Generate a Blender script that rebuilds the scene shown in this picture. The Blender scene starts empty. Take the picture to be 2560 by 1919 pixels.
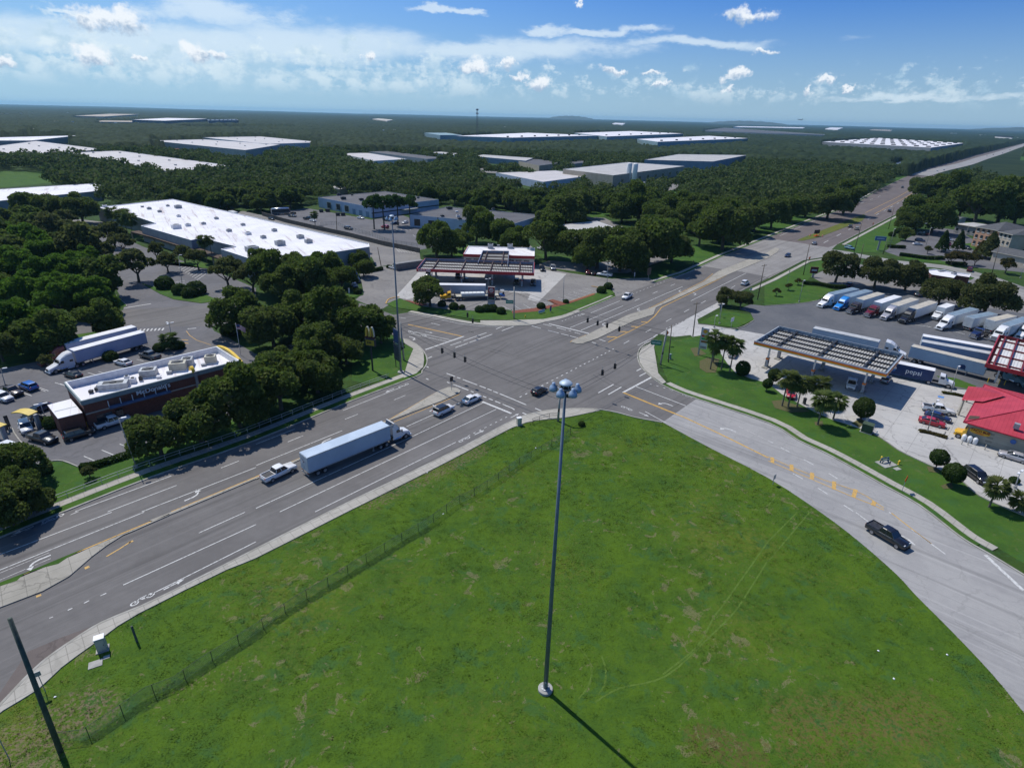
import bpy, bmesh, math, random
import numpy as np
from mathutils import Vector, Matrix
from mathutils.geometry import tessellate_polygon
random.seed(11); RNG = np.random.default_rng(11)
R = math.radians
sc = bpy.context.scene
COL = sc.collection
# ------------------------------------------------------------ camera
FOC, PITCH, ROLL, CAMH = 1475.0, R(24.38), R(-1.472), 55.57
IW, IH = 2560.0, 1919.0
_f = Vector((0, math.cos(PITCH), -math.sin(PITCH))); _r = Vector((1, 0, 0)); _d = -(_r.cross(_f))
RIGHT = math.cos(ROLL)*_r + math.sin(ROLL)*_d
DOWN = -math.sin(ROLL)*_r + math.cos(ROLL)*_d
CAM = Vector((0, 0, CAMH))
cd = bpy.data.cameras.new('camera'); cd.sensor_width = 36; cd.sensor_fit = 'HORIZONTAL'
cd.lens = 36*FOC/IW; cd.clip_start = .5; cd.clip_end = 60000
co = bpy.data.objects.new('camera', cd); COL.objects.link(co)
m3 = Matrix((RIGHT, -DOWN, -_f)).transposed()
co.matrix_world = Matrix.Translation(CAM) @ m3.to_4x4()
sc.camera = co
# ------------------------------------------------------------ view, sun
sc.view_settings.view_transform = 'Standard'; sc.view_settings.look = 'None'
sc.view_settings.exposure = 0.28; sc.view_settings.gamma = 1
sc.cycles.max_bounces = 6; sc.cycles.diffuse_bounces = 3; sc.cycles.glossy_bounces = 2
sc.cycles.transparent_max_bounces = 6; sc.cycles.transmission_bounces = 2; sc.cycles.volume_bounces = 0
sc.cycles.caustics_reflective = False; sc.cycles.caustics_refractive = False
SUN_EL, SUN_AZ = R(57.5), R(-45)          # azimuth measured from +Y towards +X
sd = Vector((math.sin(SUN_AZ)*math.cos(SUN_EL), math.cos(SUN_AZ)*math.cos(SUN_EL), math.sin(SUN_EL)))
sl = bpy.data.lights.new('sun', 'SUN'); sl.energy = 3.7; sl.angle = R(.53); sl.color = (1, .95, .87)
so = bpy.data.objects.new('sun', sl); COL.objects.link(so); so.location = (0, 0, 200)
so.rotation_euler = (-sd).to_track_quat('-Z', 'Y').to_euler()
# pixel frames of the photograph (x0, y0, scale of an enlarged crop)
F = (0, 0, .8641)
A1, A2, A3, A4 = [(640*i, 480, 3.4547) for i in range(4)]
B1, B2, B3, B4 = [(640*i, 800, 3.4547) for i in range(4)]
C1, C2, C3, C4 = [(640*i, 240, 3.4563) for i in range(4)]
D1, D2, D3, D4 = [(640*i, 1280, 2.595) for i in range(4)]
E1, E2 = (0, 0, 1.728), (1280, 0, 1.728)
KT, LT, MT, NT = (1020, 580, 5.5275), (2260, 660, 7.37), (2160, 900, 5.5275), (2160, 460, 5.5275)
QT, RT, ST = (0, 880, 5.5267), (1340, 900, 10.36), (880, 780, 9.21)
def px(t, x, y): return (t[0]+x/t[2], t[1]+y/t[2])
def ray(t, x, y):
 u, v = px(t, x, y)
 return (RIGHT*((u-IW/2)/FOC) + DOWN*((v-IH/2)/FOC) + _f)
def g(t, x, y, z=0.0):
 """the point of the place, on the level z, that the photograph shows at that spot"""
 d = ray(t, x, y); k = (z-CAMH)/d.z
 return Vector((d.x*k, d.y*k, z))
def gs(t, pts, z=0.0): return [g(t, x, y, z) for x, y in pts]
def proj(p):
 q = Vector(p)-CAM
 zc = q.dot(_f); return (IW/2+FOC*q.dot(RIGHT)/zc, IH/2+FOC*q.dot(DOWN)/zc, zc)
def top_z(base, t, x, y):
 """height of an upright thing standing at base whose top shows at that spot"""
 d = ray(t, x, y); h = math.hypot(base.x, base.y)/math.hypot(d.x, d.y)
 return CAMH+d.z*h
# ------------------------------------------------------------ node helpers
def new_mat(name):
 m = bpy.data.materials.new(name); m.use_nodes = True
 nt = m.node_tree; nt.nodes.clear()
 return m, nt
class NT_:
 def __init__(s, nt): s.nt = nt
 def n(s, typ, **kw):
  o = s.nt.nodes.new(typ)
  for k, v in kw.items():
   if k.startswith('i_'):
    o.inputs[int(k[2:])].default_value = v
   else: setattr(o, k, v)
  return o
 def l(s, a, b): s.nt.links.new(a, b)
 def val(s, sock, v):
  if hasattr(v, 'is_linked') or isinstance(v, bpy.types.NodeSocket): s.l(v, sock)
  else: sock.default_value = v
 def math(s, op, a, b=0.0, c=None, clamp=False):
  o = s.n('ShaderNodeMath', operation=op, use_clamp=clamp)
  s.val(o.inputs[0], a); s.val(o.inputs[1], b)
  if c is not None: s.val(o.inputs[2], c)
  return o.outputs[0]
 def vmath(s, op, a, b=(0, 0, 0)):
  o = s.n('ShaderNodeVectorMath', operation=op)
  s.val(o.inputs[0], a); s.val(o.inputs[1], b)
  return o.outputs[1] if op in ('LENGTH', 'DOT_PRODUCT', 'DISTANCE') else o.outputs[0]
 def noise(s, vec, scale, detail=3, rough=.55, dist=0.0):
  o = s.n('ShaderNodeTexNoise'); s.l(vec, o.inputs['Vector'])
  o.inputs['Scale'].default_value = scale; o.inputs['Detail'].default_value = detail
  o.inputs['Roughness'].default_value = rough; o.inputs['Distortion'].default_value = dist
  return o.outputs['Fac']
 def ss(s, v, lo, hi):
  o = s.n('ShaderNodeMapRange', interpolation_type='SMOOTHSTEP')
  s.val(o.inputs[0], v); o.inputs[1].default_value = lo; o.inputs[2].default_value = hi
  return o.outputs[0]
 def mix(s, f, a, b):
  o = s.n('ShaderNodeMix', data_type='RGBA')
  s.val(o.inputs[0], f)
  for i, c in ((6, a), (7, b)):
   if isinstance(c, bpy.types.NodeSocket): s.l(c, o.inputs[i])
   else: o.inputs[i].default_value = (*c[:3], 1)
  return o.outputs[2]
 def bump(s, h, strength=.5, dist=.05):
  o = s.n('ShaderNodeBump'); s.l(h, o.inputs['Height'])
  o.inputs['Strength'].default_value = strength; o.inputs['Distance'].default_value = dist
  return o.outputs[0]
 def out(s, sh):
  o = s.n('ShaderNodeOutputMaterial'); s.l(sh, o.inputs[0])
 def bsdf(s, col, rough=.8, metal=0.0, spec=.3, nrm=None, coat=0.0):
  b = s.n('ShaderNodeBsdfPrincipled')
  if isinstance(col, bpy.types.NodeSocket): s.l(col, b.inputs['Base Color'])
  else: b.inputs['Base Color'].default_value = (*col[:3], 1)
  s.val(b.inputs['Roughness'], rough); b.inputs['Metallic'].default_value = metal
  b.inputs['Specular IOR Level'].default_value = spec
  if coat: b.inputs['Coat Weight'].default_value = coat; b.inputs['Coat Roughness'].default_value = .08
  if nrm is not None: s.l(nrm, b.inputs['Normal'])
  return b
MATS = {}
def pm(name, c1, c2=None, scale=1.0, rough=.75, metal=0.0, spec=.3, bump=0.0, world=False, coat=0.0, lo=.35, hi=.65, stretch=None):
 """two-tone noise material"""
 if name in MATS: return MATS[name]
 if c2 is None: c2 = tuple(x*.82 for x in c1)
 m, nt = new_mat(name); k = NT_(nt)
 v = k.n('ShaderNodeNewGeometry').outputs['Position'] if world else k.n('ShaderNodeTexCoord').outputs['Object']
 if stretch: v = k.vmath('MULTIPLY', v, stretch)
 f = k.noise(v, scale, 4, .6)
 col = k.mix(k.ss(f, lo, hi), c1, c2)
 b = k.bsdf(col, rough, metal, spec, k.bump(k.noise(v, scale*6, 2), bump, .03) if bump else None, coat)
 k.out(b.outputs[0]); MATS[name] = m
 return m
# ------------------------------------------------------------ sky
w = bpy.data.worlds.new("World"); sc.world = w; w.use_nodes = True
w.node_tree.nodes.clear(); k = NT_(w.node_tree)
sky = k.n('ShaderNodeTexSky', sky_type='NISHITA', sun_disc=False, sun_elevation=SUN_EL, sun_rotation=SUN_AZ,
          altitude=10, air_density=1.0, dust_density=.6, ozone_density=2.2)
tc = k.n('ShaderNodeTexCoord').outputs['Generated']
sp = k.n('ShaderNodeSeparateXYZ'); k.l(tc, sp.inputs[0])
az = k.math('ARCTAN2', sp.outputs[0], sp.outputs[1]); el = k.math('ARCSINE', sp.outputs[2])
cb = k.n('ShaderNodeCombineXYZ'); k.l(az, cb.inputs[0]); k.l(el, cb.inputs[1]); ae = cb.outputs[0]
def azel(t, x, y):
 d = ray(t, x, y).normalized(); return math.atan2(d.x, d.y), math.asin(d.z)
def ell(t, x, y, rx, ry):
 a, e = azel(t, x, y); a1, _ = azel(t, x+rx, y); _, e1 = azel(t, x, y-ry)
 v = k.vmath('SUBTRACT', ae, (a, e, 0)); v = k.vmath('MULTIPLY', v, (1/abs(a1-a), 1/abs(e1-e), 0))
 return v
wn = k.n('ShaderNodeTexNoise'); k.l(ae, wn.inputs['Vector']); wn.inputs['Scale'].default_value = 30; wn.inputs['Detail'].default_value = 6; wn.inputs['Roughness'].default_value = .68
ae0 = ae
ae = k.vmath('ADD', ae, k.vmath('MULTIPLY', k.vmath('SUBTRACT', wn.outputs['Color'], (.5, .5, .5)), (.075, .042, 0)))
n_big = k.noise(ae0, 34, 5, .62); n_fine = k.noise(ae0, 85, 6, .66)
nz = k.math('ADD', k.math('MULTIPLY', n_big, .9), k.math('MULTIPLY', n_fine, .75))
# single fair-weather clouds
dist = None; lit = None
for (t, x, y, rx, ry) in [(E1, 455, 75, 230, 66), (E1, 410, 245, 125, 56), (E1, 605, 258, 44, 28), (E1, 1585, 256, 38, 28), (E1, 2050, 292, 66, 58),
                          (E1, 2185, 275, 42, 30), (E1, 5, 258, 50, 36), (E1, 845, 240, 60, 66), (E1, 950, 240, 80, 30), (E2, 1030, 70, 130, 44), (E2, 300, 8, 26, 18), (E2, 452, 296, 66, 20), (E2, 610, 306, 44, 16),
                          (E2, 978, 326, 76, 34), (E2, 1370, 336, 54, 24), (E2, 1080, 220, 70, 15), (E2, 30, 332, 52, 22), (E2, 640, 356, 50, 14), (E2, 1460, 385, 44, 16), (E2, 110, 365, 50, 44),
                          (E2, 950, 388, 40, 36), (E2, 1300, 390, 34, 36)]:
 v = ell(t, x, y, rx, ry); d = k.vmath('LENGTH', v)
 sx = k.n('ShaderNodeSeparateXYZ'); k.l(v, sx.inputs[0])
 wgt = k.math('MULTIPLY', sx.outputs[1], k.ss(d, 1.5, .9))
 dist = d if dist is None else k.math('MINIMUM', dist, d)
 lit = wgt if lit is None else k.math('ADD', lit, wgt)
cum = k.ss(k.math('ADD', dist, k.math('MULTIPLY', k.math('SUBTRACT', nz, .83), 1.5)), 1.04, .34)
shade = k.ss(k.math('ADD', lit, k.math('MULTIPLY', k.math('SUBTRACT', n_fine, .5), 2.6)), -.9, .15)
ae = ae0
# the bank of towers along the horizon
aes = k.vmath('MULTIPLY', ae, (1, 1.35, 1))
nb = k.math('ADD', k.math('ADD', k.math('MULTIPLY', k.noise(aes, 34, 7, .66), .72), k.math('MULTIPLY', k.noise(aes, 6, 2), .3)), k.math('MULTIPLY', k.ss(az, .45, -.65), .10))
bandtop = k.math('MULTIPLY', k.ss(el, R(2.2), R(6.6)), .19); bandbot = k.ss(el, R(.9), R(2.6))
bank = k.math('MULTIPLY', k.ss(k.math('SUBTRACT', nb, bandtop), .485, .60), bandbot)
bshade = k.ss(k.noise(k.vmath('ADD', aes, (.005, .009, 0)), 30, 6, .62), .38, .60)
# high thin cloud
wq = k.n('ShaderNodeTexNoise'); k.l(k.vmath('MULTIPLY', ae0, (1, 2.2, 1)), wq.inputs['Vector']); wq.inputs['Scale'].default_value = 6; wq.inputs['Detail'].default_value = 7; wq.inputs['Roughness'].default_value = .62
ae = k.vmath('ADD', ae0, k.vmath('MULTIPLY', k.vmath('SUBTRACT', wq.outputs['Color'], (.5, .5, .5)), (.45, .07, 0)))
cir = None
for (t, x, y, rx, ry) in [(E1, 500, 165, 1150, 125), (E1, 1050, 75, 430, 110), (E1, 1350, 200, 800, 110), (E1, 2050, 235, 600, 70), (E2, 150, 215, 480, 90), (E2, 750, 185, 700, 34),
                          (E2, 300, 130, 300, 30), (E2, 1750, 405, 620, 24), (E1, 1900, 35, 240, 22), (E1, 300, 20, 300, 20)]:
 d = k.ss(k.vmath('LENGTH', ell(t, x, y, rx, ry)), 1.1, .15)
 cir = d if cir is None else k.math('MAXIMUM', cir, d)
ae = ae0; st = k.vmath('MULTIPLY', ae, (1, 3.6, 1))
nc = k.math('ADD', k.math('MULTIPLY', k.noise(st, 4.5, 7, .62, 1.0), .85), k.math('MULTIPLY', k.noise(st, 20, 5, .65, .6), .4))
cirrus = k.math('MULTIPLY', k.ss(k.math('MULTIPLY', k.math('ADD', nc, .22), cir), .06, .88), .66)
skyc = sky.outputs[0]
hz = k.math('POWER', k.ss(el, R(11.5), R(-1)), 1.25)
SK = 8.2
tint = k.n('ShaderNodeMix', data_type='RGBA', blend_type='MULTIPLY'); tint.inputs[0].default_value = 1
k.l(skyc, tint.inputs[6]); tint.inputs[7].default_value = (.17, .43, .90, 1); skyc = tint.outputs[2]
skyc = k.mix(k.math('MULTIPLY', hz, .88), skyc, (.40*SK, .58*SK, .72*SK))
skyc = k.mix(k.math('MULTIPLY', k.ss(az, .5, -.75), .36), skyc, (.46*SK, .76*SK, .95*SK))
c1 = k.mix(cirrus, skyc, (.80*SK, .92*SK, 1.0*SK))
bc = k.mix(bshade, (.46*SK, .66*SK, .82*SK), (.80*SK, .92*SK, .98*SK))
c2 = k.mix(k.math('MULTIPLY', bank, .62), c1, bc)
cc = k.mix(shade, (.40*SK, .53*SK, .70*SK), (.92*SK, .97*SK, 1.02*SK))
c3 = k.mix(k.math('MULTIPLY', cum, .94), c2, cc)
bg = k.n('ShaderNodeBackground'); bg.inputs[1].default_value = .1; k.l(c3, bg.inputs[0])
ow = k.n('ShaderNodeOutputWorld'); k.l(bg.outputs[0], ow.inputs[0])
# ------------------------------------------------------------ mesh helpers
def link(o, parent=None):
 COL.objects.link(o)
 if parent is not None: o.parent = parent
 return o
def tag(o, label=None, cat=None, group=None, kind=None):
 for a, b in (('label', label), ('category', cat), ('group', group), ('kind', kind)):
  if b: o[a] = b
 return o
def empty(name, loc=(0, 0, 0), rz=0.0, label=None, cat=None, group=None):
 o = bpy.data.objects.new(name, None); o.location = loc; o.rotation_euler = (0, 0, rz)
 o.empty_display_size = .5
 link(o); return tag(o, label, cat, group)
def obj(name, me, parent=None, mat=None):
 o = bpy.data.objects.new(name, me); link(o, parent)
 if mat is not None:
  if len(me.materials) == 0: me.materials.append(None)
  o.material_slots[0].link = 'OBJECT'; o.material_slots[0].material = mat
 return o
def tess(pts):
 return [t for t in tessellate_polygon([[Vector((p[0], p[1], 0)) for p in pts]])]
class MB:
 def __init__(s): s.v = []; s.f = []
 def add(s, vs, fs):
  b = len(s.v); s.v += [tuple(v) for v in vs]; s.f += [tuple(b+i for i in f) for f in fs]; return s
 def box(s, c, d, rz=0.0, top=1.0, topx=None):
  """centre, size, turn; top scales the upper face"""
  x, y, z = d[0]/2, d[1]/2, d[2]/2; tx = top if topx is None else topx
  vs = []
  for sz, kx, ky in ((-1, 1, 1), (1, tx, top)):
   for sx, sy in ((-1, -1), (1, -1), (1, 1), (-1, 1)):
    a, b = sx*x*kx, sy*y*ky
    vs.append((c[0]+a*math.cos(rz)-b*math.sin(rz), c[1]+a*math.sin(rz)+b*math.cos(rz), c[2]+sz*z))
  return s.add(vs, [(3, 2, 1, 0), (4, 5, 6, 7), (0, 1, 5, 4), (1, 2, 6, 5), (2, 3, 7, 6), (3, 0, 4, 7)])
 def poly(s, pts, z=None):
  p = [(q[0], q[1], q[2] if z is None else z) for q in pts]
  up = 0
  for i in range(len(p)):
   a, b = p[i], p[(i+1) % len(p)]; up += a[0]*b[1]-a[1]*b[0]
  tr = tess(p)
  out = []
  for a, b, c in tr:
   A, B, Cc = p[a], p[b], p[c]
   cr = (B[0]-A[0])*(Cc[1]-A[1])-(B[1]-A[1])*(Cc[0]-A[0])
   out.append((a, b, c) if cr > 0 else (c, b, a))
  return s.add(p, out)
 def prism(s, pts, z0, z1, bottom=False):
  n = len(pts); ar = sum(pts[i][0]*pts[(i+1) % n][1]-pts[i][1]*pts[(i+1) % n][0] for i in range(n))
  if ar < 0: pts = pts[::-1]
  s.poly(pts, z1)
  lo = [(p[0], p[1], z0) for p in pts]; hi = [(p[0], p[1], z1) for p in pts]
  s.add(lo+hi, [(i, (i+1) % n, n+(i+1) % n, n+i) for i in range(n)])
  return s
 def walls(s, pts, z0, z1, closed=True):
  n = len(pts); lo = [(p[0], p[1], z0) for p in pts]; hi = [(p[0], p[1], z1) for p in pts]
  return s.add(lo+hi, [(i, (i+1) % n, n+(i+1) % n, n+i) for i in range(n if closed else n-1)])
 def tube(s, a, b, r0, r1=None, n=8, cap=True):
  a, b = Vector(a), Vector(b); r1 = r0 if r1 is None else r1
  d = (b-a).normalized(); u = d.orthogonal().normalized(); w_ = d.cross(u)
  vs = [a+r0*(math.cos(2*math.pi*i/n)*u+math.sin(2*math.pi*i/n)*w_) for i in range(n)]
  vs += [b+r1*(math.cos(2*math.pi*i/n)*u+math.sin(2*math.pi*i/n)*w_) for i in range(n)]
  fs = [(i, (i+1) % n, n+(i+1) % n, n+i) for i in range(n)]
  if cap: fs += [tuple(range(n-1, -1, -1)), tuple(range(n, 2*n))]
  return s.add(vs, fs)
 def path(s, pts, r, n=6):
  for a, b in zip(pts[:-1], pts[1:]): s.tube(a, b, r, r, n)
  return s
 def loft(s, rings, cap=True):
  n = len(rings[0]); vs = [p for r_ in rings for p in r_]; fs = []
  for j in range(len(rings)-1):
   for i in range(n):
    a = j*n+i; b = j*n+(i+1) % n; fs.append((a, b, b+n, a+n))
  if cap: fs += [tuple(range(n-1, -1, -1)), tuple(range((len(rings)-1)*n, len(rings)*n))]
  return s.add(vs, fs)
 def lathe(s, prof, c=(0, 0, 0), n=16):
  rings = [[(c[0]+r_*math.cos(2*math.pi*i/n), c[1]+r_*math.sin(2*math.pi*i/n), c[2]+z) for i in range(n)] for r_, z in prof]
  return s.loft(rings)
 def strip(s, pts, w_, z, closed=False):
  """flat ribbon of width w_ along pts"""
  L = offset(pts, w_/2); Rr = offset(pts, -w_/2); n = len(pts)
  vs = [(p.x, p.y, z) for p in L]+[(p.x, p.y, z) for p in Rr]
  return s.add(vs, [(n+i, n+i+1, i+1, i) for i in range(n-1)])
 def ribbon(s, pts, a, b, z):
  L = offset(pts, max(a, b)); Rr = offset(pts, min(a, b)); n = len(pts)
  vs = [(p.x, p.y, z) for p in L]+[(p.x, p.y, z) for p in Rr]
  return s.add(vs, [(n+i, n+i+1, i+1, i) for i in range(n-1)])
 def curb(s, pts, a, b, z0, z1):
  L = offset(pts, max(a, b)); Rr = offset(pts, min(a, b)); n = len(pts)
  vs = [(p.x, p.y, z1) for p in L]+[(p.x, p.y, z1) for p in Rr]+[(p.x, p.y, z0) for p in L]+[(p.x, p.y, z0) for p in Rr]
  fs = []
  for i in range(n-1):
   fs += [(n+i, n+i+1, i+1, i), (i, i+1, 2*n+i+1, 2*n+i), (3*n+i, 3*n+i+1, n+i+1, n+i)]
  return s.add(vs, fs)
 def mesh(s, name, smooth=False):
  me = bpy.data.meshes.new(name); me.from_pydata(s.v, [], s.f); me.update()
  if smooth: me.polygons.foreach_set('use_smooth', [True]*len(me.polygons))
  return me
 def build(s, name, mat, parent=None, smooth=False, bevel=0.0):
  o = obj(name, s.mesh(name, smooth), parent, mat)
  if bevel:
   md = o.modifiers.new('bevel', 'BEVEL'); md.width = bevel; md.segments = 2; md.limit_method = 'ANGLE'
  return o
def offset(pts, d):
 """polyline shifted to its left by d (plan)"""
 out = []; n = len(pts)
 for i in range(n):
  a = Vector(pts[max(i-1, 0)][:2]); b = Vector(pts[i][:2]); c = Vector(pts[min(i+1, n-1)][:2])
  t = Vector((0, 0))
  if (b-a).length > 1e-6: t += (b-a).normalized()
  if (c-b).length > 1e-6: t += (c-b).normalized()
  t.normalize(); out.append(Vector((b.x-t.y*d, b.y+t.x*d, 0)))
 return out
def smooth(pts, sub=4):
 """Catmull-Rom through plan points"""
 P = [Vector((p[0], p[1], 0)) for p in pts]; out = []
 for i in range(len(P)-1):
  p0, p1, p2, p3 = P[max(i-1, 0)], P[i], P[i+1], P[min(i+2, len(P)-1)]
  for j in range(sub):
   t = j/sub
   out.append(.5*((2*p1)+(p2-p0)*t+(2*p0-5*p1+4*p2-p3)*t*t+(3*p1-p0-3*p2+p3)*t**3))
 out.append(P[-1]); return out
def np_mesh(name, v, f):
 me = bpy.data.meshes.new(name); v = np.asarray(v, np.float32); f = np.asarray(f, np.int32)
 me.vertices.add(len(v)); me.vertices.foreach_set('co', v.ravel())
 kk = f.shape[1]; me.loops.add(f.size); me.loops.foreach_set('vertex_index', f.ravel())
 me.polygons.add(len(f)); me.polygons.foreach_set('loop_start', np.arange(0, f.size, kk, dtype=np.int32))
 me.polygons.foreach_set('loop_total', np.full(len(f), kk, np.int32))
 me.update(calc_edges=True); me.validate(); return me
def inside(P, poly):
 """which of the points P (n,2) lie in a plan polygon"""
 q = np.array([(p[0], p[1]) for p in poly]); r_ = np.zeros(len(P), bool); j = len(q)-1
 for i in range(len(q)):
  c = (q[i, 1] > P[:, 1]) != (q[j, 1] > P[:, 1])
  xx = (q[j, 0]-q[i, 0])*(P[:, 1]-q[i, 1])/((q[j, 1]-q[i, 1]) or 1e-9)+q[i, 0]
  r_ ^= c & (P[:, 0] < xx); j = i
 return r_
EX = []                                    # plan polygons kept clear of the wood
def struct(name, mb, mat, sm=False):
 return tag(mb.build(name, mat, None, sm), kind='structure')
def sheet(name, pts, z, mat, clear=True):
 if clear: EX.append(pts)
 return struct(name, MB().poly(pts, z), mat)
# ------------------------------------------------------------ ground materials
def grass_mat(name, dry=1.0, c_a=(.067, .126, .010), c_b=(.044, .095, .012), c_c=(.118, .138, .021), up=False):
 m, nt = new_mat(name); k = NT_(nt)
 p = k.n('ShaderNodeNewGeometry').outputs['Position']
 n0 = k.noise(p, .045, 3); n1 = k.noise(p, .22, 4, .6); n2 = k.noise(p, 1.6, 5, .65); n3 = k.noise(p, 9, 3, .6)
 col = k.mix(k.ss(k.math('ADD', k.math('MULTIPLY', n1, .65), k.math('MULTIPLY', n2, .4)), .40, .66), c_a, c_b)
 col = k.mix(k.math('MULTIPLY', k.ss(k.math('ADD', k.math('MULTIPLY', n0, .5), k.math('MULTIPLY', n2, .5)), .5, .68), .8), col, c_c)
 col = k.mix(k.math('MULTIPLY', k.ss(n3, .52, .74), .28), col, (.028, .058, .008))
 n5 = k.noise(p, .28, 5, .7, .5); col = k.mix(k.math('MULTIPLY', k.ss(n5, .54, .64), .6), col, (.036, .096, .028))
 if dry:
  pa = k.vmath('MULTIPLY', p, (1, 1.0, 1))
  d = k.math('ADD', k.math('MULTIPLY', k.noise(pa, .5, 5, .7, .6), .8), k.math('MULTIPLY', k.noise(p, .06, 2), .35))
  patch = k.math('MULTIPLY', k.ss(d, .665, .69), k.ss(n3, .38, .52))
  col = k.mix(k.math('MULTIPLY', patch, .6*dry), col, (.19, .155, .095))
  # worn strip beside the pavement and the browned patch at the foot of the field
  for (t, x, y, t2, x2, y2, rad, col2, amt, th) in DRY:
   a = g(t, x, y); b = g(t2, x2, y2); ab = b-a
   pr = k.vmath('SUBTRACT', p, tuple(a)); tt = k.math('DIVIDE', k.vmath('DOT_PRODUCT', pr, tuple(ab)), ab.dot(ab), clamp=True)
   sc_ = k.n('ShaderNodeVectorMath', operation='SCALE'); sc_.inputs[0].default_value = tuple(ab); k.l(tt, sc_.inputs['Scale'])
   dd = k.vmath('LENGTH', k.vmath('SUBTRACT', pr, sc_.outputs[0]))
   mk = k.ss(k.math('ADD', k.math('DIVIDE', dd, rad), k.math('MULTIPLY', k.math('SUBTRACT', k.noise(p, .8, 5, .7), .5), 2.4)), 1.0, .45)
   mk = k.math('MULTIPLY', k.math('MULTIPLY', mk, k.ss(k.noise(p, 2.2, 4, .7), th, th+.12)), amt)
   col = k.mix(mk, col, col2)
 if up: nrm = k.n('ShaderNodeCombineXYZ', i_2=1.0).outputs[0]
 else: nrm = k.bump(k.math('ADD', k.math('MULTIPLY', n3, .5), n2), .9, .12)
 b = k.bsdf(col, .9, 0, .12, nrm)
 k.out(b.outputs[0]); return m
DRY = [(B2, 1000, 1560, B2, 1900, 1120, 3.2, (.15, .115, .07), .75, .46), (D1, 60, 1550, D1, 560, 1290, 4.0, (.17, .13, .085), .8, .46),
       (D4, 150, 1330, D4, 1020, 1300, 3.6, (.112, .102, .030), .7, .44), (D4, 200, 1500, D4, 900, 1400, 3.4, (.115, .095, .030), .65, .46),
       (D3, 1250, 1480, D3, 1500, 1560, 2.6, (.10, .072, .03), .65, .42), (D1, 1050, 1200, D1, 1550, 1010, 2.0, (.19, .15, .09), .7, .54), (D1, 560, 1490, D1, 1661, 810, .9, (.022, .05, .012), .75, .36), (D2, 0, 780, D2, 1115, 110, .8, (.022, .05, .012), .75, .36)]
def asphalt_mat(name, c1, c2, crack=.0, joint=0.0, jdir=0.0, streak=None):
 m, nt = new_mat(name); k = NT_(nt)
 p = k.n('ShaderNodeNewGeometry').outputs['Position']
 n1 = k.noise(p, .09, 4, .6); n2 = k.noise(p, .8, 4, .6); n3 = k.noise(p, 14, 2)
 col = k.mix(k.ss(k.math('ADD', k.math('MULTIPLY', n1, .7), k.math('MULTIPLY', n2, .3)), .36, .64), c1, c2)
 if streak is not None:                 # wheel-worn, oil-darkened lanes
  rot = k.n('ShaderNodeVectorRotate', rotation_type='Z_AXIS'); k.l(p, rot.inputs[0]); rot.inputs['Angle'].default_value = -streak
  sv = k.vmath('MULTIPLY', rot.outputs[0], (.012, .55, 1))
  ns = k.noise(sv, 1.0, 4, .6)
  col = k.mix(k.math('MULTIPLY', k.ss(ns, .50, .66), .42), col, tuple(x*.55 for x in c1))
  col = k.mix(k.math('MULTIPLY', k.ss(k.noise(sv, 2.3, 3), .55, .7), .3), col, tuple(x*1.35 for x in c2))
 if crack:
  vo = k.n('ShaderNodeTexVoronoi', feature='DISTANCE_TO_EDGE'); vo.inputs['Scale'].default_value = .16
  wob = k.vmath('ADD', p, k.vmath('MULTIPLY', k.n('ShaderNodeTexNoise').outputs['Color'], (0, 0, 0)))
  nn = k.n('ShaderNodeTexNoise'); k.l(p, nn.inputs['Vector']); nn.inputs['Scale'].default_value = .7; nn.inputs['Detail'].default_value = 5
  wv = k.vmath('MULTIPLY', nn.outputs['Color'], (2.6, 2.6, 0)); k.l(k.vmath('ADD', p, wv), vo.inputs['Vector'])
  col = k.mix(k.math('MULTIPLY', k.ss(vo.outputs['Distance'], .02, .004), crack), col, tuple(x*.38 for x in c1))
 if joint:
  rot = k.n('ShaderNodeVectorRotate', rotation_type='Z_AXIS'); k.l(p, rot.inputs[0]); rot.inputs['Angle'].default_value = -jdir
  s2 = k.n('ShaderNodeSeparateXYZ'); k.l(rot.outputs[0], s2.inputs[0])
  for ch in (0, 1):
   fr = k.math('ABSOLUTE', k.math('SUBTRACT', k.math('FRACT', k.math('DIVIDE', s2.outputs[ch], joint)), .5))
   col = k.mix(k.math('MULTIPLY', k.ss(fr, .5-.06/joint, .5-.02/joint), .55), col, tuple(x*.45 for x in c1))
 col = k.mix(k.math('MULTIPLY', k.ss(n3, .5, .75), .25), col, tuple(x*.6 for x in c1))
 b = k.bsdf(col, .86, 0, .25, k.bump(n3, .25, .02)); k.out(b.outputs[0]); return m
M_GRASS = grass_mat('field_grass')
M_LAWN = grass_mat('mown_lawn', .35, (.050, .112, .015), (.033, .080, .014), (.072, .118, .018))
M_WOODFLOOR = pm('wood_floor', (.030, .050, .014), (.055, .075, .022), .12, .95, world=True)
M_ASPH = asphalt_mat('asphalt', (.114, .108, .106), (.142, .135, .132), 0, streak=R(48))
M_ASPH_NE = asphalt_mat('asphalt_far', (.115, .098, .095), (.140, .120, .114), 0, streak=R(48))
M_LOT = asphalt_mat('lot_asphalt', (.100, .098, .105), (.135, .132, .140), .25)
M_LOTL = asphalt_mat('lot_asphalt_pale', (.16, .152, .148), (.21, .20, .19), .35)
M_TRUCKLOT = asphalt_mat('truck_lot_asphalt', (.088, .092, .102), (.12, .122, .13), .2)
M_CONC_ROAD = asphalt_mat('pale_road', (.25, .245, .245), (.305, .298, .292), .16, streak=R(-42))
M_CONC = asphalt_mat('concrete', (.35, .34, .33), (.42, .41, .395), .5, 4.6, R(48))
M_WALK = asphalt_mat('pavement_concrete', (.30, .285, .25), (.38, .36, .32), .2, 1.6, R(42))
M_MED = asphalt_mat('median_concrete', (.26, .245, .21), (.33, .31, .27), .45, 2.4, R(42))
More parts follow.
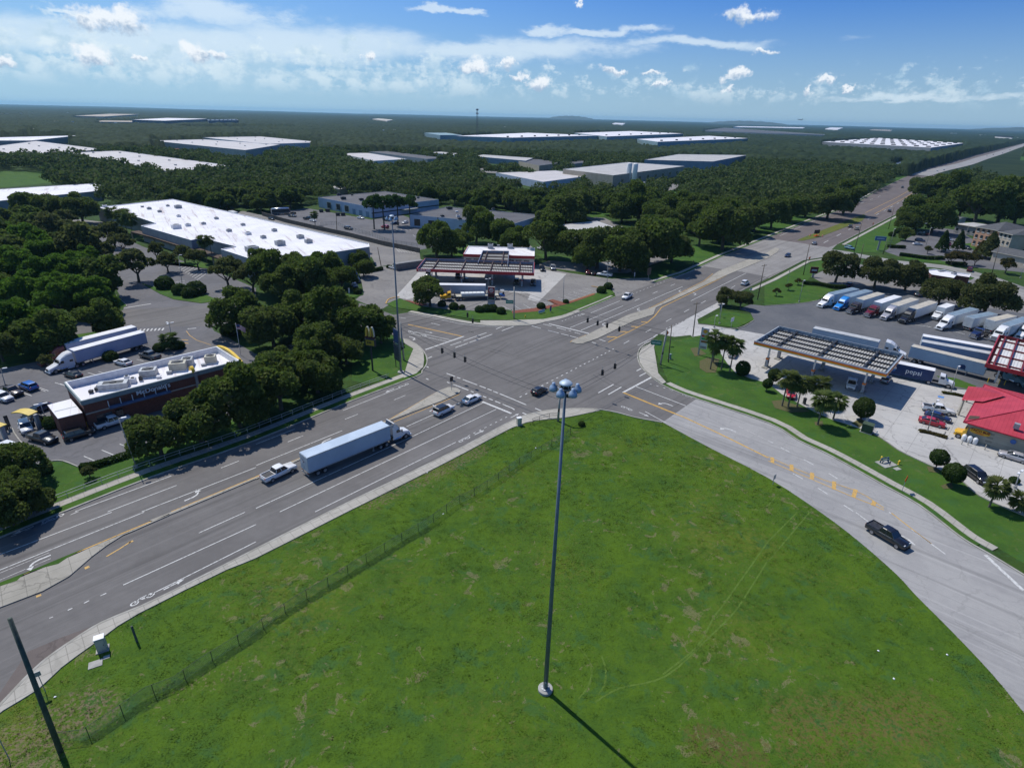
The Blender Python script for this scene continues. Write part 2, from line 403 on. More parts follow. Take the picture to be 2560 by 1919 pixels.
M_KERB = pm('kerb_concrete', (.33, .32, .29), (.24, .23, .20), .5, .85, world=True)
def paint_mat(name, c, wear=.5):
 m, nt = new_mat(name); k = NT_(nt)
 p = k.n('ShaderNodeNewGeometry').outputs['Position']
 n = k.noise(p, 2.6, 5, .7)
 col = k.mix(k.math('MULTIPLY', k.ss(n, .48, .66), wear), c, (.13, .125, .12))
 k.out(k.bsdf(col, .7, 0, .3).outputs[0]); return m
M_WHITE = paint_mat('white_road_paint', (.52, .52, .51), .65); M_WORN = paint_mat('worn_white_paint', (.40, .39, .38), .8)
M_YEL = paint_mat('yellow_road_paint', (.50, .29, .06), .6); M_YELW = paint_mat('worn_yellow_paint', (.50, .31, .09), .6)
# ------------------------------------------------------------ ground, roads
gr = MB(); RR = 26000
gr.add([(-RR, -300, 0), (RR, -300, 0), (RR, RR, 0), (-RR, RR, 0)], [(0, 1, 2, 3)])
M_EARTH = grass_mat('rough_grass', 0, (.036, .072, .013), (.022, .046, .011), (.06, .085, .022))
struct('ground', gr, M_EARTH)
NK = smooth(gs(F, [(-160, 1232), (0, 1163)])+gs(B1, [(560, 1658), (1340, 1350), (2211, 1042)])+gs(B2, [(820, 705), (1385, 490)])+gs(B2, [(1440, 440), (1478, 385), (1482, 335), (1465, 290), (1420, 235), (1340, 185), (1265, 160)]), 3)
NWS = gs(A2, [(1265, 1268), (1000, 1160)])+[g(F, 770, 715), g(F, 660, 690), g(F, 560, 695), g(F, 450, 705), g(F, 280, 706), g(F, 110, 730), g(F, -150, 775)]
NWN = [g(F, -150, 740), g(F, 0, 705), g(F, 110, 690)]+gs(A1, [(1060, 1020), (1880, 968)])+[g(F, 600, 668), g(F, 700, 660), g(F, 780, 655), g(F, 850, 680)]
CKK = smooth(gs(KT, [(0, 1112), (300, 1165), (700, 1245), (1000, 1288), (1330, 1303), (1700, 1288), (1900, 1245)])+gs(A3, [(430, 1095), (600, 1030), (900, 905)]), 3)
NEN = gs(A3, [(1250, 780), (1500, 705), (1850, 545), (2211, 400)])+gs(F, [(1755, 476), (1850, 440), (1905, 407), (1955, 383), (2000, 364), (2100, 336), (2210, 309), (2260, 298)])
NES = gs(F, [(2280, 301), (2210, 322), (2100, 352), (2030, 378)])+gs(A4, [(1300, 62), (1140, 172), (600, 450)])+gs(A4, [(480, 562), (300, 590), (0, 745)])+gs(A3, [(1800, 945), (1500, 1105), (1270, 1225)])
SEK = smooth(gs(B3, [(1200, 180), (1110, 232), (1080, 300), (1092, 370), (1135, 435), (1200, 495), (1290, 560), (1430, 625), (1590, 682), (2211, 890)])+gs(B4, [(250, 1038), (470, 1140), (700, 1262), (1000, 1432), (1300, 1600)])+gs(D4, [(1200, 130), (1300, 200), (1420, 268), (1540, 340), (1661, 415)]), 3)
SES = smooth(gs(D4, [(1720, 1360), (1661, 1300), (1450, 1045), (1200, 780), (960, 540), (830, 400), (590, 190), (340, 0)])+gs(B3, [(2211, 1362), (1700, 1098), (1300, 882)]), 3)
SK_ = smooth(gs(B3, [(1300, 882), (1060, 838), (900, 795), (700, 765), (400, 768), (180, 803), (0, 868)])+gs(B2, [(1800, 1085), (1290, 1335), (620, 1658)])+gs(D1, [(1100, 520), (770, 665), (600, 745), (330, 925), (190, 1045), (60, 1180), (-60, 1310)]), 3)
main_road = NK + NWS + NWN + CKK + NEN + NES + SEK[:25] + gs(B3, [(1590, 682)]) + SK_ + gs(F, [(-90, 1400), (-200, 1330)])
sheet('main_road', main_road, .02, M_ASPH)
sheet('far_road', gs(A3, [(1850, 545), (2211, 400)])+NEN[4:]+NES[:7]+gs(A4, [(300, 590), (0, 745)])+gs(A3, [(2195, 727), (1990, 690), (1800, 665), (1650, 640)]), .026, M_ASPH_NE)
sheet('pale_road_patch', gs(A3, [(1650, 640), (1850, 545), (2211, 400)])+gs(A4, [(110, 415), (520, 480), (600, 450), (480, 562), (300, 590), (0, 735)])+gs(A3, [(2150, 722), (1990, 690), (1800, 665)]), .032, asphalt_mat('pale_asphalt', (.20, .19, .183), (.25, .24, .23), .2, streak=R(48)))
i0 = min(range(len(SEK)), key=lambda i: (SEK[i]-g(B3, 1590, 682)).length)
side_road = SEK[i0:]+gs(D4, [(1661, 415), (1760, 470), (1800, 1450)])+SES
sheet('side_road', side_road, .026, M_CONC_ROAD)
# kerbs, verges and pavements
kb = MB()
kb.curb(NK, 0, .32, 0, .15); kb.curb(CKK, 0, .32, 0, .15); kb.curb(SEK, 0, .3, 0, .15); kb.curb(NEN[:8], 0, .3, 0, .15)
kb.curb(gs(A4, [(600, 450), (1140, 172), (1300, 62)]), -.3, 0, 0, .15); kb.curb(gs(A3, [(2211, 728), (1800, 945)]), 0, .3, 0, .15)
kb.curb(gs(A4, [(480, 562), (300, 590), (0, 745)]), 0, .3, 0, .15)
SKr = SK_; kb.curb(SKr, 0, .3, 0, .15)
struct('kerb', kb, M_KERB)
vg = MB()
vg.ribbon(NK[3:-20], .32, 1.9, .10); vg.ribbon(SEK[18:-8], .3, 1.35, .10); vg.ribbon(CKK[24:], .32, 1.3, .10); vg.ribbon(NEN[:6], .3, 1.6, .1)
struct('grass_verge', vg, M_LAWN)
sw = MB()
sw.curb(NK[:-20], 1.9, 3.5, 0, .13); sw.curb(SEK[18:-6], 1.35, 2.85, 0, .13); sw.curb(CKK[:25], .32, 1.9, 0, .13); sw.curb(CKK[24:], 1.3, 2.9, 0, .13)
sw.curb(NEN[:7], 1.6, 3.1, 0, .13); sw.curb(gs(A4, [(480, 562), (300, 590), (0, 745)])+gs(A3, [(2000, 838)]), 1.9, 3.4, 0, .13)
sw.curb(gs(A4, [(600, 450), (1140, 172), (1300, 62)]), -3.4, -1.9, 0, .13)
S_in = smooth(gs(RT, [(1658, 1310), (1000, 1450), (560, 1520), (0, 1572)])+gs(B2, [(2211, 932), (1800, 1150), (1330, 1390), (790, 1658)])+gs(D1, [(1661, 300), (1480, 372), (900, 660), (700, 790), (590, 870), (400, 1010), (250, 1150), (20, 1290), (-40, 1350)]), 2)
sw.prism([p for p in offset(SK_, .3)][9:]+S_in[::-1], 0, .13)
sw.prism(gs(ST, [(1660, 1110), (1640, 1270), (1480, 1420), (1190, 1520), (1225, 1360), (1300, 1120), (1415, 850), (1200, 720), (1180, 610), (1300, 640), (1490, 740), (1600, 850), (1650, 960)]), 0, .14)
sw.prism(gs(B3, [(1215, 190), (1120, 240), (1092, 300), (1104, 368), (1145, 430), (1210, 490), (1300, 552), (1330, 540), (1262, 460), (1225, 235), (1240, 200)]), 0, .14)
sw.prism(gs(KT, [(1330, 1290), (1700, 1275), (1900, 1232), (2211, 1130), (1990, 1180), (1750, 1205), (1400, 1225), (1000, 1225), (1000, 1270)]), 0, .14)
struct('pavement', sw, M_WALK)
sheet('road_patch', gs(D1, [(-40, 1230), (180, 905), (390, 815), (570, 750), (600, 775), (330, 930), (190, 1050), (60, 1190), (-40, 1290)]), .024, asphalt_mat('old_asphalt', (.105, .088, .082), (.130, .108, .10), .3), False)
tm = MB()
for t, pts in ((B3, [(0, 560), (300, 430), (700, 250), (1000, 90)]), (B3, [(80, 620), (420, 470), (800, 330), (1050, 330)]), (B2, [(1500, 560), (1900, 380), (2211, 200)]), (A3, [(40, 1420), (300, 1300), (560, 1210)]), (B3, [(700, 470), (850, 560), (960, 610)]), (B2, [(2211, 300), (2000, 240), (1780, 200)])): tm.ribbon(smooth(gs(t, pts), 5), -.14, .14, .0285); tm.ribbon(smooth(gs(t, pts), 5), 1.3, 1.58, .0285)
struct('tyre_mark', tm, asphalt_mat('rubber_mark', (.085, .081, .08), (.108, .103, .101)))
# medians
md = MB()
md.prism(gs(D1, [(-60, 655), (0, 622), (280, 515), (450, 420), (600, 290), (700, 215), (800, 152), (860, 128), (1100, 22), (1100, 14), (820, 138), (640, 212), (560, 248), (400, 318), (180, 408), (0, 486), (-60, 510)]), 0, .16)
md.prism(gs(B2, [(0, 1378), (370, 1215), (1180, 862), (1600, 702), (1755, 632), (1768, 612), (1742, 594), (1665, 580), (1580, 612), (1180, 850), (370, 1200), (0, 1362)]), 0, .16)
md.prism(gs(B1, [(1490, 1658), (2211, 1362), (2211, 1374), (1510, 1668), (1320, 1740), (1290, 1735)]), 0, .16)
md.prism(gs(A3, [(505, 1298), (560, 1312), (612, 1310), (740, 1266), (1060, 1112), (1220, 1062), (1242, 1000), (1400, 932), (1850, 722), (2211, 572)])+gs(A4, [(80, 522), (100, 490), (60, 484)])+gs(A3, [(2211, 520), (1790, 682), (1740, 715), (1660, 775), (1225, 994), (1000, 1064), (640, 1238), (525, 1282)]), 0, .16)
struct('median', md, M_MED)
sheet('median_grass', gs(A4, [(250, 420), (290, 400), (830, 192), (845, 215), (810, 250), (440, 392), (300, 422)]), .12, grass_mat('dry_lawn', 0, (.12, .13, .03), (.09, .11, .02), (.15, .14, .05)))
sheet('median_grass_strip', gs(D1, [(0, 462), (180, 392), (420, 292), (555, 238), (440, 300), (380, 340), (300, 360), (160, 405), (110, 450), (0, 486)]), .172, M_LAWN)
# ------------------------------------------------------------ painted markings
mw, mo, my, myw = MB(), MB(), MB(), MB()
ZM = .038
def line(mb, t, pts, w_=.16, z=ZM): mb.strip(gs(t, pts), w_, z)
def dots(mb, t, a, b, n, w_=.16, duty=.4):
 A, B = g(t, *a), g(t, *b)
 for i in range(n):
  p = A.lerp(B, i/n); q = A.lerp(B, (i+duty)/n); mb.strip([p, q], w_, ZM)
for pts in ([(650, 1652), (1480, 1345)], [(930, 1655), (1525, 1427)], [(1910, 1277), (2065, 1216)], [(1225, 1655), (2211, 1272)]): line(mw, B1, pts)
for pts in ([(0, 1072), (335, 940)], [(750, 781), (1290, 566)], [(275, 1052), (407, 998)], [(768, 857), (880, 812)], [(1192, 690), (1290, 650)], [(0, 1256), (745, 955)],
   [(1300, 920), (1790, 700)], [(0, 1625), (1340, 1010), (1962, 714)], [(205, 1656), (2075, 770)], [(510, 1656), (1500, 1166), (1725, 1055)]): line(mw, B2, pts)
for pts in ([(0, 275), (725, 0)], [(0, 375), (935, 0)], [(800, 472), (1661, 80)], [(1290, 135), (1590, 0)], [(925, 560), (1661, 192)], [(652, 542), (690, 525)], [(545, 590), (580, 573)], [(440, 636), (470, 622)], [(455, 18), (510, -5)]): line(mw, D1, pts)
line(mo, D1, [(320, 688), (345, 678)]); line(mo, D1, [(0, 395), (320, 262)], .12); line(mo, D1, [(0, 440), (330, 300)], .12)
for pts in ([(1085, 590), (1150, 560)], [(850, 655), (885, 640)], [(265, 82), (300, 70)], [(165, 120), (205, 105)], [(70, 158), (108, 145)]): line(mo, D1, pts) if pts[0][1] < 200 else None
dots(mw, B2, (1830, 1002), (2195, 822), 8, .16, .4)
line(mw, B2, [(1955, 705), (2205, 806)], .55)
for pts in ([(1645, 460), (1720, 488)], [(1735, 495), (1765, 505)], [(1785, 513), (1910, 560)], [(1930, 568), (1985, 588)], [(2000, 594), (2035, 608)], [(2050, 615), (2090, 630)], [(2105, 636), (2211, 680)],
   [(1705, 556), (1835, 606)], [(1855, 614), (1880, 624)], [(1905, 634), (1935, 645)], [(1960, 658), (1990, 670)], [(2010, 678), (2045, 692)], [(2065, 700), (2110, 718)], [(2130, 727), (2211, 760)], [(1650, 535), (1672, 545)], [(1470, 400), (1492, 410)], [(1470, 505), (1490, 515)], [(1485, 330), (1520, 315)]): line(mw, B2, pts, .3)
for pts in ([(0, 680), (122, 732)], [(200, 762), (260, 787)], [(90, 800), (125, 815)], [(0, 760), (22, 775)]): line(mw, B3, pts, .3)
line(mw, KT, [(240, 1626), (775, 1441)], .5)
for pts in ([(585, 1565), (735, 1515)], [(765, 1503), (1085, 1390)], [(655, 1597), (830, 1535)], [(850, 1527), (1165, 1412)], [(1215, 1341), (1312, 1304)], [(1295, 1366), (1462, 1304)]): line(mw, KT, pts, .28)
line(my, KT, [(0, 1277), (742, 1440)], .42)
for pts in ([(0, 1360), (600, 1494)], [(0, 1394), (540, 1514)], [(320, 1260), (440, 1286)], [(800, 1364), (920, 1390)], [(0, 1125), (180, 1150), (700, 1263), (1000, 1300), (1330, 1309)]): line(mw, KT, pts, .2)
line(mw, A2, [(1235, 1082), (1295, 1092)], .2); line(mw, A2, [(1515, 1132), (1590, 1148)], .2); line(mw, A2, [(1815, 1198), (1890, 1215)], .2)
line(mw, A3, [(320, 1138), (665, 1222)], .5)
for pts in ([(270, 1141), (340, 1158)], [(385, 1170), (465, 1192)], [(490, 1197), (510, 1203)], [(540, 1213), (590, 1225)], [(310, 1194), (405, 1219)], [(425, 1224), (490, 1240)], [(500, 1243), (575, 1262)], [(170, 1155), (250, 1178)], [(755, 1272), (808, 1290)], [(690, 1296), (725, 1308)]): line(mw, A3, pts, .3)
for pts in ([(500, 1172), (958, 984)], [(595, 1195), (1475, 816)], [(680, 1045), (930, 941)], [(1060, 940), (1100, 922)], [(1215, 877), (1258, 858)], [(1370, 810), (1405, 795)], [(1505, 752), (1535, 738)],
   [(1545, 940), (2022, 700)], [(965, 1310), (1012, 1284)], [(1155, 1210), (1202, 1184)], [(1330, 1118), (1377, 1093)], [(1487, 1037), (1530, 1013)], [(1635, 960), (1673, 939)], [(1895, 828), (1928, 809)], [(1495, 1106), (1800, 946), (2211, 731)], [(1085, 1325), (1242, 1245)], [(1400, 745), (1660, 640)]): line(mw, A3, pts, .2)
dots(mw, A3, (1040, 882), (1335, 765), 10, .18, .4); dots(mw, A3, (430, 1115), (620, 1045), 7, .18, .4); dots(mw, A3, (1330, 1180), (1490, 1110), 6, .2, .4)
dots(mw, B3, (65, 667), (900, 238), 21, .24, .38)
line(my, A3, [(690, 1216), (1225, 986), (1660, 766), (1735, 705)], .22)
line(my, A3, [(830, 1296), (1170, 1126), (1232, 1072), (1292, 996), (1850, 722)], .3)
for pts in ([(820, 1250), (905, 1253)], [(930, 1205), (1002, 1208)], [(1030, 1161), (1086, 1164)], [(1115, 1121), (1166, 1124)]): line(my, A3, pts, .55)
line(my, A3, [(502, 1296), (520, 1282), (640, 1234)], .2)
line(mw, B3, [(1203, 495), (958, 626)], .5)
for pts in ([(745, 629), (878, 555)], [(830, 645), (945, 578)], [(1075, 440), (1116, 418)], [(1100, 485), (1155, 456)]): line(mw, B3, pts, .3)
line(my, B3, [(960, 626), (1402, 806)], .5); line(mw, B3, [(1060, 570), (1500, 740)], .22); line(mw, B3, [(1150, 790), (1330, 888)], .18)
dots(mw, B3, (1190, 552), (1610, 668), 7, .2, .3)
line(myw, B3, [(1402, 806), (1500, 845), (1800, 985), (2211, 1188)], .4)
line(myw, B4, [(0, 1180), (230, 1280), (480, 1380), (740, 1465), (850, 1520), (1000, 1622)], .2)
line(myw, B4, [(0, 1215), (200, 1300), (380, 1375), (560, 1452), (740, 1530), (900, 1592), (1000, 1640)], .2)
for pts in ([(35, 1185), (38, 1230)], [(203, 1248), (203, 1302)], [(382, 1318), (378, 1372)], [(572, 1393), (568, 1462)], [(757, 1462), (738, 1527)], [(920, 1566), (905, 1602)]): line(myw, B4, pts, .62, ZM+.004)
for pts in ([(0, 1040), (45, 1062)], [(110, 1100), (185, 1139)], [(308, 1203), (392, 1250)], [(524, 1323), (600, 1370)], [(215, 1325), (300, 1371)], [(432, 1450), (515, 1503)], [(655, 1598), (738, 1652)]): line(mw, B4, pts, .18)
for pts in ([(570, 2), (655, 66)], [(785, 0), (800, 10)], [(930, 112), (1150, 272)]): line(mw, D4, pts, .18)
line(myw, D4, [(800, 5), (860, 52), (960, 130), (1060, 205)], .2); line(mw, D4, [(1410, 278), (1661, 512)], .5)
line(mo, B3, [(1960, 920), (2211, 1040)], .14)
line(my, D1, [(0, 470), (400, 306), (560, 236), (820, 126), (1140, -6)], .22); line(my, B1, [(1480, 1655), (2211, 1353)], .22); line(my, B2, [(0, 1352), (370, 1196), (1165, 852), (1560, 622)], .22)
line(my, B2, [(1190, 880), (1600, 712), (1760, 640)], .16)
line(myw, D1, [(690, 288), (780, 235), (850, 190)], .22); line(myw, D1, [(550, 365), (580, 352)], .5); line(myw, D1, [(235, 548), (268, 536)], .4); line(myw, D1, [(835, 198), (865, 186)], .4)
# far road lines
for a, b in (((30, 395), (110, 360)), ): pass
dots(mw, A4, (170, 330), (1010, 20), 9, .3, .35); dots(mw, A4, (480, 440), (1250, 30), 11, .3, .35)
line(my, A4, [(840, 180), (1120, 45), (1300, -60)], .35); line(my, A4, [(920, 190), (1200, 40), (1310, -30)], .35)
line(mw, A4, [(100, 380), (760, 90)], .2)
def arrow(mb, t, x, y, t2, x2, y2, kind='left', s=1.0):
 c = g(t, x, y); d = g(t2, x2, y2)-c; a = math.atan2(d.y, d.x)
 def P(u, v): return (c.x+s*(u*math.cos(a)-v*math.sin(a)), c.y+s*(u*math.sin(a)+v*math.cos(a)), ZM)
 if kind == 'straight':
  mb.add([P(-1.6, -.12), P(.4, -.12), P(.4, .12), P(-1.6, .12)], [(0, 1, 2, 3)]); mb.add([P(.4, -.45), P(1.6, 0), P(.4, .45)], [(0, 1, 2)])
 elif kind == 'bike':
  for cx_ in (-.9, .9):
   ring = [P(cx_+.55*math.cos(q_)*.95, .38*math.sin(q_)) for q_ in [i*math.pi/5 for i in range(10)]]; rin = [P(cx_+.36*math.cos(q_)*.95, .24*math.sin(q_)) for q_ in [i*math.pi/5 for i in range(10)]]
   mb.add(ring+rin, [(i, (i+1) % 10, 10+(i+1) % 10, 10+i) for i in range(10)])
  for (u0, v0, u1, v1) in ((-.9, 0, -.2, .4), (-.2, .4, .7, .35), (-.2, .4, .1, -.1), (.1, -.1, .7, .35), (.7, .35, .9, 0)):
   q0, q1 = Vector(P(u0, v0)), Vector(P(u1, v1)); mb.strip([q0, q1], .12*s, ZM)
 else:
  sg = 1 if kind == 'left' else -1
  pts = [P(-1.7, 0), P(-.4, 0), P(.2, .18*sg), P(.6, .55*sg), P(.75, .95*sg)]
  mb.strip([Vector(p) for p in pts], .28*s, ZM)
  tri = [P(.28, .9*sg), P(1.25, .85*sg), P(.82, 1.75*sg)]
  mb.add(tri, [(0, 1, 2) if sg > 0 else (2, 1, 0)])
for a in [(B1, 1690, 1520, B1, 2211, 1300, 'left'), (B2, 580, 1050, B2, 60, 1270, 'left'), (D1, 230, 318, D1, -200, 490, 'left'), (B2, 1550, 765, B2, 1900, 600, 'left'),
          (KT, 290, 1385, KT, 600, 1450, 'straight'), (KT, 85, 1462, KT, 300, 1510, 'right'), (A3, 780, 1140, A3, 500, 1262, 'left'), (A3, 1080, 1012, A3, 700, 1180, 'left'), (A3, 1440, 855, A3, 1050, 1030, 'left'),
          (A3, 1590, 883, A3, 1900, 740, 'left'), (B3, 1330, 720, B3, 1000, 590, 'left'), (B3, 1870, 938, B3, 1500, 775, 'left'), (D4, 895, 165, D4, 700, 0, 'left'), (B3, 25, 825, B3, 200, 740, 'straight'), (B2, 1930, 970, B2, 2211, 835, 'straight'),
          (D1, 1130, 468, D1, 1661, 195, 'straight'), (B3, 1140, 815, B3, 1400, 930, 'straight'), (B3, 1400, 610, B3, 1190, 552, 'straight'), (B2, 1155, 608, B2, 900, 720, 'straight'), (A3, 1240, 1240, A3, 1500, 1110, 'straight'), (KT, 215, 1425, KT, 400, 1470, 'straight'), (D1, 150, 118, D1, -100, 215, 'straight')]:
 arrow(mw, *a, s=1.0 if a[6] != 'straight' else .8)
for a in [(D1, 925, 565, D1, 1400, 320), (B2, 1800, 1030, B2, 2211, 830), (B3, 990, 762, B3, 1300, 885), (B3, 1520, 655, B3, 1190, 552), (B2, 1275, 565, B2, 900, 720), (B3, 1170, 195, B3, 1300, 130), (D1, 345, 40, D1, 0, 180), (KT, 60, 1385, KT, 400, 1462), (A3, 600, 1060, A3, 400, 1130)]:
 arrow(mw, *a, kind='bike', s=1.0)
for t, pts, nm in ((mw, 0, 'white_markings'), (mo, 0, 'worn_markings'), (my, 0, 'yellow_markings'), (myw, 0, 'worn_yellow_markings')):
 struct(nm, t, {'white_markings': M_WHITE, 'worn_markings': M_WORN, 'yellow_markings': M_YEL, 'worn_yellow_markings': M_YELW}[nm])
SEEN = []                                  # places the wood leaves open to view
def hull(P):
 P = sorted(set(P)); H = []
 for seq in (P, P[::-1]):
  h = []
  for p in seq:
   while len(h) > 1 and (h[-1][0]-h[-2][0])*(p[1]-h[-2][1])-(h[-1][1]-h[-2][1])*(p[0]-h[-2][0]) <= 0: h.pop()
   h.append(p)
  H += h[:-1]
 return H
def see(t, pts, z=0.0, low=.4):
 q = [px(t, x, y) for x, y in pts]; W = gs(t, pts, z)
 if z: q = hull(q+[proj((p.x, p.y, z*low))[:2] for p in W])
 SEEN.append((q, max(proj(p)[2] for p in W)))
# ------------------------------------------------------------ lots, lawns, fields
field = SES + [p for p in offset(SK_, .3)][:9] + S_in + gs(F, [(-60, 1560), (-60, 1900), (2500, 1900)])
EX.append(field)
struct('grass_field', MB().poly(field, .008), M_GRASS)
sheet('restaurant_lot', gs(A1, [(1100, 1150), (1800, 1125), (1850, 1200), (1960, 1250), (2211, 1400)])+gs(B2, [(240, 330), (380, 420), (0, 700)])+gs(B1, [(2150, 800), (1190, 1140), (695, 1278), (545, 1218), (430, 1222), (285, 1258), (235, 1180), (-300, 1330), (-400, 800)])+gs(A1, [(-150, 1560), (430, 1440), (600, 1330), (900, 1210)]), .012, M_LOT)
sheet('restaurant_lawn', gs(B1, [(285, 1258), (430, 1222), (545, 1218), (695, 1278), (1190, 1140), (2211, 780), (2211, 960), (1400, 1240), (1240, 1300), (780, 1480), (370, 1640), (250, 1658), (200, 1500)]), .010, M_LAWN)
sheet('corner_lawn', gs(ST, [(1480, 1420), (1000, 1560), (300, 1640), (0, 1560), (0, 900), (700, 500), (1180, 610), (1200, 720), (1415, 850), (1300, 1120), (1225, 1360)])+[], .010, M_LAWN)
sheet('verge_lawn', gs(A1, [(0, 1400), (420, 1330), (560, 1300), (800, 1230), (1000, 1190), (760, 1180), (300, 1300), (0, 1370)])+[], .014, M_LAWN, False)
sheet('verge_lawn', gs(A1, [(10, 1480), (430, 1420), (420, 1320), (180, 1370), (0, 1410)]), .015, M_LAWN, False)
sheet('office_lot', gs(A1, [(1060, 1045), (1075, 960), (960, 760), (870, 650), (850, 540), (560, 480), (300, 330), (200, 270), (560, 230), (860, 330), (1010, 370), (1230, 470), (1560, 590), (1900, 700), (2211, 830), (2211, 960), (1890, 1000)]), .012, M_LOT)
isl = MB(); isl.prism(gs(A1, [(1225, 790), (1330, 820), (1560, 830), (1760, 880), (1890, 940), (1740, 962), (1500, 928), (1380, 880)]), 0, .14); isl.prism(gs(A1, [(1000, 890), (1080, 965), (1095, 985), (1070, 995), (990, 990)]), 0, .14)
isl.prism(gs(A1, [(1340, 620), (1720, 600), (1830, 650), (1760, 660), (1500, 600)]), 0, .1)
struct('planted_island', isl, M_LAWN)
sheet('loading_alley', gs(A2, [(0, 190), (60, 202), (1410, 512), (1425, 600), (1040, 645), (1000, 560), (880, 560), (700, 460), (0, 260)])+gs(A1, [(2000, 180), (2100, 165)]), .014, M_LOTL)
sheet('works_yard', gs(A2, [(60, 190), (440, 140), (1000, 240), (1250, 195), (1330, 225), (1500, 345), (1850, 425), (1410, 500)]), .012, M_LOT)
sheet('filling_station_lot', gs(A2, [(900, 720), (930, 870), (860, 930), (1075, 1020), (1130, 985), (1250, 925), (1420, 985), (1680, 1015), (1900, 1025), (2211, 1015)])+gs(A3, [(0, 1045), (440, 960), (720, 880), (850, 820), (900, 905), (1250, 780), (1180, 740), (860, 750), (500, 700), (190, 640), (0, 560)])+gs(A2, [(2211, 560), (1800, 560), (1420, 600), (1230, 650), (1050, 640), (880, 690)]), .024, M_LOTL)
sheet('filling_station_slab', gs(KT, [(-180, 900), (140, 555), (1750, 500), (2190, 580), (1800, 968), (1655, 932), (1690, 855), (1040, 795), (560, 830), (-10, 930)]), .030, M_CONC)
isl = MB(); isl.prism(gs(A2, [(1130, 968), (1240, 920), (1400, 985), (1680, 1020), (1900, 1035), (2211, 1040)])+gs(A3, [(0, 1040), (440, 965), (720, 880), (830, 835), (890, 878), (760, 935), (600, 1000), (430, 1068), (270, 1100), (0, 1108)])+gs(A2, [(1900, 1105), (1700, 1070), (1400, 1030), (1190, 998)]), 0, .16)
isl.prism(gs(A2, [(770, 880), (870, 862), (930, 875), (925, 890), (850, 912), (790, 912)]), 0, .16)
isl.prism(gs(A3, [(1610, 1135), (1760, 1060), (1830, 1030), (2060, 1060), (2090, 1105), (1940, 1175), (1700, 1145)]), 0, .16)
struct('planted_island', isl, M_LAWN)
mulch = MB(); mulch.prism(gs(A3, [(0, 1030), (200, 1005), (430, 962), (520, 940), (700, 878), (720, 888), (500, 965), (210, 1035), (0, 1052)]), 0, .19); mulch.prism(gs(A3, [(315, 940), (350, 930), (440, 955), (450, 975), (390, 985)]), 0, .2)
mulch.prism(gs(A2, [(1280, 935), (1420, 955), (1480, 975), (1420, 985)]), 0, .19)
struct('mulch_bed', mulch, pm('red_mulch', (.22, .075, .045), (.13, .045, .03), 4, .95, world=True, bump=.5))
mulch = MB(); mulch.prism(gs(A3, [(1620, 1460), (1690, 1430), (1790, 1440), (1760, 1560), (1680, 1560), (1620, 1520)]), 0, .07); mulch.prism(gs(A3, [(1540, 1350), (1600, 1340), (1680, 1400), (1580, 1420)]), 0, .06)
mulch.prism(gs(B4, [(30, 700), (120, 690), (260, 740), (360, 790), (200, 800), (60, 760)]), 0, .07); mulch.prism(gs(B4, [(400, 880), (470, 870), (480, 915), (410, 910)]), 0, .06); mulch.prism(gs(B4, [(720, 890), (800, 850), (840, 880), (790, 930)]), 0, .06)
mulch.prism(gs(B4, [(1370, 1260), (1470, 1280), (1480, 1320), (1390, 1310)]), 0, .06); mulch.prism(gs(B4, [(1490, 1430), (1580, 1400), (1600, 1450), (1520, 1460)]), 0, .06)
struct('leaf_mulch', mulch, pm('brown_mulch', (.105, .09, .04), (.065, .075, .025), 4, .95, world=True, bump=.5))
# south corner: lawn, forecourt, truck park
fc_edge = gs(A3, [(1560, 1250), (1645, 1235), (1760, 1330), (1860, 1480), (1930, 1560), (2060, 1610), (2211, 1650)])+gs(B4, [(120, 640), (400, 792), (560, 862), (700, 905), (880, 965), (1000, 1035), (1140, 1132), (1390, 1252), (1650, 1372), (1830, 1522), (2211, 1690), (2500, 1820)])
lawn_se = offset(SEK, 2.85)[17:]
sheet('forecourt_lawn', lawn_se+fc_edge[::-1]+gs(A3, [(1240, 1310), (1225, 1335)]), .010, M_LAWN)
sheet('forecourt', gs(A3, [(1270, 1226), (1500, 1106), (1800, 944), (1850, 965), (1600, 1100), (1610, 1140), (1700, 1150), (1950, 1190), (2211, 1235)])+gs(B4, [(0, 230), (1060, 430), (1560, 590), (1800, 610), (2500, 760), (2700, 1850)])+fc_edge[::-1]+gs(A3, [(1540, 1235), (1400, 1250)]), .024, M_CONC)
sheet('truck_park', gs(A3, [(1950, 1185), (2090, 1105), (2060, 1040), (1960, 1010), (2060, 970)])+gs(A4, [(0, 985), (290, 960), (420, 935), (800, 815), (1100, 850), (1600, 955), (2211, 1050), (2600, 1120)])+gs(B4, [(2600, 780), (1800, 606), (1560, 586), (1060, 426), (0, 226)]), .014, M_TRUCKLOT)
sheet('diner_lot', gs(A4, [(370, 730), (560, 640), (780, 620), (1200, 700), (1420, 760), (1750, 760), (1870, 700), (2500, 920), (2500, 1095), (1600, 960), (1100, 858), (800, 825), (560, 832)]), .012, M_LOTL)
cs = MB(); cs.ribbon(smooth(gs(A4, [(500, 512), (620, 518), (760, 545), (1130, 608), (1500, 645), (1800, 715), (2000, 800), (2211, 880), (2600, 1010)]), 3), -4.5, 4.5, .024); struct('cross_street', cs, asphalt_mat('pale_street', (.22, .215, .20), (.28, .27, .26), .3, streak=R(-50)))
EX.append(gs(A4, [(480, 570), (600, 450), (760, 510), (1500, 600), (1900, 690), (2500, 900), (2500, 1000), (2000, 860), (1500, 690), (760, 580)]))
sheet('hotel_lot', gs(NT, [(280, 930), (460, 820), (700, 700), (1000, 600), (1300, 640), (1500, 760), (1480, 900), (1900, 1080), (2500, 1100), (2500, 1250), (1800, 1180), (1400, 1140), (860, 1010), (480, 1000)]), .014, M_LOT)
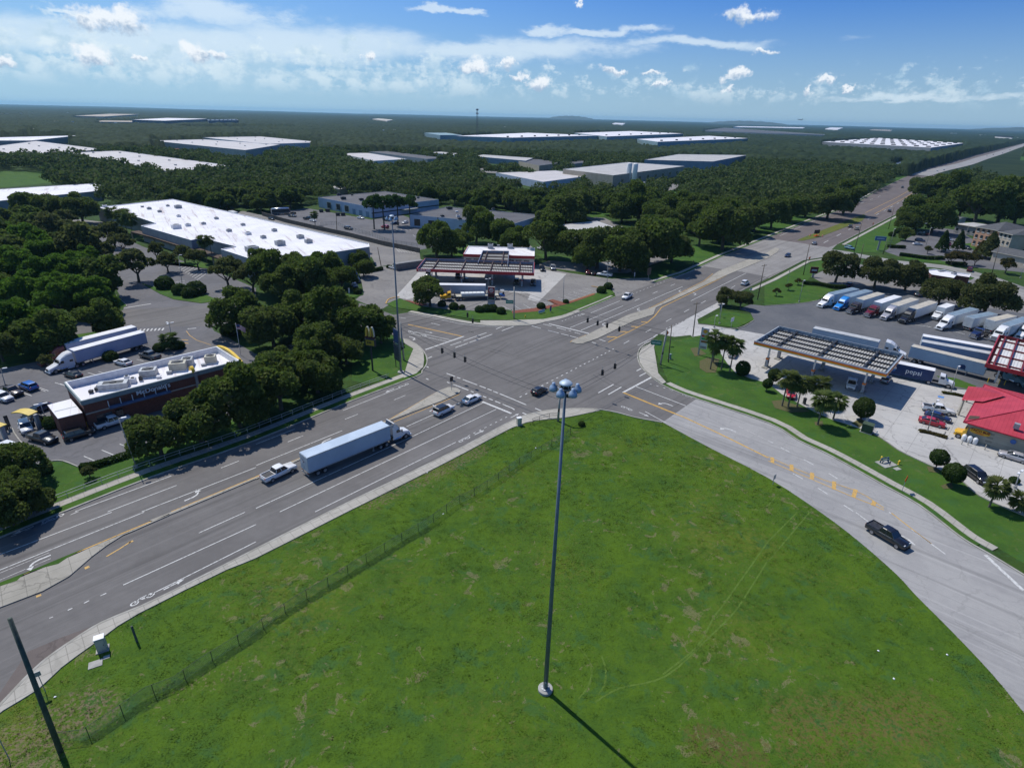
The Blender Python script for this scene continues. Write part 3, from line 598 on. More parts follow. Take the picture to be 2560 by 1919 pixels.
for t, pts in ((A4, [(650, 470), (1130, 190), (1180, 260), (1060, 380), (1000, 500), (920, 520), (740, 520)]), (A4, [(-30, 978), (-30, 800), (300, 640), (480, 572), (500, 650), (400, 700), (300, 800), (560, 842), (420, 935), (270, 958)]),
               (A4, [(-150, 220), (110, 210), (440, 208), (200, 290), (0, 350), (-60, 370)]), (A3, [(1290, 610), (1560, 460), (1740, 460), (1840, 525), (1600, 610), (1430, 650), (1250, 765), (1090, 690)]), (A3, [(640, 180), (830, 158), (850, 205), (690, 222)]),
               (A3, [(740, 285), (965, 315), (940, 338), (760, 310)]), (A3, [(200, 530), (420, 550), (760, 600), (700, 620), (300, 590)]), (C1, [(0, 650), (350, 655), (460, 690), (462, 748), (0, 792), (-200, 790), (-200, 660)]), (C1, [(1560, 872), (1840, 858), (1800, 932), (1600, 920)]), (A2, [(1680, 560), (1760, 470), (1850, 460), (1800, 560)]),
               (C4, [(1860, 600), (2090, 530), (2300, 520), (2300, 690), (1820, 655)]), (C4, [(1090, 790), (1110, 690), (1255, 700), (1240, 725)]), (C4, [(1270, 920), (1420, 900), (1590, 950), (1610, 1000), (1500, 990)]), (C4, [(1480, 620), (1640, 570), (1760, 545), (1650, 590)]), (C3, [(1300, 830), (1460, 815), (1570, 850), (1400, 865)]), (NT, [(1350, 830), (1480, 815), (1530, 880), (1440, 890)]), (NT, [(480, 985), (700, 1010), (1130, 1070), (1130, 1110), (600, 1040)]), (B4, [(1450, 480), (1620, 500), (1800, 570), (1785, 605), (1600, 570)])):
 sheet('lawn', gs(t, pts), .018, M_LAWN)
 if t in (C1, C3, C4): see(t, pts)
for t, pts in ((A3, [(590, 210), (800, 225), (960, 300), (980, 330), (740, 270)]), (C3, [(1060, 800), (1430, 750), (1480, 790), (1300, 830), (1290, 770)]), (C2, [(1880, 600), (2000, 620), (2211, 640), (2211, 680), (1950, 660)]), (C3, [(1000, 830), (1120, 840), (1120, 880), (1040, 900)]), (A4, [(730, 125), (860, 85), (950, 85), (830, 150)]), (A4, [(560, 180), (740, 140), (790, 150), (640, 220)]), (A3, [(180, 640), (420, 560), (700, 620), (1000, 560), (1320, 500), (1400, 560), (1000, 700), (600, 690)]), (A3, [(0, 400), (60, 380), (180, 480), (180, 560), (0, 540)]), (A1, [(200, 280), (560, 220), (900, 260), (880, 330), (560, 260), (300, 330)])):
 sheet('service_lane', gs(t, pts), .016, M_LOTL)
 if t in (C2, C3): see(t, pts)
far_hw = MB(); far_hw.ribbon(smooth(gs(C4, [(1300, 690), (1480, 640), (1700, 590), (1850, 540), (2000, 495), (2130, 450), (2260, 408)]), 3), -11, 11, .5)
struct('highway', far_hw, pm('highway_concrete', (.22, .215, .21), (.28, .27, .26), .05, world=True))
EX.append(gs(C4, [(1200, 700), (1330, 650), (1700, 560), (2100, 440), (2250, 395), (2300, 420), (2150, 470), (2000, 520), (1850, 570), (1700, 640), (1500, 690), (1300, 730)]))
see(C4, [(1330, 700), (1500, 610), (1850, 520), (2211, 420), (2211, 490), (1900, 570), (1400, 725)])
# parking bays
pk = MB(); pky = MB()
def bays(mb, t, a0, b0, a1, b1, n, w_=.12):
 for i in range(n):
  f_ = i/(n-1); p = g(t, a0[0]+(a1[0]-a0[0])*f_, a0[1]+(a1[1]-a0[1])*f_); q_ = g(t, b0[0]+(b1[0]-b0[0])*f_, b0[1]+(b1[1]-b0[1])*f_)
  mb.strip([p, q_], w_, ZM)
bays(pk, B1, (725, 1175), (852, 1230), (1035, 1070), (1160, 1120), 3, .16); bays(pk, B1, (190, 625), (275, 655), (760, 455), (850, 480), 5, .16); bays(pk, B1, (355, 602), (395, 618), (1180, 340), (1240, 355), 6)
bays(pk, KT, (1310, 1020), (1435, 1090), (1870, 970), (1960, 1030), 5); bays(pk, A3, (395, 912), (500, 945), (620, 830), (720, 858), 6); bays(pk, KT, (130, 910), (45, 955), (440, 940), (370, 1000), 4)
bays(pk, A1, (1620, 615), (1540, 660), (1790, 700), (1700, 760), 9, .2); bays(pk, A1, (1500, 780), (1600, 765), (1480, 830), (1590, 815), 4, .2); bays(pk, A2, (1180, 325), (1215, 345), (1300, 310), (1340, 330), 5, .2); bays(pk, A2, (1355, 370), (1375, 385), (1450, 360), (1465, 375), 4, .2)
bays(pk, A2, (1200, 480), (1240, 520), (1330, 490), (1380, 530), 7, .18); bays(pk, MT, (920, 540), (1230, 640), (1010, 545), (1380, 650), 3, .2); bays(pk, A4, (1180, 1130), (1430, 1170), (1560, 1185), (1700, 1230), 3, .2); bays(pk, B4, (520, 790), (530, 830), (650, 810), (665, 880), 2, .16)
line(pk, A1, [(1070, 1003), (1305, 965)], .5); bays(pk, A1, (1170, 1205), (1185, 1185), (1400, 1195), (1415, 1175), 8, .4); line(pk, A1, [(1620, 1182), (1695, 1176)], .4)
struct('parking_lines', pk, M_WHITE)
line(pky, A1, [(1610, 1200), (1640, 1240), (1700, 1280), (1820, 1320)], .16); bays(pky, A1, (1570, 1275), (1625, 1280), (1570, 1300), (1630, 1308), 2, .35)
pky.curb(smooth(gs(A2, [(1238, 905), (1190, 912), (1140, 930), (1120, 965)]), 3), -.1, .25, 0, .18); pky.curb(gs(A3, [(310, 940), (345, 952), (388, 980)]), 0, .25, 0, .2); pky.curb(gs(A3, [(685, 815), (750, 828)]), 0, .3, 0, .2); pky.curb(gs(A3, [(500, 948), (720, 878)]), 0, .18, 0, .2)
struct('yellow_kerb_paint', pky, M_YEL)
bl = MB(); bl.poly(gs(MT, [(1020, 490), (1110, 505), (1100, 530), (1020, 515)]), .04); bl.poly(gs(MT, [(950, 595), (1040, 605), (1030, 625), (945, 615)]), .04); struct('blue_bay_mark', bl, pm('blue_paint', (.06, .18, .45), (.10, .22, .45), 3, world=True))
kb2 = MB()
for t, pts in ((A4, [(-30, 985), (290, 962), (420, 938)]), (A3, [(1605, 1140), (1700, 1150), (1940, 1180), (2090, 1108)]), (B1, [(285, 1258), (430, 1222), (545, 1218), (695, 1278)]), (QT, [(1658, 1430), (1100, 1600)]), (B4, [(880, 965), (1000, 1035), (1140, 1132), (1390, 1252), (1650, 1372), (1830, 1522), (2211, 1690)]), (A1, [(1000, 890), (1080, 965), (1095, 985), (1070, 1000)]), (B1, [(105, 935), (130, 985), (200, 1070), (280, 1090)])):
 kb2.curb(smooth(gs(t, pts), 3), -.1, .1, 0, .17)
struct('lot_kerb', kb2, M_KERB)
# tyre tracks pressed into the field
tt = MB()
for t, pts in ((D3, [(1661, 190), (1400, 560), (1310, 680), (1200, 870), (980, 1050)]), (D3, [(1661, 310), (1530, 520), (1440, 650), (1290, 800), (1000, 1060), (700, 1140), (540, 1230)]), (D3, [(430, 870), (500, 960), (515, 1060), (480, 1150), (430, 1210)]), (D3, [(580, 930), (608, 1020), (600, 1120), (560, 1180)]), (B3, [(2211, 1600), (2300, 1500)]), (D4, [(190, 0), (0, 190)]), (D4, [(270, 0), (0, 320)])):
 tt.strip(smooth(gs(t, pts), 4), .2, .016)
struct('tyre_track', tt, pm('flattened_grass', (.088, .150, .020), (.064, .118, .012), 1.2, .9, world=True))
# grass tufts that catch the sun on the open field and its verge
pa = np.array([(p[0], p[1]) for p in field]); lo, hi = pa.min(0), pa.max(0)
hi = np.minimum(hi, [75, 110]); lo = np.maximum(lo, [-52, 10])
q_ = RNG.uniform(lo, hi, (1100000, 2)); q_ = q_[inside(q_, field)]
q_ = q_[np.abs(q_[:, 0]/np.maximum(q_[:, 1], 1)) < 2.4]
clump = np.sin(q_[:, 0]*1.7+np.sin(q_[:, 1]*1.1)*2)*np.sin(q_[:, 1]*1.9+np.sin(q_[:, 0]*.8)*2.3)+.5*np.sin(q_[:, 0]*.41+1)*np.sin(q_[:, 1]*.37)
keep = RNG.uniform(-2.2, 1.6, len(q_)) < clump; q_ = q_[keep][:420000]; cl = clump[keep][:420000]
nn = len(q_); a = RNG.uniform(0, 2*math.pi, nn); h = RNG.uniform(.02, .06, nn)*(1+.7*np.clip(cl, 0, 1)); wd = RNG.uniform(.04, .10, nn)
ln = RNG.uniform(-.14, .14, (nn, 2))
V = np.zeros((nn, 3, 3), np.float32); dx, dy = np.cos(a)*wd, np.sin(a)*wd
V[:, 0, 0] = q_[:, 0]-dx; V[:, 0, 1] = q_[:, 1]-dy; V[:, 1, 0] = q_[:, 0]+dx; V[:, 1, 1] = q_[:, 1]+dy
V[:, 2, 0] = q_[:, 0]+ln[:, 0]; V[:, 2, 1] = q_[:, 1]+ln[:, 1]; V[:, 2, 2] = h; V[:, :2, 2] = .005
tf = obj('grass', np_mesh('grass', V.reshape(-1, 3), np.arange(3*nn).reshape(-1, 3)), None, grass_mat('grass_tufts', 1, up=True)); tag(tf, 'short mown green grass with bare patches covering the corner field', 'grass', kind='stuff')
# ------------------------------------------------------------ vegetation
def leaf_mat(name, c1, c2, c3, tr=.45):
 m, nt = new_mat(name); k = NT_(nt)
 p = k.n('ShaderNodeNewGeometry').outputs['Position']; oi = k.n('ShaderNodeObjectInfo').outputs['Random']
 n1 = k.noise(p, .55, 3); n2 = k.noise(p, 3.2, 3, .6)
 col = k.mix(k.ss(k.math('ADD', k.math('MULTIPLY', n1, .6), k.math('MULTIPLY', n2, .4)), .38, .62), c1, c2)
 col = k.mix(k.math('MULTIPLY', k.ss(oi, .35, 1), .6), col, c3)
 col = k.mix(k.math('MULTIPLY', k.ss(k.noise(p, .085, 3, .7), .5, .62), .55), col, c3); col = k.mix(k.math('MULTIPLY', k.ss(k.noise(p, .14, 2), .54, .66), .45), col, tuple(x*.5 for x in c1))
 d = k.bsdf(col, .8, 0, .1); t = k.n('ShaderNodeBsdfTranslucent')
 k.l(k.mix(.5, col, (c1[0]*1.6, c1[1]*1.7, c1[2])), t.inputs[0])
 mx = k.n('ShaderNodeMixShader'); mx.inputs[0].default_value = tr; k.l(d.outputs[0], mx.inputs[1]); k.l(t.outputs[0], mx.inputs[2])
 k.out(mx.outputs[0]); return m
L_OAK = leaf_mat('oak_leaves', (.066, .102, .023), (.108, .146, .036), (.110, .126, .042))
L_OLIVE = leaf_mat('olive_leaves', (.070, .086, .032), (.105, .115, .042), (.09, .10, .042))
L_VINE = leaf_mat('vine_leaves', (.065, .135, .018), (.125, .20, .03), (.10, .165, .025))
L_BUSH = leaf_mat('clipped_leaves', (.028, .058, .013), (.050, .085, .020), (.05, .07, .02))
L_PALM = leaf_mat('palm_fronds', (.060, .100, .026), (.10, .140, .040), (.12, .13, .04), .3)
L_PINE = leaf_mat('pine_needles', (.028, .066, .018), (.052, .098, .026), (.04, .07, .02))
L_RUST = leaf_mat('autumn_leaves', (.075, .062, .022), (.060, .075, .022), (.10, .07, .03))
BARK = pm('bark', (.10, .085, .068), (.055, .046, .036), 3, .95, bump=.5)
BARKP = pm('palm_bark', (.17, .145, .115), (.10, .085, .065), 4, .95, bump=.5)
def cards(pts, nrm, size, rng, jit=.6, asp=(.55, 1.0)):
 """leaf sprays: one small quad at each point"""
 n = len(pts); r_ = rng.normal(size=(n, 3)); r_ /= np.linalg.norm(r_, axis=1)[:, None]
 N = nrm*(1-jit)+r_*jit; N /= np.linalg.norm(N, axis=1)[:, None]+1e-9
 T = np.cross(N, rng.normal(size=(n, 3))); T /= np.linalg.norm(T, axis=1)[:, None]+1e-9
 B = np.cross(N, T); s = size*rng.uniform(.6, 1.35, n)[:, None]; s2 = s*rng.uniform(asp[0], asp[1], n)[:, None]
 V = np.stack([pts-T*s, pts-B*s2+N*s*.25, pts+T*s, pts+B*s2-N*s*.1], 1)
 return V.reshape(-1, 3)
def sphere_pts(n, rng):
 v = rng.normal(size=(n, 3)); return v/np.linalg.norm(v, axis=1)[:, None]
def crown_mesh(name, seed, n=3400, flat=.62, size=.075, nl=17, base=.86, spread=.62, lump=(.30, .46)):
 rng = np.random.default_rng(seed); C_ = []; Rr = []
 for i in range(nl):
  a = rng.uniform(0, 2*math.pi); e = rng.uniform(-.55, 1.0); rr = spread*math.sqrt(max(0, 1-.75*e**2))*rng.uniform(.78, 1.12)
  C_.append((math.cos(a)*rr, math.sin(a)*rr, e*flat*.72)); Rr.append(rng.uniform(*lump)*(1-.25*max(e, 0)))
 C_.append((0, 0, .15)); Rr.append(.5); C_ = np.array(C_); Rr = np.array(Rr)
 per = np.maximum((Rr**2/np.sum(Rr**2)*n*1.9).astype(int), 10); P = []; Nn = []
 for c, r_, m_ in zip(C_, Rr, per):
  d = sphere_pts(m_, rng); d[:, 2] = np.where(d[:, 2] < -.45, -d[:, 2]*.6, d[:, 2])
  q_ = c+d*r_*rng.uniform(.72, 1.10, m_)[:, None]*np.array([1, 1, .82])
  inn = np.zeros(m_, bool)
  for c2, r2 in zip(C_, Rr):
   inn |= np.linalg.norm((q_-c2)/np.array([1, 1, .82]), axis=1) < r2*.70
  P.append(q_[~inn]); Nn.append(d[~inn])
 P = np.concatenate(P); Nn = np.concatenate(Nn); P[:, 2] += base
 Nn[:, 2] += .25; Nn /= np.linalg.norm(Nn, axis=1)[:, None]
 V = cards(P, Nn, size, rng, .72); return np_mesh(name, V, np.arange(len(V)).reshape(-1, 4))
def trunk_mesh(name, seed, h=.95, r_=.06, lean=.05, limbs=5):
 rng = random.Random(seed); b = MB(); fk = Vector((rng.uniform(-lean, lean), rng.uniform(-lean, lean), .42*h)); b.tube((0, 0, -.03), fk, r_*1.25, r_*.9, 8)
 for i in range(limbs):
  a = 2*math.pi*i/limbs+rng.uniform(-.4, .4); q_ = fk+Vector((math.cos(a)*.24, math.sin(a)*.24, rng.uniform(.2, .36)*h)); b.tube(fk, q_, r_*.6, r_*.38, 6)
  for s_ in (-.5, .5): b.tube(q_, q_+Vector((math.cos(a+s_)*.26, math.sin(a+s_)*.26, rng.uniform(.1, .26))), r_*.34, r_*.12, 5)
 return b.mesh(name)
OAKC = [crown_mesh('oak_crown', 20+i, 7600, .84+.1*(i % 3), .052, 13+i, .86, .60, (.34, .50)) for i in range(6)]
OAKT = [trunk_mesh('oak_trunk', i) for i in range(3)]
FARC = [crown_mesh('far_crown', 60+i, 3400, .9, .078, 14+i) for i in range(5)]
AIRC = [crown_mesh('airy_crown', 80+i, 1500, .6, .070, 13, 1.05, .66, (.2, .34)) for i in range(3)]
VINC = [crown_mesh('vine_crown', 100+i, 8500, 1.0, .045, 26, .75, .62, (.20, .36)) for i in range(3)]
PINC = [crown_mesh('pine_crown', 120+i, 2600, .8, .07, 13, 2.35, .62, (.30, .44)) for i in range(2)]
PINT = MB().tube((0, 0, -.05), (.05, 0, 2.0), .07, .05, 8).tube((.05, 0, 2.0), (.2, .2, 2.5), .04, .02, 5).tube((.05, 0, 1.9), (-.25, .1, 2.4), .05, .02, 5).mesh('pine_trunk')
KINDS_T = {'oak': ('oak_tree', OAKC, OAKT, L_OAK, .88), 'far': ('oak_tree', FARC, OAKT, L_OAK, .88), 'airy': ('oak_tree', AIRC, OAKT, L_OLIVE, 1.1), 'lot': ('elm_tree', OAKC, OAKT, L_OLIVE, .88), 'vine': ('vine_covered_tree', VINC, OAKT, L_VINE, .9),
           'pine': ('pine_tree', PINC, [PINT], L_PINE, 2.4), 'rust': ('crape_myrtle', AIRC, OAKT, L_RUST, 1.1)}
NOAK = [0]; TREES = []
def tree_at(loc, Rr, kind, label, group, ti=None):
 nm, cr, tk, mt, zc = KINDS_T[kind]; i = len(TREES) if ti is None else ti
 r_ = random.Random(i*7+3)
 e = empty(nm, loc, r_.uniform(0, 6.28), label, 'tree', group); e.scale = (Rr, Rr, Rr*r_.uniform(.92, 1.12))
 obj('trunk', tk[i % len(tk)], e, BARK); obj('crown', cr[i % len(cr)], e, mt); TREES.append((loc, Rr)); return e
def tree_px(t, x, y, hw, kind, label, group=None):
 zc = KINDS_T[kind][4]; Rr = 5.0; hs = hw/t[2]
 for _ in range(5):
  p = g(t, x, y, zc*Rr*1.05); Rr = hs*proj(p)[2]/FOC
 p = g(t, x, y, zc*Rr*1.05); return tree_at((p.x, p.y, 0), Rr*1.10, kind, label, group)
def trees(t, lst, kind, label, group):
 """label may be one text for look-alikes or a list with one text each"""
 for i, q_ in enumerate(lst): tree_px(t, q_[0], q_[1], q_[2], kind, label[i] if isinstance(label, list) else label, group)
trees(F, [(338, 938, 58), (425, 905, 62), (510, 868, 66), (600, 832, 64), (682, 806, 52)], 'oak',
      ['dense oak at the lower end of the roadside row, shading empty bays', 'broad oak second from the lower end of the roadside row before the brick restaurant', 'biggest oak at the middle of the roadside row before the brick restaurant', 'oak in the roadside row just beyond the corner of the brick restaurant', 'oak at the upper end of the roadside row, nearest the yellow arch sign'], 'oaks along the road by the brick restaurant')
trees(F, [(510, 675, 52), (585, 700, 56), (655, 672, 58), (715, 690, 56), (775, 700, 52), (822, 712, 34), (690, 745, 50), (745, 752, 40), (600, 790, 46), (660, 782, 44)], 'oak', ['dark rounded oak standing apart beside the lot entrance by the flag', 'oak behind the brick restaurant, second from the lot entrance', 'tall oak in the middle of the grove on the side street', 'oak of the grove between the side street and the yellow arch sign', 'wide oak at the street end of the grove, left of the tall blue mast', 'small oak at the tip of the grove, touching the tall blue mast', 'oak directly left of the yellow arch sign', 'dark oak right behind the yellow arch sign', 'bright-topped oak beside the far end of the brick restaurant', 'oak between the brick restaurant and the yellow arch sign'], 'oaks of the grove behind the restaurant')
trees(F, [(290, 567, 38), (357, 560, 26), (425, 556, 24), (488, 583, 36), (240, 500, 30), (175, 520, 50), (110, 495, 42), (540, 590, 38)], 'airy', ['thin spreading tree on the island by the grey parking lot entrance', 'slim tall tree over the lawn island beside the entrance sign', 'small tree on the strip before the white-roofed warehouse front', 'spreading tree at the right end of the warehouse car park', 'tree by the far car park drive, beneath the palms', 'wide grey-green tree in the middle of the far car park', 'wide grey-green tree at the left side of the far car park', 'tree between the car park and the dark oak row'], 'parking lot trees by the white-roofed warehouse')
trees(F, [(214, 540, 28), (150, 500, 32), (335, 540, 20), (395, 545, 20), (262, 520, 26), (140, 470, 26)], 'airy', 'small grey-green tree among the bays of the car park by the white-roofed warehouse', 'small car park trees')
trees(F, [(62, 450, 36), (116, 446, 38), (170, 450, 36)], 'oak', ['left of three dark oaks behind the warehouse car park', 'middle of three dark oaks behind the warehouse car park', 'right of three dark oaks behind the warehouse car park'], 'three dark oaks behind the car park')
trees(F, [(583, 594, 42), (653, 602, 48), (703, 582, 36), (560, 568, 28), (640, 570, 30), (610, 612, 40), (690, 616, 34), (738, 598, 30), (752, 540, 13), (776, 560, 20), (785, 578, 22), (610, 552, 10), (658, 547, 11)], 'oak', 'dark oak in the belt between the white-roofed warehouse and the filling station', 'oaks in front of the white-roofed warehouse')
tree_px(F, 928, 628, 38, 'oak', 'single round oak on the lawn strip before the red filling station canopy')
trees(F, [(30, 570, 48), (92, 590, 46), (40, 640, 52), (122, 645, 48), (195, 632, 52), (150, 575, 44), (60, 520, 42), (15, 700, 60), (88, 545, 38), (210, 585, 32), (5, 500, 30), (128, 612, 40), (230, 655, 26), (70, 690, 44), (180, 560, 34)], 'vine', 'vine-smothered tree in the bright green thicket left of the car park', 'vine-covered trees of the thicket')
trees(F, [(100, 715, 58), (212, 690, 44), (-5, 745, 42)], 'oak', ['large round oak on the lawn above the parked semi trucks', 'oak on the verge right of the largest one, above the white trailers', 'oak cut by the left edge of the picture above the fast food car park'], 'oaks on the side street verge')
tree_px(A1, 390, 1445, 75, 'airy', 'small thin grey-green tree beside the white semi tractor')
trees(F, [(28, 1010, 52), (70, 1078, 40), (10, 1090, 60), (40, 1060, 40)], 'oak', 'dark bushy tree in the lower left clump beside the pavement', 'dark trees in the lower left clump')
tree_px(F, 190, 1016, 16, 'airy', 'small sparse young tree on the restaurant lawn', None)
trees(F, [(942, 520, 38), (1028, 492, 38), (1078, 500, 36), (1110, 520, 30), (975, 530, 26), (1000, 520, 24)], 'oak', 'dark oak standing before the front blue warehouse with the grey roof', 'oaks before the front blue warehouse')
trees(A2, [(1005, 95, 88), (1095, 88, 92), (1215, 78, 82), (1325, 82, 80)], 'pine', ['first of four tall pines, at the left, before the rear blue warehouse', 'second of four tall pines from the left before the rear blue warehouse', 'third of four tall pines from the left before the rear blue warehouse', 'rightmost of four tall pines before the rear blue warehouse'], 'pines before the blue warehouse')
trees(F, [(1181, 520, 44), (1240, 525, 46), (1293, 538, 46), (1343, 540, 50), (1406, 515, 66), (1455, 530, 40), (1370, 560, 34), (1270, 555, 30)], 'oak', ['oak at the left end of the row behind the filling station shop car park', 'oak second from the left in the row behind the filling station car park', 'oak over the red car in the row behind the filling station', 'oak behind the white pickup in the filling station car park row', 'largest spreading oak beside the road past the filling station', 'oak on the grass slope right of the largest spreading oak', 'low oak over the brown road sign past the filling station', 'low oak over parked cars behind the filling station'], 'oaks behind the filling station')
trees(F, [(1181, 472, 28), (1226, 452, 40), (1256, 438, 34), (1346, 450, 32), (1381, 445, 38), (1420, 462, 34), (1568, 492, 52), (1540, 470, 42), (1606, 468, 42), (1468, 450, 40), (1500, 470, 36), (1515, 500, 34), (1440, 480, 34)], 'oak', 'large oak in the dark wood beside the main road beyond the filling station', 'oaks beside the road beyond the filling station')
trees(F, [(1672, 462, 33), (1712, 445, 36), (1795, 438, 38), (1828, 432, 33), (1745, 440, 30)], 'oak', 'round oak over the driveways on the left of the far main road', 'oaks on the left of the far road')
trees(F, [(1985, 462, 38), (2022, 470, 36), (1965, 478, 26), (2010, 410, 30), (2060, 412, 34), (2120, 440, 52), (2170, 436, 52), (2205, 450, 42), (1995, 402, 26), (2080, 440, 34)], 'oak', 'dark oak on the right of the far road behind the hotel', 'oaks behind the hotel')
tree_px(NT, 590, 700, 90, 'oak', 'round tree at the left corner of the hotel car park, before the shrubs')
trees(F, [(1812, 578, 35), (1897, 590, 36), (1964, 598, 33), (2035, 628, 36), (2140, 640, 48)], 'lot', ['leftmost of the trees behind the row of parked semi trucks', 'second from the left of the trees behind the parked semi trucks', 'middle tree behind the parked semi trucks, before the brown diner', 'fourth from the left behind the parked trucks, hiding the brown diner wall', 'widest, rightmost of the trees behind the parked semi trucks'], 'trees behind the truck row')
trees(A3, [(1850, 915, 75), (1985, 930, 85)], 'lot', ['left of the two trees on the small island by the truck park', 'right half of the pair of trees on the small island by the truck park'], 'trees on the truck park island')
trees(NT, [(1990, 1110, 110), (1400, 1010, 100), (1240, 1010, 100), (1560, 1020, 90), (1180, 1000, 80)], 'rust', 'low rust-tinged tree along the street side of the hotel car park', 'rusty trees by the hotel car park')
tree_px(NT, 890, 900, 55, 'airy', 'slim vase-shaped tree beside the hotel hedge')
trees(A4, [(80, 855, 38), (185, 810, 34), (265, 765, 34)], 'rust', ['front of three small bushy trees on the green verge by the truck park', 'middle of three small bushy trees on the green verge by the truck park', 'rear of three small bushy trees on the green verge, nearest the hedge'], 'small trees on the green verge')
def cone_tree(t, x, yb, h_px, r_px, mat, label):
 b = g(t, x, yb); sc_ = proj(b)[2]/FOC; H = h_px/t[2]*sc_*1.06; Rr = r_px/t[2]*sc_; rng = np.random.default_rng(int(x))
 n = 1500; z = rng.uniform(.08, 1, n)**.8; a = rng.uniform(0, 6.283, n); rr = Rr*(1-z)**.75*1.25*rng.uniform(.75, 1.05, n)
 P = np.stack([np.cos(a)*rr, np.sin(a)*rr, z*H], 1); Nn = np.stack([np.cos(a), np.sin(a), np.full(n, .5)], 1)
 V = cards(P, Nn, Rr*.17, rng); e = empty('conifer_tree', b, 0, label, 'tree', 'conical trees by the hotel')
 MB().tube((0, 0, 0), (0, 0, H*.8), .15, .05, 6).build('trunk', BARK, e); obj('crown', np_mesh('cone_crown', V, np.arange(len(V)).reshape(-1, 4)), e, mat)
cone_tree(NT, 1060, 935, 270, 75, L_BUSH, 'dark conical tree in the hotel car park, left of the two')
cone_tree(NT, 1282, 925, 250, 72, L_BUSH, 'dark conical tree in the hotel car park, right of the two')
cone_tree(NT, 1690, 1030, 330, 120, L_OLIVE, 'tall yellow-green conical tree at the hotel corner')
cone_tree(NT, 1580, 1000, 200, 70, L_RUST, 'yellowish small conical tree left of the hotel entrance')
# palms
def palm_protos():
 out = []
 for s_ in range(3):
  rng = random.Random(s_); b = MB()
  for i in range(80):
   a = rng.uniform(0, 6.283); el_ = rng.uniform(-.75, 1.35); L = rng.uniform(1.0, 1.35); n = 5; q_ = []
   for j in range(n+1):
    f_ = j/n; rad = L*f_*math.cos(el_-.45*f_*f_) ; zz = L*f_*math.sin(el_-.5*f_*f_); q_.append(Vector((math.cos(a)*rad, math.sin(a)*rad, zz)))
   sd_ = Vector((-math.sin(a), math.cos(a), 0))
   for fan in (-.55, -.28, 0, .28, .55):
    p0 = q_[2]; p1 = q_[5]+sd_*fan*L*.62-Vector((0, 0, abs(fan)*.12)); mid = (p0+p1)/2+Vector((0, 0, .06)); wv = sd_*.085
    b.add([p0, mid-wv, p1, mid+wv], [(0, 1, 2, 3)])
   b.add([q_[0]-sd_*.02, q_[0]+sd_*.02, q_[2]+sd_*.02, q_[2]-sd_*.02], [(0, 1, 2, 3)])
  out.append(b.mesh('palm_crown'))
 return out
PALMC = palm_protos(); PALMT = MB().lathe([(.17, -.02), (.14, .3), (.12, .7), (.13, 1.0)], n=8).mesh('palm_trunk')
NP_ = [0]
def palm(t, xb, yb, xc, yc, r_px, label, group, mat=None):
 b = g(t, xb, yb); H = top_z(b, t, xc, yc); sc_ = proj((b.x, b.y, H))[2]/FOC; rr = r_px/t[2]*sc_*1.18
 e = empty('palm_tree', b, NP_[0]*1.3, label, 'palm tree', group)
 tr = obj('trunk', PALMT, e, BARKP); tr.scale = (1.15, 1.15, H-.1)
 c = obj('crown', PALMC[NP_[0] % 3], e, mat or L_PALM); c.location = (0, 0, H); c.scale = (rr/1.25,)*3; c.rotation_euler = (.08, .05, NP_[0]); NP_[0] += 1
for q_ in [(A3, 1712, 1530, 1745, 1265, 85, 'leftmost palm of the cluster beside the tall fuel price sign'), (A3, 1805, 1535, 1815, 1290, 75, 'middle palm of the cluster beside the tall fuel price sign'), (A3, 1735, 1470, 1760, 1340, 60, 'short palm hidden in the cluster beside the fuel price sign'), (A3, 1880, 1550, 1915, 1320, 85, 'right palm of the cluster by the fuel price sign, over a parked car'),
           (B4, 120, 742, 145, 500, 90, 'palm at the left end of the forecourt palm row, before the red car'), (B4, 172, 752, 190, 540, 70, 'palm right in front of the red car on the forecourt'), (B4, 250, 748, 290, 540, 90, 'palm with a leaning trunk third along the forecourt row'), (B4, 428, 902, 465, 690, 100, 'front palm of the forecourt row, nearest the side road'), (B4, 562, 855, 625, 705, 82, 'palm at the right end of the forecourt row by the round topiary'), (B4, 400, 720, 480, 560, 95, 'tall palm behind the front one in the forecourt row'),
           (B4, 1908, 1612, 1955, 1430, 95, 'short palm at the lower right beside the parked black SUV'), (B4, 2145, 1655, 2150, 1540, 90, 'yellowish palm at the right edge of the picture'),
           (A1, 1480, 1360, 1450, 1275, 80, 'palm on the planted island behind the fast food restaurant'), (A1, 1100, 360, 1050, 210, 75, 'left palm before the warehouse end wall'), (A1, 1150, 380, 1160, 225, 65, 'right palm before the warehouse end wall'), (A1, 1000, 330, 975, 175, 60, 'rear palm beside the warehouse end wall'),
           (A1, 1790, 610, 1760, 420, 55, 'left of two slim palms before the white-roofed warehouse'), (A1, 1840, 600, 1825, 410, 45, 'right of two slim palms before the white-roofed warehouse'), (A2, 512, 290, 503, 195, 36, 'lone palm in the yard by the long dark wall'), (NT, 1560, 830, 1580, 690, 60, 'palm before the peach hotel wall'), (C3, 1330, 860, 1343, 797, 22, 'small palm on the lawn beside the silos'), (A2, 990, 1330, 985, 1190, 60, 'pale palm behind the yellow arch sign'), (A2, 860, 1330, 860, 1215, 60, 'yellow-green palm left of the yellow arch sign')]:
 palm(*q_, 'palms')
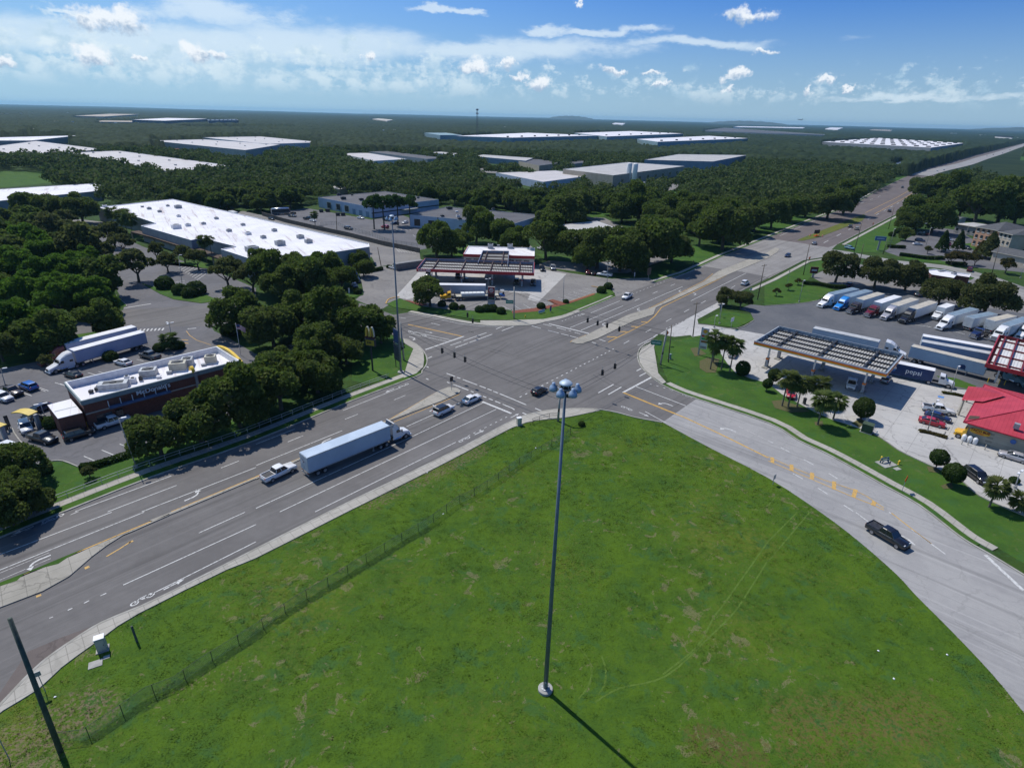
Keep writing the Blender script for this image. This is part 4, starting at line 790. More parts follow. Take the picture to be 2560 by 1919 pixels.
# round topiary, bushes and hedges
def ball_mesh(name, seed, n=3400, size=.085, sq=1.0):
 rng = np.random.default_rng(seed); d = sphere_pts(n, rng); rr = 1+.06*np.sin(d[:, 0]*5+seed)*np.cos(d[:, 1]*6)
 P = d*rr[:, None]*rng.uniform(.9, 1.03, n)[:, None]; P[:, 2] *= sq
 V = cards(P, d, size, rng, .35); return np_mesh(name, V, np.arange(len(V)).reshape(-1, 4))
BALLS = [ball_mesh('ball_crown', i) for i in range(2)]; BUSHM = [ball_mesh('bush', 10+i, 1300, .13, .8) for i in range(3)]
def topiary(t, xb, yb, yc, r_px, label, tall=1.0):
 b = g(t, xb, yb); H = top_z(b, t, xb+2, yc); Rr = r_px/t[2]*proj((b.x, b.y, H))[2]/FOC
 e = empty('topiary_tree', b, xb, label, 'tree', 'round clipped trees by the forecourt')
 MB().tube((0, 0, 0), (0, 0, max(H-.5*Rr, .3)), .11, .08, 8).build('trunk', BARK, e)
 c = obj('crown', BALLS[int(xb) % 2], e, L_BUSH); c.location = (0, 0, H); c.scale = (Rr, Rr, Rr*tall)
topiary(A3, 1985, 1578, 1520, 60, 'low egg-shaped clipped tree right of the price sign palms', 1.1); topiary(B3, 2195, 610, 545, 40, 'clipped tree left of the forecourt palm row', 1.1); topiary(B4, 800, 860, 748, 84, 'biggest round clipped tree, before the pump canopy shadow', 1.05)
topiary(B4, 1445, 1285, 1172, 72, 'round clipped tree, upper of the two by the taco shop driveway'); topiary(B4, 1572, 1425, 1305, 86, 'round clipped tree, lower of the two by the taco shop driveway')
topiary(B3, 2250, 560, 470, 55, 'clipped tree half hidden behind the forecourt palms')
NB = [0]
def bush(t, x, y, r_px, label, group=None, mat=None):
 b = g(t, x, y); Rr = r_px/t[2]*proj(b)[2]/FOC; o = obj('bush', BUSHM[NB[0] % 3], None, mat or L_BUSH); NB[0] += 1
 o.location = (b.x, b.y, Rr*.55); o.scale = (Rr,)*3; o.rotation_euler = (0, 0, x); tag(o, label, 'bush', group)
for q_ in [(A2, 1605, 985, 36, 'flat bush right of the single oak by the filling station'), (A2, 1708, 1010, 42, 'round dark bush right of the flat one by the filling station'), (A2, 1780, 1010, 28, 'small yellowish bush left of the fuel price sign'), (A2, 1930, 1035, 40, 'left bush below the fuel price sign'), (A2, 1990, 1030, 45, 'middle bush below the fuel price sign'), (A2, 2045, 1030, 45, 'wide bush below the fuel price sign'), (A2, 2115, 1050, 42, 'right bush below the fuel price sign'), (A3, 250, 1005, 38, 'clipped bush beside the small lawn billboard'), (A3, 465, 960, 26, 'small bush at the end of the mulch island'), (A3, 770, 870, 42, 'left bush on the filling station corner'), (A3, 830, 835, 40, 'right bush on the filling station corner'),
           (B1, 390, 1315, 62, 'round clipped bush on the restaurant lawn'), (A1, 1430, 830, 75, 'bush on the island behind the entrance sign'), (A1, 1560, 880, 65, 'leafy bush left of the blue entrance sign'), (A1, 1700, 880, 80, 'leafy bush behind the blue entrance sign'), (A1, 1640, 905, 60, 'bright low bush below the blue entrance sign'), (A1, 1980, 1230, 70, 'bush at the lot entrance under the flag'), (A1, 1550, 1350, 50, 'low bush beside the island palm'), (A1, 1380, 1370, 50, 'low bush left of the island palm'), (B1, 460, 920, 70, 'bush beside the white annex roof'), (B1, 390, 900, 50, 'yellowish bush beside the yellow drive-through canopy'), (A2, 1145, 655, 20, 'bush by the white car near the container'), (A2, 880, 880, 35, 'bush on the kerbed corner by the truck'), (NT, 470, 680, 55, 'reddish bush at the corner of the hotel lawn'), (NT, 380, 720, 45, 'bush on the hotel lawn edge'), (B3, 600, 910, 30, 'dark weed clump beside the chain-link fence end'), (B4, 2120, 1400, 40, 'low bush behind the short palm'), (A1, 960, 1470 - 20, 60, 'brown shrub between trailer and parked white car'), (D1, 40, 30, 90, 'dark shrub cut by the left edge')]:
 bush(*q_)
def hedge(t, pts, w_, h, label, mat=None):
 P = smooth(gs(t, pts), 3); rng = np.random.default_rng(len(label)); L = sum((P[i+1]-P[i]).length for i in range(len(P)-1)); n = int(min(L*w_*220, 9000)); pos = []; nr = []
 for _ in range(n):
  i = rng.integers(0, len(P)-1); c = P[i].lerp(P[i+1], rng.random()); tn = (P[i+1]-P[i]).normalized(); s_ = Vector((-tn.y, tn.x, 0)); f_ = rng.integers(0, 3)
  if f_ == 0: q_ = c+s_*w_*rng.uniform(-.5, .5)+Vector((0, 0, h)); d = (0, 0, 1)
  else: sg = 1 if f_ == 1 else -1; q_ = c+s_*(w_*.5*sg)+Vector((0, 0, h*rng.random())); d = tuple(s_*sg)
  pos.append(tuple(q_)); nr.append(d)
 V = cards(np.array(pos), np.array(nr), .16, rng, .5); o = obj('hedge', np_mesh('hedge', V, np.arange(len(V)).reshape(-1, 4)), None, mat or L_BUSH); tag(o, label, 'hedge')
hedge(B1, [(700, 1288), (840, 1265), (1190, 1150), (1500, 1045)], 1.0, .9, 'low clipped hedge between the restaurant bays and the lawn')
hedge(NT, [(490, 990), (640, 1010), (860, 1040), (1090, 1040)], 2.2, 1.4, 'long hedge along the street side of the hotel lawn'); hedge(NT, [(330, 880), (560, 890)], 2.0, 1.4, 'short hedge beside the blue pylon sign')
hedge(NT, [(1140, 1110), (1400, 1125)], 2.5, 1.2, 'dark hedge at the corner of the hotel drive'); hedge(A4, [(300, 795), (430, 805), (560, 830), (660, 830)], 1.5, 1.2, 'hedge behind the first parked truck'); hedge(A2, [(880, 700), (1000, 690), (1090, 672)], 1.4, 1.2, 'hedge behind the filling station parking')
hedge(MT, [(1080, 455), (1250, 480), (1420, 520)], .9, .35, 'strip of low plants on the upper bay island by the taco shop', L_RUST); hedge(MT, [(760, 985), (900, 1010), (1140, 1080)], .9, .35, 'strip of low red plants on the lower bay island by the taco shop', L_RUST)
# ------------------------------------------------------------ buildings
def stained(name, c, c2, st, ang, amt=.6, sc_=.4):
 m, nt = new_mat(name); k = NT_(nt); p = k.n('ShaderNodeNewGeometry').outputs['Position']
 rot = k.n('ShaderNodeVectorRotate', rotation_type='Z_AXIS'); k.l(p, rot.inputs[0]); rot.inputs['Angle'].default_value = -ang
 n1 = k.noise(k.vmath('MULTIPLY', rot.outputs[0], (.05, .55, 1)), sc_*2, 5, .65); n2 = k.noise(p, .12, 3)
 col = k.mix(k.ss(n2, .35, .65), c, c2); col = k.mix(k.math('MULTIPLY', k.ss(n1, .54, .68), amt), col, st)
 s2 = k.n('ShaderNodeSeparateXYZ'); k.l(rot.outputs[0], s2.inputs[0])
 fr = k.math('ABSOLUTE', k.math('SUBTRACT', k.math('FRACT', k.math('DIVIDE', s2.outputs[1], 3.0)), .5)); col = k.mix(k.math('MULTIPLY', k.ss(fr, .47, .49), .35), col, st)
 k.out(k.bsdf(col, .7, 0, .3).outputs[0]); return m
def brick_mat(name, c1, c2, mortar, scale=1.0):
 m, nt = new_mat(name); k = NT_(nt); tcx = k.n('ShaderNodeTexCoord').outputs['Object']; s2 = k.n('ShaderNodeSeparateXYZ'); k.l(tcx, s2.inputs[0])
 cb_ = k.n('ShaderNodeCombineXYZ'); k.l(k.math('ADD', s2.outputs[0], s2.outputs[1]), cb_.inputs[0]); k.l(s2.outputs[2], cb_.inputs[1])
 b = k.n('ShaderNodeTexBrick'); k.l(cb_.outputs[0], b.inputs['Vector']); b.inputs['Color1'].default_value = (*c1, 1); b.inputs['Color2'].default_value = (*c2, 1); b.inputs['Mortar'].default_value = (*mortar, 1)
 b.inputs['Scale'].default_value = scale; b.inputs['Mortar Size'].default_value = .012; b.inputs['Brick Width'].default_value = .4; b.inputs['Row Height'].default_value = .2
 n = k.noise(tcx, .6, 4); col = k.mix(k.math('MULTIPLY', k.ss(n, .4, .7), .3), b.outputs[0], tuple(x*.6 for x in c1)); k.out(k.bsdf(col, .85, 0, .2).outputs[0]); return m
WROOF = stained('white_membrane', (.70, .69, .72), (.62, .61, .64), (.36, .29, .27), R(-58), .7)
WROOF2 = stained('pale_membrane', (.50, .475, .475), (.43, .41, .40), (.34, .30, .28), R(-30), .6, .15)
GROOF = stained('grey_gravel_roof', (.075, .072, .076), (.10, .096, .098), (.05, .046, .048), R(40), .5)
LROOF = stained('light_grey_roof', (.36, .35, .34), (.43, .42, .40), (.28, .26, .25), R(20), .4)
W_BLUE = pm('pale_blue_wall', (.40, .46, .58), (.34, .40, .52), .3, .8, world=True); W_TAN = pm('tan_wall', (.40, .345, .28), (.34, .29, .235), .3, .85, world=True); W_GREY = pm('grey_wall', (.34, .34, .35), (.28, .28, .29), .3, .85, world=True)
W_WHITE = pm('white_wall', (.62, .62, .62), (.52, .52, .53), .2, .8, world=True); W_CREAM = pm('cream_wall', (.50, .46, .40), (.42, .39, .33), .3, .85, world=True); W_DKBLUE = pm('dark_blue_wall', (.09, .13, .19), (.07, .10, .15), .3, .8, world=True)
W_STEEL = pm('steel_blue_wall', (.17, .24, .34), (.14, .20, .29), .3, .7, world=True); W_BROWN = pm('brown_wall', (.085, .055, .040), (.06, .04, .03), .4, .85, world=True); W_TEAL = pm('teal_wall', (.22, .33, .37), (.18, .27, .31), .3, .8, world=True)
BRICK = brick_mat('red_brick', (.205, .068, .046), (.15, .052, .038), (.19, .15, .125)); BLOCK = brick_mat('painted_block', (.36, .34, .29), (.32, .30, .26), (.22, .21, .18), .5)
GLASS = pm('window_glass', (.018, .026, .036), (.03, .045, .06), .3, .12, spec=.7); WHITEM = pm('white_metal', (.74, .74, .75), (.64, .64, .66), 1.2, .45); GREYM = pm('grey_metal', (.36, .38, .40), (.27, .28, .30), 1.2, .5, .3); DARKM = pm('dark_metal', (.045, .047, .05), (.025, .025, .03), 2, .5)
BLACKP = pm('black_plastic', (.015, .015, .017), (.025, .025, .027), 3, .5); BEIGEM = pm('beige_metal', (.46, .44, .36), (.36, .34, .28), 1, .6); DARKDOOR = pm('dock_opening', (.03, .03, .03), (.05, .045, .04), 1, .8)
REDF = pm('red_fascia', (.36, .028, .035), (.28, .022, .028), 1, .45); CORN = pm('grey_green_cornice', (.25, .30, .30), (.20, .25, .25), .6, .6)
YELM = pm('yellow_panel', (.75, .50, .04), (.65, .42, .03), 1, .4)
def rel(pts, e): return [(p[0]-e.location.x, p[1]-e.location.y, p[2] if len(p) > 2 else 0) for p in pts]
def fill(a, b, c): return [a, b, c, a+c-b]
def building(name, label, roof, h, wall, roofm, par=.5, capm=None, group=None, unders=None, cat='building'):
 c = sum(roof, Vector())/len(roof); e = empty(name, (c.x, c.y, 0), 0, label, cat, group); r_ = rel(roof, e); ar = sum(r_[i][0]*r_[(i+1) % len(r_)][1]-r_[i][1]*r_[(i+1) % len(r_)][0] for i in range(len(r_)))
 if ar < 0: r_ = r_[::-1]
 MB().walls(r_, -.1, h).build('wall', wall, e); MB().poly(r_, h-par).build('roof', roofm, e)
 cap = MB(); cl = r_+[r_[0]]; inn = offset(cl, .35); n = len(r_)
 inn[0] = inn[-1] = Vector((sum((inn[0].x, inn[-1].x))/2, sum((inn[0].y, inn[-1].y))/2, 0))
 vs = [(p[0], p[1], h) for p in r_]+[(inn[i].x, inn[i].y, h) for i in range(n)]+[(inn[i].x, inn[i].y, h-par-.05) for i in range(n)]
 cap.add(vs, [(i, (i+1) % n, n+(i+1) % n, n+i) for i in range(n)]+[(n+i, n+(i+1) % n, 2*n+(i+1) % n, 2*n+i) for i in range(n)])
 cap.build('parapet', capm or WHITEM, e); EX.append([(p[0]+e.location.x, p[1]+e.location.y) for p in offset(cl, -2.5)[:-1]]); return e
def panel(e, name, A, B, u0, u1, z0, z1, mat, out=.06, th=.08):
 """flat piece on the wall running A to B, seen from its right-hand side"""
 A, B = Vector(A[:2]).to_3d(), Vector(B[:2]).to_3d(); d = B-A; nrm = Vector((d.y, -d.x, 0)).normalized(); a = A+d*u0; b = A+d*u1; c = (a+b)/2+nrm*out
 L = (b-a).length; rz = math.atan2(d.y, d.x); l0 = Vector(e.location); return MB().box((c.x-l0.x, c.y-l0.y, (z0+z1)/2), (L, th, z1-z0), rz).build(name, mat, e)
def unit(e, t, x, y, z, d, rz=0.0, mat=None, name='rooftop_unit'):
 p = g(t, x, y, z); l0 = e.location; c = (p.x-l0.x, p.y-l0.y)
 o = MB().box((*c, z+d[2]/2+.15), d, rz).build(name, mat or GREYM, e)
 if d[2] > .7:
  f_ = MB().box((*c, z+d[2]+.17), (d[0]*.7, d[1]*.6, .05), rz); f_.lathe([(d[1]*.28, z+d[2]+.2), (d[1]*.26, z+d[2]+.32)], (*c, 0), 10); fo = f_.build('fan_cowl', DARKM, o)
  MB().box((*c, z+.08), (d[0]*1.05, d[1]*1.05, .16), rz).build('unit_curb', WHITEM, o)
 return o
# white-roofed strip warehouse
H1 = 7.0
r1 = gs(A1, [(835, 130), (1490, 60)], H1)+gs(A2, [(0, 222), (975, 445), (980, 472), (500, 545), (0, 592)], H1)+gs(A1, [(2211, 592), (1905, 492), (2030, 468), (1740, 396), (1650, 415), (1215, 290), (1340, 268), (1205, 222)], H1)
e = building('warehouse', 'long warehouse with a stained white roof and grey stepped front, before the car park', r1, H1, W_GREY, WROOF, .35)
for x, y, d in [(905, 130, 2), (1230, 132, 1.4), (1290, 150, 2), (1450, 125, 1.6), (1540, 140, 3.2), (1380, 175, 1.8), (1545, 215, 1.8), (1525, 315, 3.6), (1625, 295, 2.2), (1760, 280, 1.8), (1870, 235, 1.8), (2100, 290, 1.8), (1980, 342, 2.0), (2145, 368, 2.2), (2180, 515, 4.2)]: unit(e, A1, x, y, H1-.35, (d, d*.8, d*.45), .75, [GREYM, WHITEM][x % 2])
for x, y, d in [(160, 340, 2), (385, 400, 2.6), (210, 460, 3.4), (455, 440, 2.6), (65, 400, 2)]: unit(e, A2, x, y, H1-.35, (d, d*.8, d*.5), .75, GREYM)
arc = MB(); fr_ = [Vector((p[0], p[1], 0)) for p in gs(A1, [(1190, 335), (1380, 385), (1650, 470), (1720, 490), (1900, 545), (2211, 650)], 3.4)]
arc.curb(rel(fr_, e), -3.2, .4, 2.9, 3.5); arc.build('arcade_roof', W_BROWN, e)
pc = MB()
for p in offset(rel(fr_, e), -2.8): pc.box((p.x, p.y, 1.45), (.5, .5, 2.9), .7)
pc.build('arcade_post', W_TAN, e)
gt = MB(); rr_ = gs(A2, [(0, 222), (975, 445)], H1); gt.curb(rel(rr_, e), -.25, .05, H1-.3, H1+.08); gt.build('gutter', GREYM, e)
# two blue works buildings
h2 = 6.2; a, b, c = g(A2, 535, 45, h2), g(A2, 995, 130, h2), g(A2, 1578, 65, h2); q2 = [a, b, c, a+c-b]
e = building('works_building', 'rear pale blue works building with a dark roof, behind the four pines', q2, h2, W_BLUE, GROOF, .25, GREYM)
for u0 in (.12, .30, .46): panel(e, 'dock_door', a, b, u0+.06, u0+.13, .9, 4.2, DARKDOOR, .08); panel(e, 'dock_frame', a, b, u0+.05, u0+.14, .6, 4.6, W_CREAM, .03)
for u0 in (.22, .40, .66, .78, .90): panel(e, 'door', a, b, u0, u0+.055, .1, 3.2, W_STEEL, .05)
panel(e, 'wall_stripe', b, c, .0, 1, 2.4, 3.0, BLACKP, .05)
panel(e, 'entrance_canopy', b, c, .42, .62, 2.6, 3.1, W_CREAM, 1.6, 3.0)
for x, y, d in [(755, 65, 3), (910, 75, 2.6), (715, 30, 2.4), (830, 30, 1.4), (1150, 40, 2.2), (1400, 55, 1.5)]: unit(e, A2, x, y, h2-.2, (d, d*.8, d*.5), .5, DARKM)
h3 = 6.4; a, b, c = g(A2, 1328, 195, h3), g(A3, 0, 278, h3), g(A3, 262, 198, h3); q3 = [a, b, c, a+c-b]
e = building('works_building', 'front pale blue works building with a flat dark roof and dark band of windows', q3, h3, W_BLUE, GROOF, .25, GREYM)
for u0 in (.045, .19): panel(e, 'dock_door', a, b, u0, u0+.06, .9, 4.4, DARKDOOR if u0 > .1 else W_BROWN, .06)
panel(e, 'wall_stripe', b, c, .02, 1, 2.6, 3.4, GLASS, .05); panel(e, 'wall_stripe', a, b, .5, 1, 2.6, 3.4, GLASS, .05)
panel(e, 'downpipe', a, b, .285, .292, 0, h3, DARKM, .06); panel(e, 'downpipe', a, b, .62, .628, 0, h3, DARKM, .06)
for x, y, d in [(1670, 150, 3), (1610, 215, 1.8), (1745, 215, 1.8), (1735, 175, 1.4), (1760, 240, 1.8), (1900, 200, 1.2), (1980, 160, 1.8), (1900, 180, 1.6), (2050, 150, 1.6)]: unit(e, A2, x, y, h3-.2, (d, d*.8, d*.45), .5, [DARKM, WHITEM][int(x/5) % 2])
a, b, c = g(A3, 405, 285, 4), g(A3, 640, 390, 4), g(A3, 990, 345, 4)
building('small_store', 'low building with a light grey roof half hidden by the oaks behind the filling station', fill(a, b, c), 4, W_CREAM, LROOF, .2)
# far warehouses: roof corners as seen, level, wall and roof
far_list = [
 (C3, [(440, 632), (875, 685), (1490, 606), (1000, 572)], 10, W_TAN, LROOF, 'tan factory hall with a pale roof behind the two white silos'),
 (C3, [(-140, 662), (270, 742), (720, 682), (372, 642)], 6, W_BLUE, WROOF2, 'low white-roofed wing in front of the silo factory'),
 (C3, [(1145, 551), (1735, 566), (2030, 511), (1440, 503)], 12, W_STEEL, LROOF, 'steel blue hall with a pale grey roof beyond the silo factory'),
 (C3, [(-60, 536), (235, 602), (440, 575), (100, 530)], 6, W_TAN, GROOF, 'dark-roofed low hall left of the silo factory'),
 (C3, [(430, 580), (500, 590), (680, 568), (600, 552)], 6, W_GREY, GROOF, 'small grey annex behind the silo factory wing'),
 (C2, [(720, 495), (1020, 560), (1310, 545), (960, 490)], 6, W_WHITE, WROOF2, 'white-roofed shed in the wood before the dark-roofed long hall'),
 (C2, [(970, 480), (1480, 545), (1630, 535), (1130, 476)], 7, W_GREY, GROOF, 'long dark-roofed hall in the middle of the wood'),
 (C2, [(1505, 487), (1720, 510), (1800, 500), (1590, 480)], 7, W_BLUE, LROOF, 'pale blue block right of the long dark-roofed hall'),
 (C2, [(1880, 520), (2330, 560), (2400, 535), (1960, 505)], 7, W_STEEL, LROOF, 'blue-grey office hall with a car park before it in the wood'),
 (C2, [(630, 790), (720, 805), (790, 795), (690, 765)], 4, W_TAN, LROOF, 'small tan shed at the wood edge behind the rear works building'),
 (C3, [(-500, 345), (0, 360), (750, 342), (140, 318)], 14, W_TEAL, WROOF, 'left of three huge white-roofed distribution halls on the far side of the wood'),
 (C3, [(540, 320), (820, 350), (1480, 325), (1030, 303)], 14, W_TEAL, WROOF, 'rear of three huge white-roofed distribution halls on the far side of the wood'),
 (C3, [(1080, 372), (1260, 396), (2040, 366), (1700, 345)], 13, W_TEAL, WROOF, 'right of three huge white-roofed distribution halls on the far side of the wood'),
 (C2, [(1455, 318), (1590, 338), (1780, 338), (1640, 318)], 15, W_TEAL, W_TEAL, 'flat blue-grey end block of the distribution halls'),
 (C4, [(470, 396), (1410, 446), (1690, 408), (950, 362)], 14, W_GREY, WROOF, 'vast white-roofed hall with rows of vents beside the far highway'),
 (C3, [(1650, 300), (2300, 325), (2800, 340), (1830, 275)], 10, W_GREY, GROOF, 'long low grey terminal near the horizon'),
 (C1, [(585, 490), (1480, 656), (1990, 600), (1020, 472)], 9, W_GREY, WROOF2, 'broad warehouse with a dusty pale roof, nearest of the pair at the upper left'),
 (C1, [(-400, 480), (300, 500), (905, 462), (310, 388)], 9, W_GREY, WROOF2, 'pale-roofed warehouse behind the broad dusty one at the upper left'),
 (C1, [(1305, 386), (2120, 468), (2420, 420), (1760, 374)], 9, W_GREY, WROOF2, 'pale-roofed depot with an orange trailer at its dock'),
 (C1, [(1750, 358), (2300, 415), (2780, 400), (2250, 350)], 9, W_WHITE, WROOF2, 'white-roofed depot hidden behind the one with the orange trailer'),
 (C1, [(-300, 385), (270, 385), (690, 340), (-300, 365)], 10, W_GREY, WROOF, 'bright white-roofed row far behind at the left edge'),
 (C1, [(-200, 925), (865, 818), (870, 748), (-200, 815)], 6, W_GREY, WROOF, 'bright white-roofed building behind the three dark oaks at the left'),
 (C1, [(1140, 205), (1420, 214), (1800, 198), (1450, 190)], 16, W_DKBLUE, WROOF, 'dark blue hall with a white roof close to the horizon at the left'),
 (C1, [(1790, 203), (1800, 212), (2060, 210), (2040, 200)], 14, W_DKBLUE, W_DKBLUE, 'dark annex right of the dark blue hall near the horizon'),
 (C1, [(640, 172), (900, 178), (1200, 158), (950, 154)], 12, W_TAN, W_TAN, 'pale sandy depot near the horizon at the upper left'),
 (C1, [(820, 222), (1140, 226), (1150, 214), (880, 212)], 8, W_TAN, W_TAN, 'low tan shed before the dark blue hall'),
 (C1, [(210, 290), (300, 296), (330, 285), (240, 280)], 8, W_WHITE, WROOF, 'small white shed in the far wood at the left edge'),
 (C2, [(1000, 200), (1130, 216), (1185, 206), (1060, 194)], 10, W_TAN, W_CREAM, 'small cream depot alone in the far wood'),
 (C3, [(860, 240), (960, 246), (980, 236), (890, 232)], 10, W_WHITE, WROOF, 'tiny bright white depot in the distant wood above the distribution halls'),
 (C4, [(-300, 268), (300, 280), (320, 272), (-250, 262)], 12, W_WHITE, WROOF, 'long thin white roof near the horizon at the right'),
 (C4, [(1960, 352), (2110, 364), (2120, 354), (1990, 344)], 12, W_WHITE, WROOF, 'white roof near the horizon right of the vast hall'),
 (C4, [(880, 292), (1060, 300), (1075, 292), (930, 286)], 12, W_TAN, W_CREAM, 'tan roof strip near the horizon above the vast hall'),
 (C4, [(490, 285), (600, 292), (650, 275), (540, 272)], 12, W_WHITE, WROOF, 'little white roof near the horizon left of the tan strip'),
 (C4, [(320, 880), (400, 905), (440, 880), (360, 862)], 4, W_CREAM, LROOF, 'house roof between the oaks on the left of the far road'),
 (C4, [(1060, 590), (1100, 630), (1210, 605), (1160, 560)], 6, W_DKBLUE, W_DKBLUE, 'blue petrol shop in the trees by the far crossing')]
for i, (t, pts, h, wm, rm, lab) in enumerate(far_list):
 if 'petrol' not in lab and 'house' not in lab: see(t, pts, h, .75 if h < 8 else .45)
 e = building('far_warehouse' if h >= 5 else 'far_shed', lab, gs(t, pts, h), h, wm, rm, .3, WHITEM if h > 8 else GREYM)
 if 'vast' in lab:
  A, B, Cc, Dd = gs(t, pts, h); vm = MB(); l0 = Vector((e.location.x, e.location.y, 0))
  for u in range(10):
   for v in range(5): p = A.lerp(B, (u+.5)/10).lerp(Dd.lerp(Cc, (u+.5)/10), (v+.4)/5)-l0; vm.box((p.x, p.y, h+.8), (9, 5, 2.2))
  tag(vm.build('roof_vents', DARKM, e), kind='stuff')
  for u in range(14): panel(e, 'dock_door', A, B, .04+u*.068, .055+u*.068, 2, 7, DARKDOOR, .2, .4)
 elif h in (13, 14):
  A, B, Cc, Dd = gs(t, pts, h)
  for u in range(12): panel(e, 'dock_door', B, Cc, .04+u*.08, .06+u*.08, 1, 6, W_STEEL, .2, .4)
  for u in range(7): p = A.lerp(B, .8).lerp(Dd.lerp(Cc, .8), (u+.5)/7); MB().box((p.x-e.location.x, p.y-e.location.y, h+1), (5, 4, 2.4)).build('roof_vent', DARKM, e)
 elif h == 9:
  A, B, Cc, Dd = gs(t, pts, h)
  for u in range(4):
   for v in (.35, .75): p = A.lerp(B, (u+.1+v*.7)/4).lerp(Dd.lerp(Cc, (u+.1+v*.7)/4), v+.1*math.sin(u*5)); MB().box((p.x-e.location.x, p.y-e.location.y, h+.6), (1.8, 1.4, .9)).build('roof_vent', GREYM, e)
 elif 'factory hall' in lab:
  A, B, Cc, Dd = gs(t, pts, h)
  for u in range(8): panel(e, 'window', B, Cc, .1+u*.11, .125+u*.11, 3.2, 5.6, GLASS, .1, .2)
 elif 'orange' in lab or 'dark blue hall' in lab:
  A, B, Cc, Dd = gs(t, pts, h)
  for u in range(4): panel(e, 'dock_bay', A, B, .06+u*.24, .17+u*.24, 1, 5.5, W_BLUE if 'orange' in lab else W_TEAL, .15, .3)
for i, (x, yt, yb) in enumerate([(1005, 585, 762), (1052, 590, 800)]):
 b = g(C3, x-5, yb); H = top_z(b, C3, x, yt); Rr = 22/3.456*proj(b)[2]/FOC
 e = empty('silo', b, 0, ['left white silo beside the tan factory, with a rail on top', 'right white silo beside the tan factory, nearer the trees'][i], 'silo', 'two white silos')
 MB().lathe([(Rr, 0), (Rr, H), (Rr*.9, H+.5), (.3, H+.9)], n=24).build('tank', WHITEM, e, True); rl = MB()
 for j in range(10): a_ = j*.628; rl.tube((Rr*math.cos(a_), Rr*math.sin(a_), H), (Rr*math.cos(a_), Rr*math.sin(a_), H+1.2), .06, n=4)
 rl.build('top_rail', GREYM, e)
# brick fast food restaurant
h5 = 6.2; a, b, c = g(B1, 703, 694, h5), g(B1, 2066, 345, h5), g(B1, 1872, 226, h5); d = g(B1, 572, 556, h5)
rf = [a, b, c, a+c-b]
e = building('restaurant', 'long brick fast food restaurant with a white roof behind a tall parapet', rf, h5, BRICK, WROOF, 1.45, WHITEM)
Dn = rf[3]
for A, B in ((a, b), (b, c), (c, Dn), (Dn, a)):
 panel(e, 'cornice', A, B, -.002, 1.002, h5-.95, h5-.04, CORN, .10, .2)
for A, B in ((a, b), (b, c)): panel(e, 'band_course', A, B, 0, 1, 3.25, 3.45, W_CREAM, .08, .16)
panel(e, 'drive_awning', a, b, .13, .50, 3.5, 3.75, pm('blue_awning', (.10, .14, .24), (.08, .11, .19), 1), .6, 1.2)
for u in (.13, .2, .27, .34, .41, .48): panel(e, 'awning_strut', a, b, u, u+.004, 3.75, 4.9, WHITEM, .3, .3)
panel(e, 'window', a, b, .05, .14, 1.0, 2.6, GLASS, .06); panel(e, 'drive_window', a, b, .16, .2, 1.0, 2.6, GLASS, .3, .5)
for u in (.80, .87, .93): panel(e, 'window', a, b, u, u+.05, .8, 2.9, GLASS, .06)
for u in (.1, .4, .7): panel(e, 'window', b, c, u, u+.22, .8, 2.9, GLASS, .06)
for x, y, dd, mt in [(905, 560, (2.4, 2.0, .3), GREYM), (990, 585, (5.0, 2.2, 1.1), GREYM), (1290, 480, (3.0, 2.4, 1.4), GREYM), (1545, 425, (3.2, 2.4, 1.6), BEIGEM), (1625, 390, (2.2, 2.4, 1.5), GREYM), (1825, 365, (2.2, 1.8, 1.5), BEIGEM), (1155, 540, (1.0, 1, .9), WHITEM), (1105, 530, (.8, .8, 1.1), WHITEM), (850, 610, (1, .8, .6), DARKM), (1760, 395, (.9, .7, .4), GREYM), (1375, 500, (.8, .6, .4), WHITEM), (790, 630, (.7, .7, .5), DARKM), (1220, 525, (.6, .6, .8), DARKM), (1465, 465, (1.0, .5, .5), GREYM)]: unit(e, B1, x, y, h5-1.45, dd, .33, mt)
ex_ = gs(B1, [(410, 735), (612, 682), (712, 800), (500, 852)], 4.0)
MB().walls(rel(ex_, e), 0, 4.0).build('annex_wall', BRICK, e); an = MB().prism(rel(ex_, e), 3.9, 4.06).build('annex_roof', WROOF, e)
A_, B_ = g(B1, 470, 790, 4.06), g(B1, 660, 745, 4.06); MB().strip(rel([A_, B_], e), .5, 4.075).build('roof_joint', GREYM, an)
def text3d(s, size, mat, parent, loc, rz, ext=.03, tilt=math.pi/2, name='lettering', bold=0.0, width=None):
 cu = bpy.data.curves.new(name, 'FONT'); cu.body = s; cu.size = size; cu.extrude = ext; cu.align_x = 'CENTER'; cu.align_y = 'CENTER'; cu.offset = bold
 t_ = bpy.data.objects.new('t', cu); COL.objects.link(t_); bpy.context.view_layer.update(); me = bpy.data.meshes.new_from_object(t_.evaluated_get(bpy.context.evaluated_depsgraph_get())); bpy.data.objects.remove(t_)
 o = obj(name, me, parent, mat); o.location = loc; o.rotation_euler = (tilt, 0, rz); return o
def on_wall(A, B, u, z, out, e):
 A, B = Vector(A[:2]).to_3d(), Vector(B[:2]).to_3d(); d_ = (B-A); n_ = Vector((d_.y, -d_.x, 0)).normalized(); p = A+d_*u+n_*out-Vector((e.location.x, e.location.y, 0)); return (p.x, p.y, z), math.atan2(d_.y, d_.x)
LETW = pm('letter_white', (.8, .8, .8), (.7, .7, .7), 2, .5)
l_, rz_ = on_wall(a, b, .405, h5-1.35, .16, e); text3d("McDonald's", 1.3, LETW, e, l_, rz_, bold=.03)
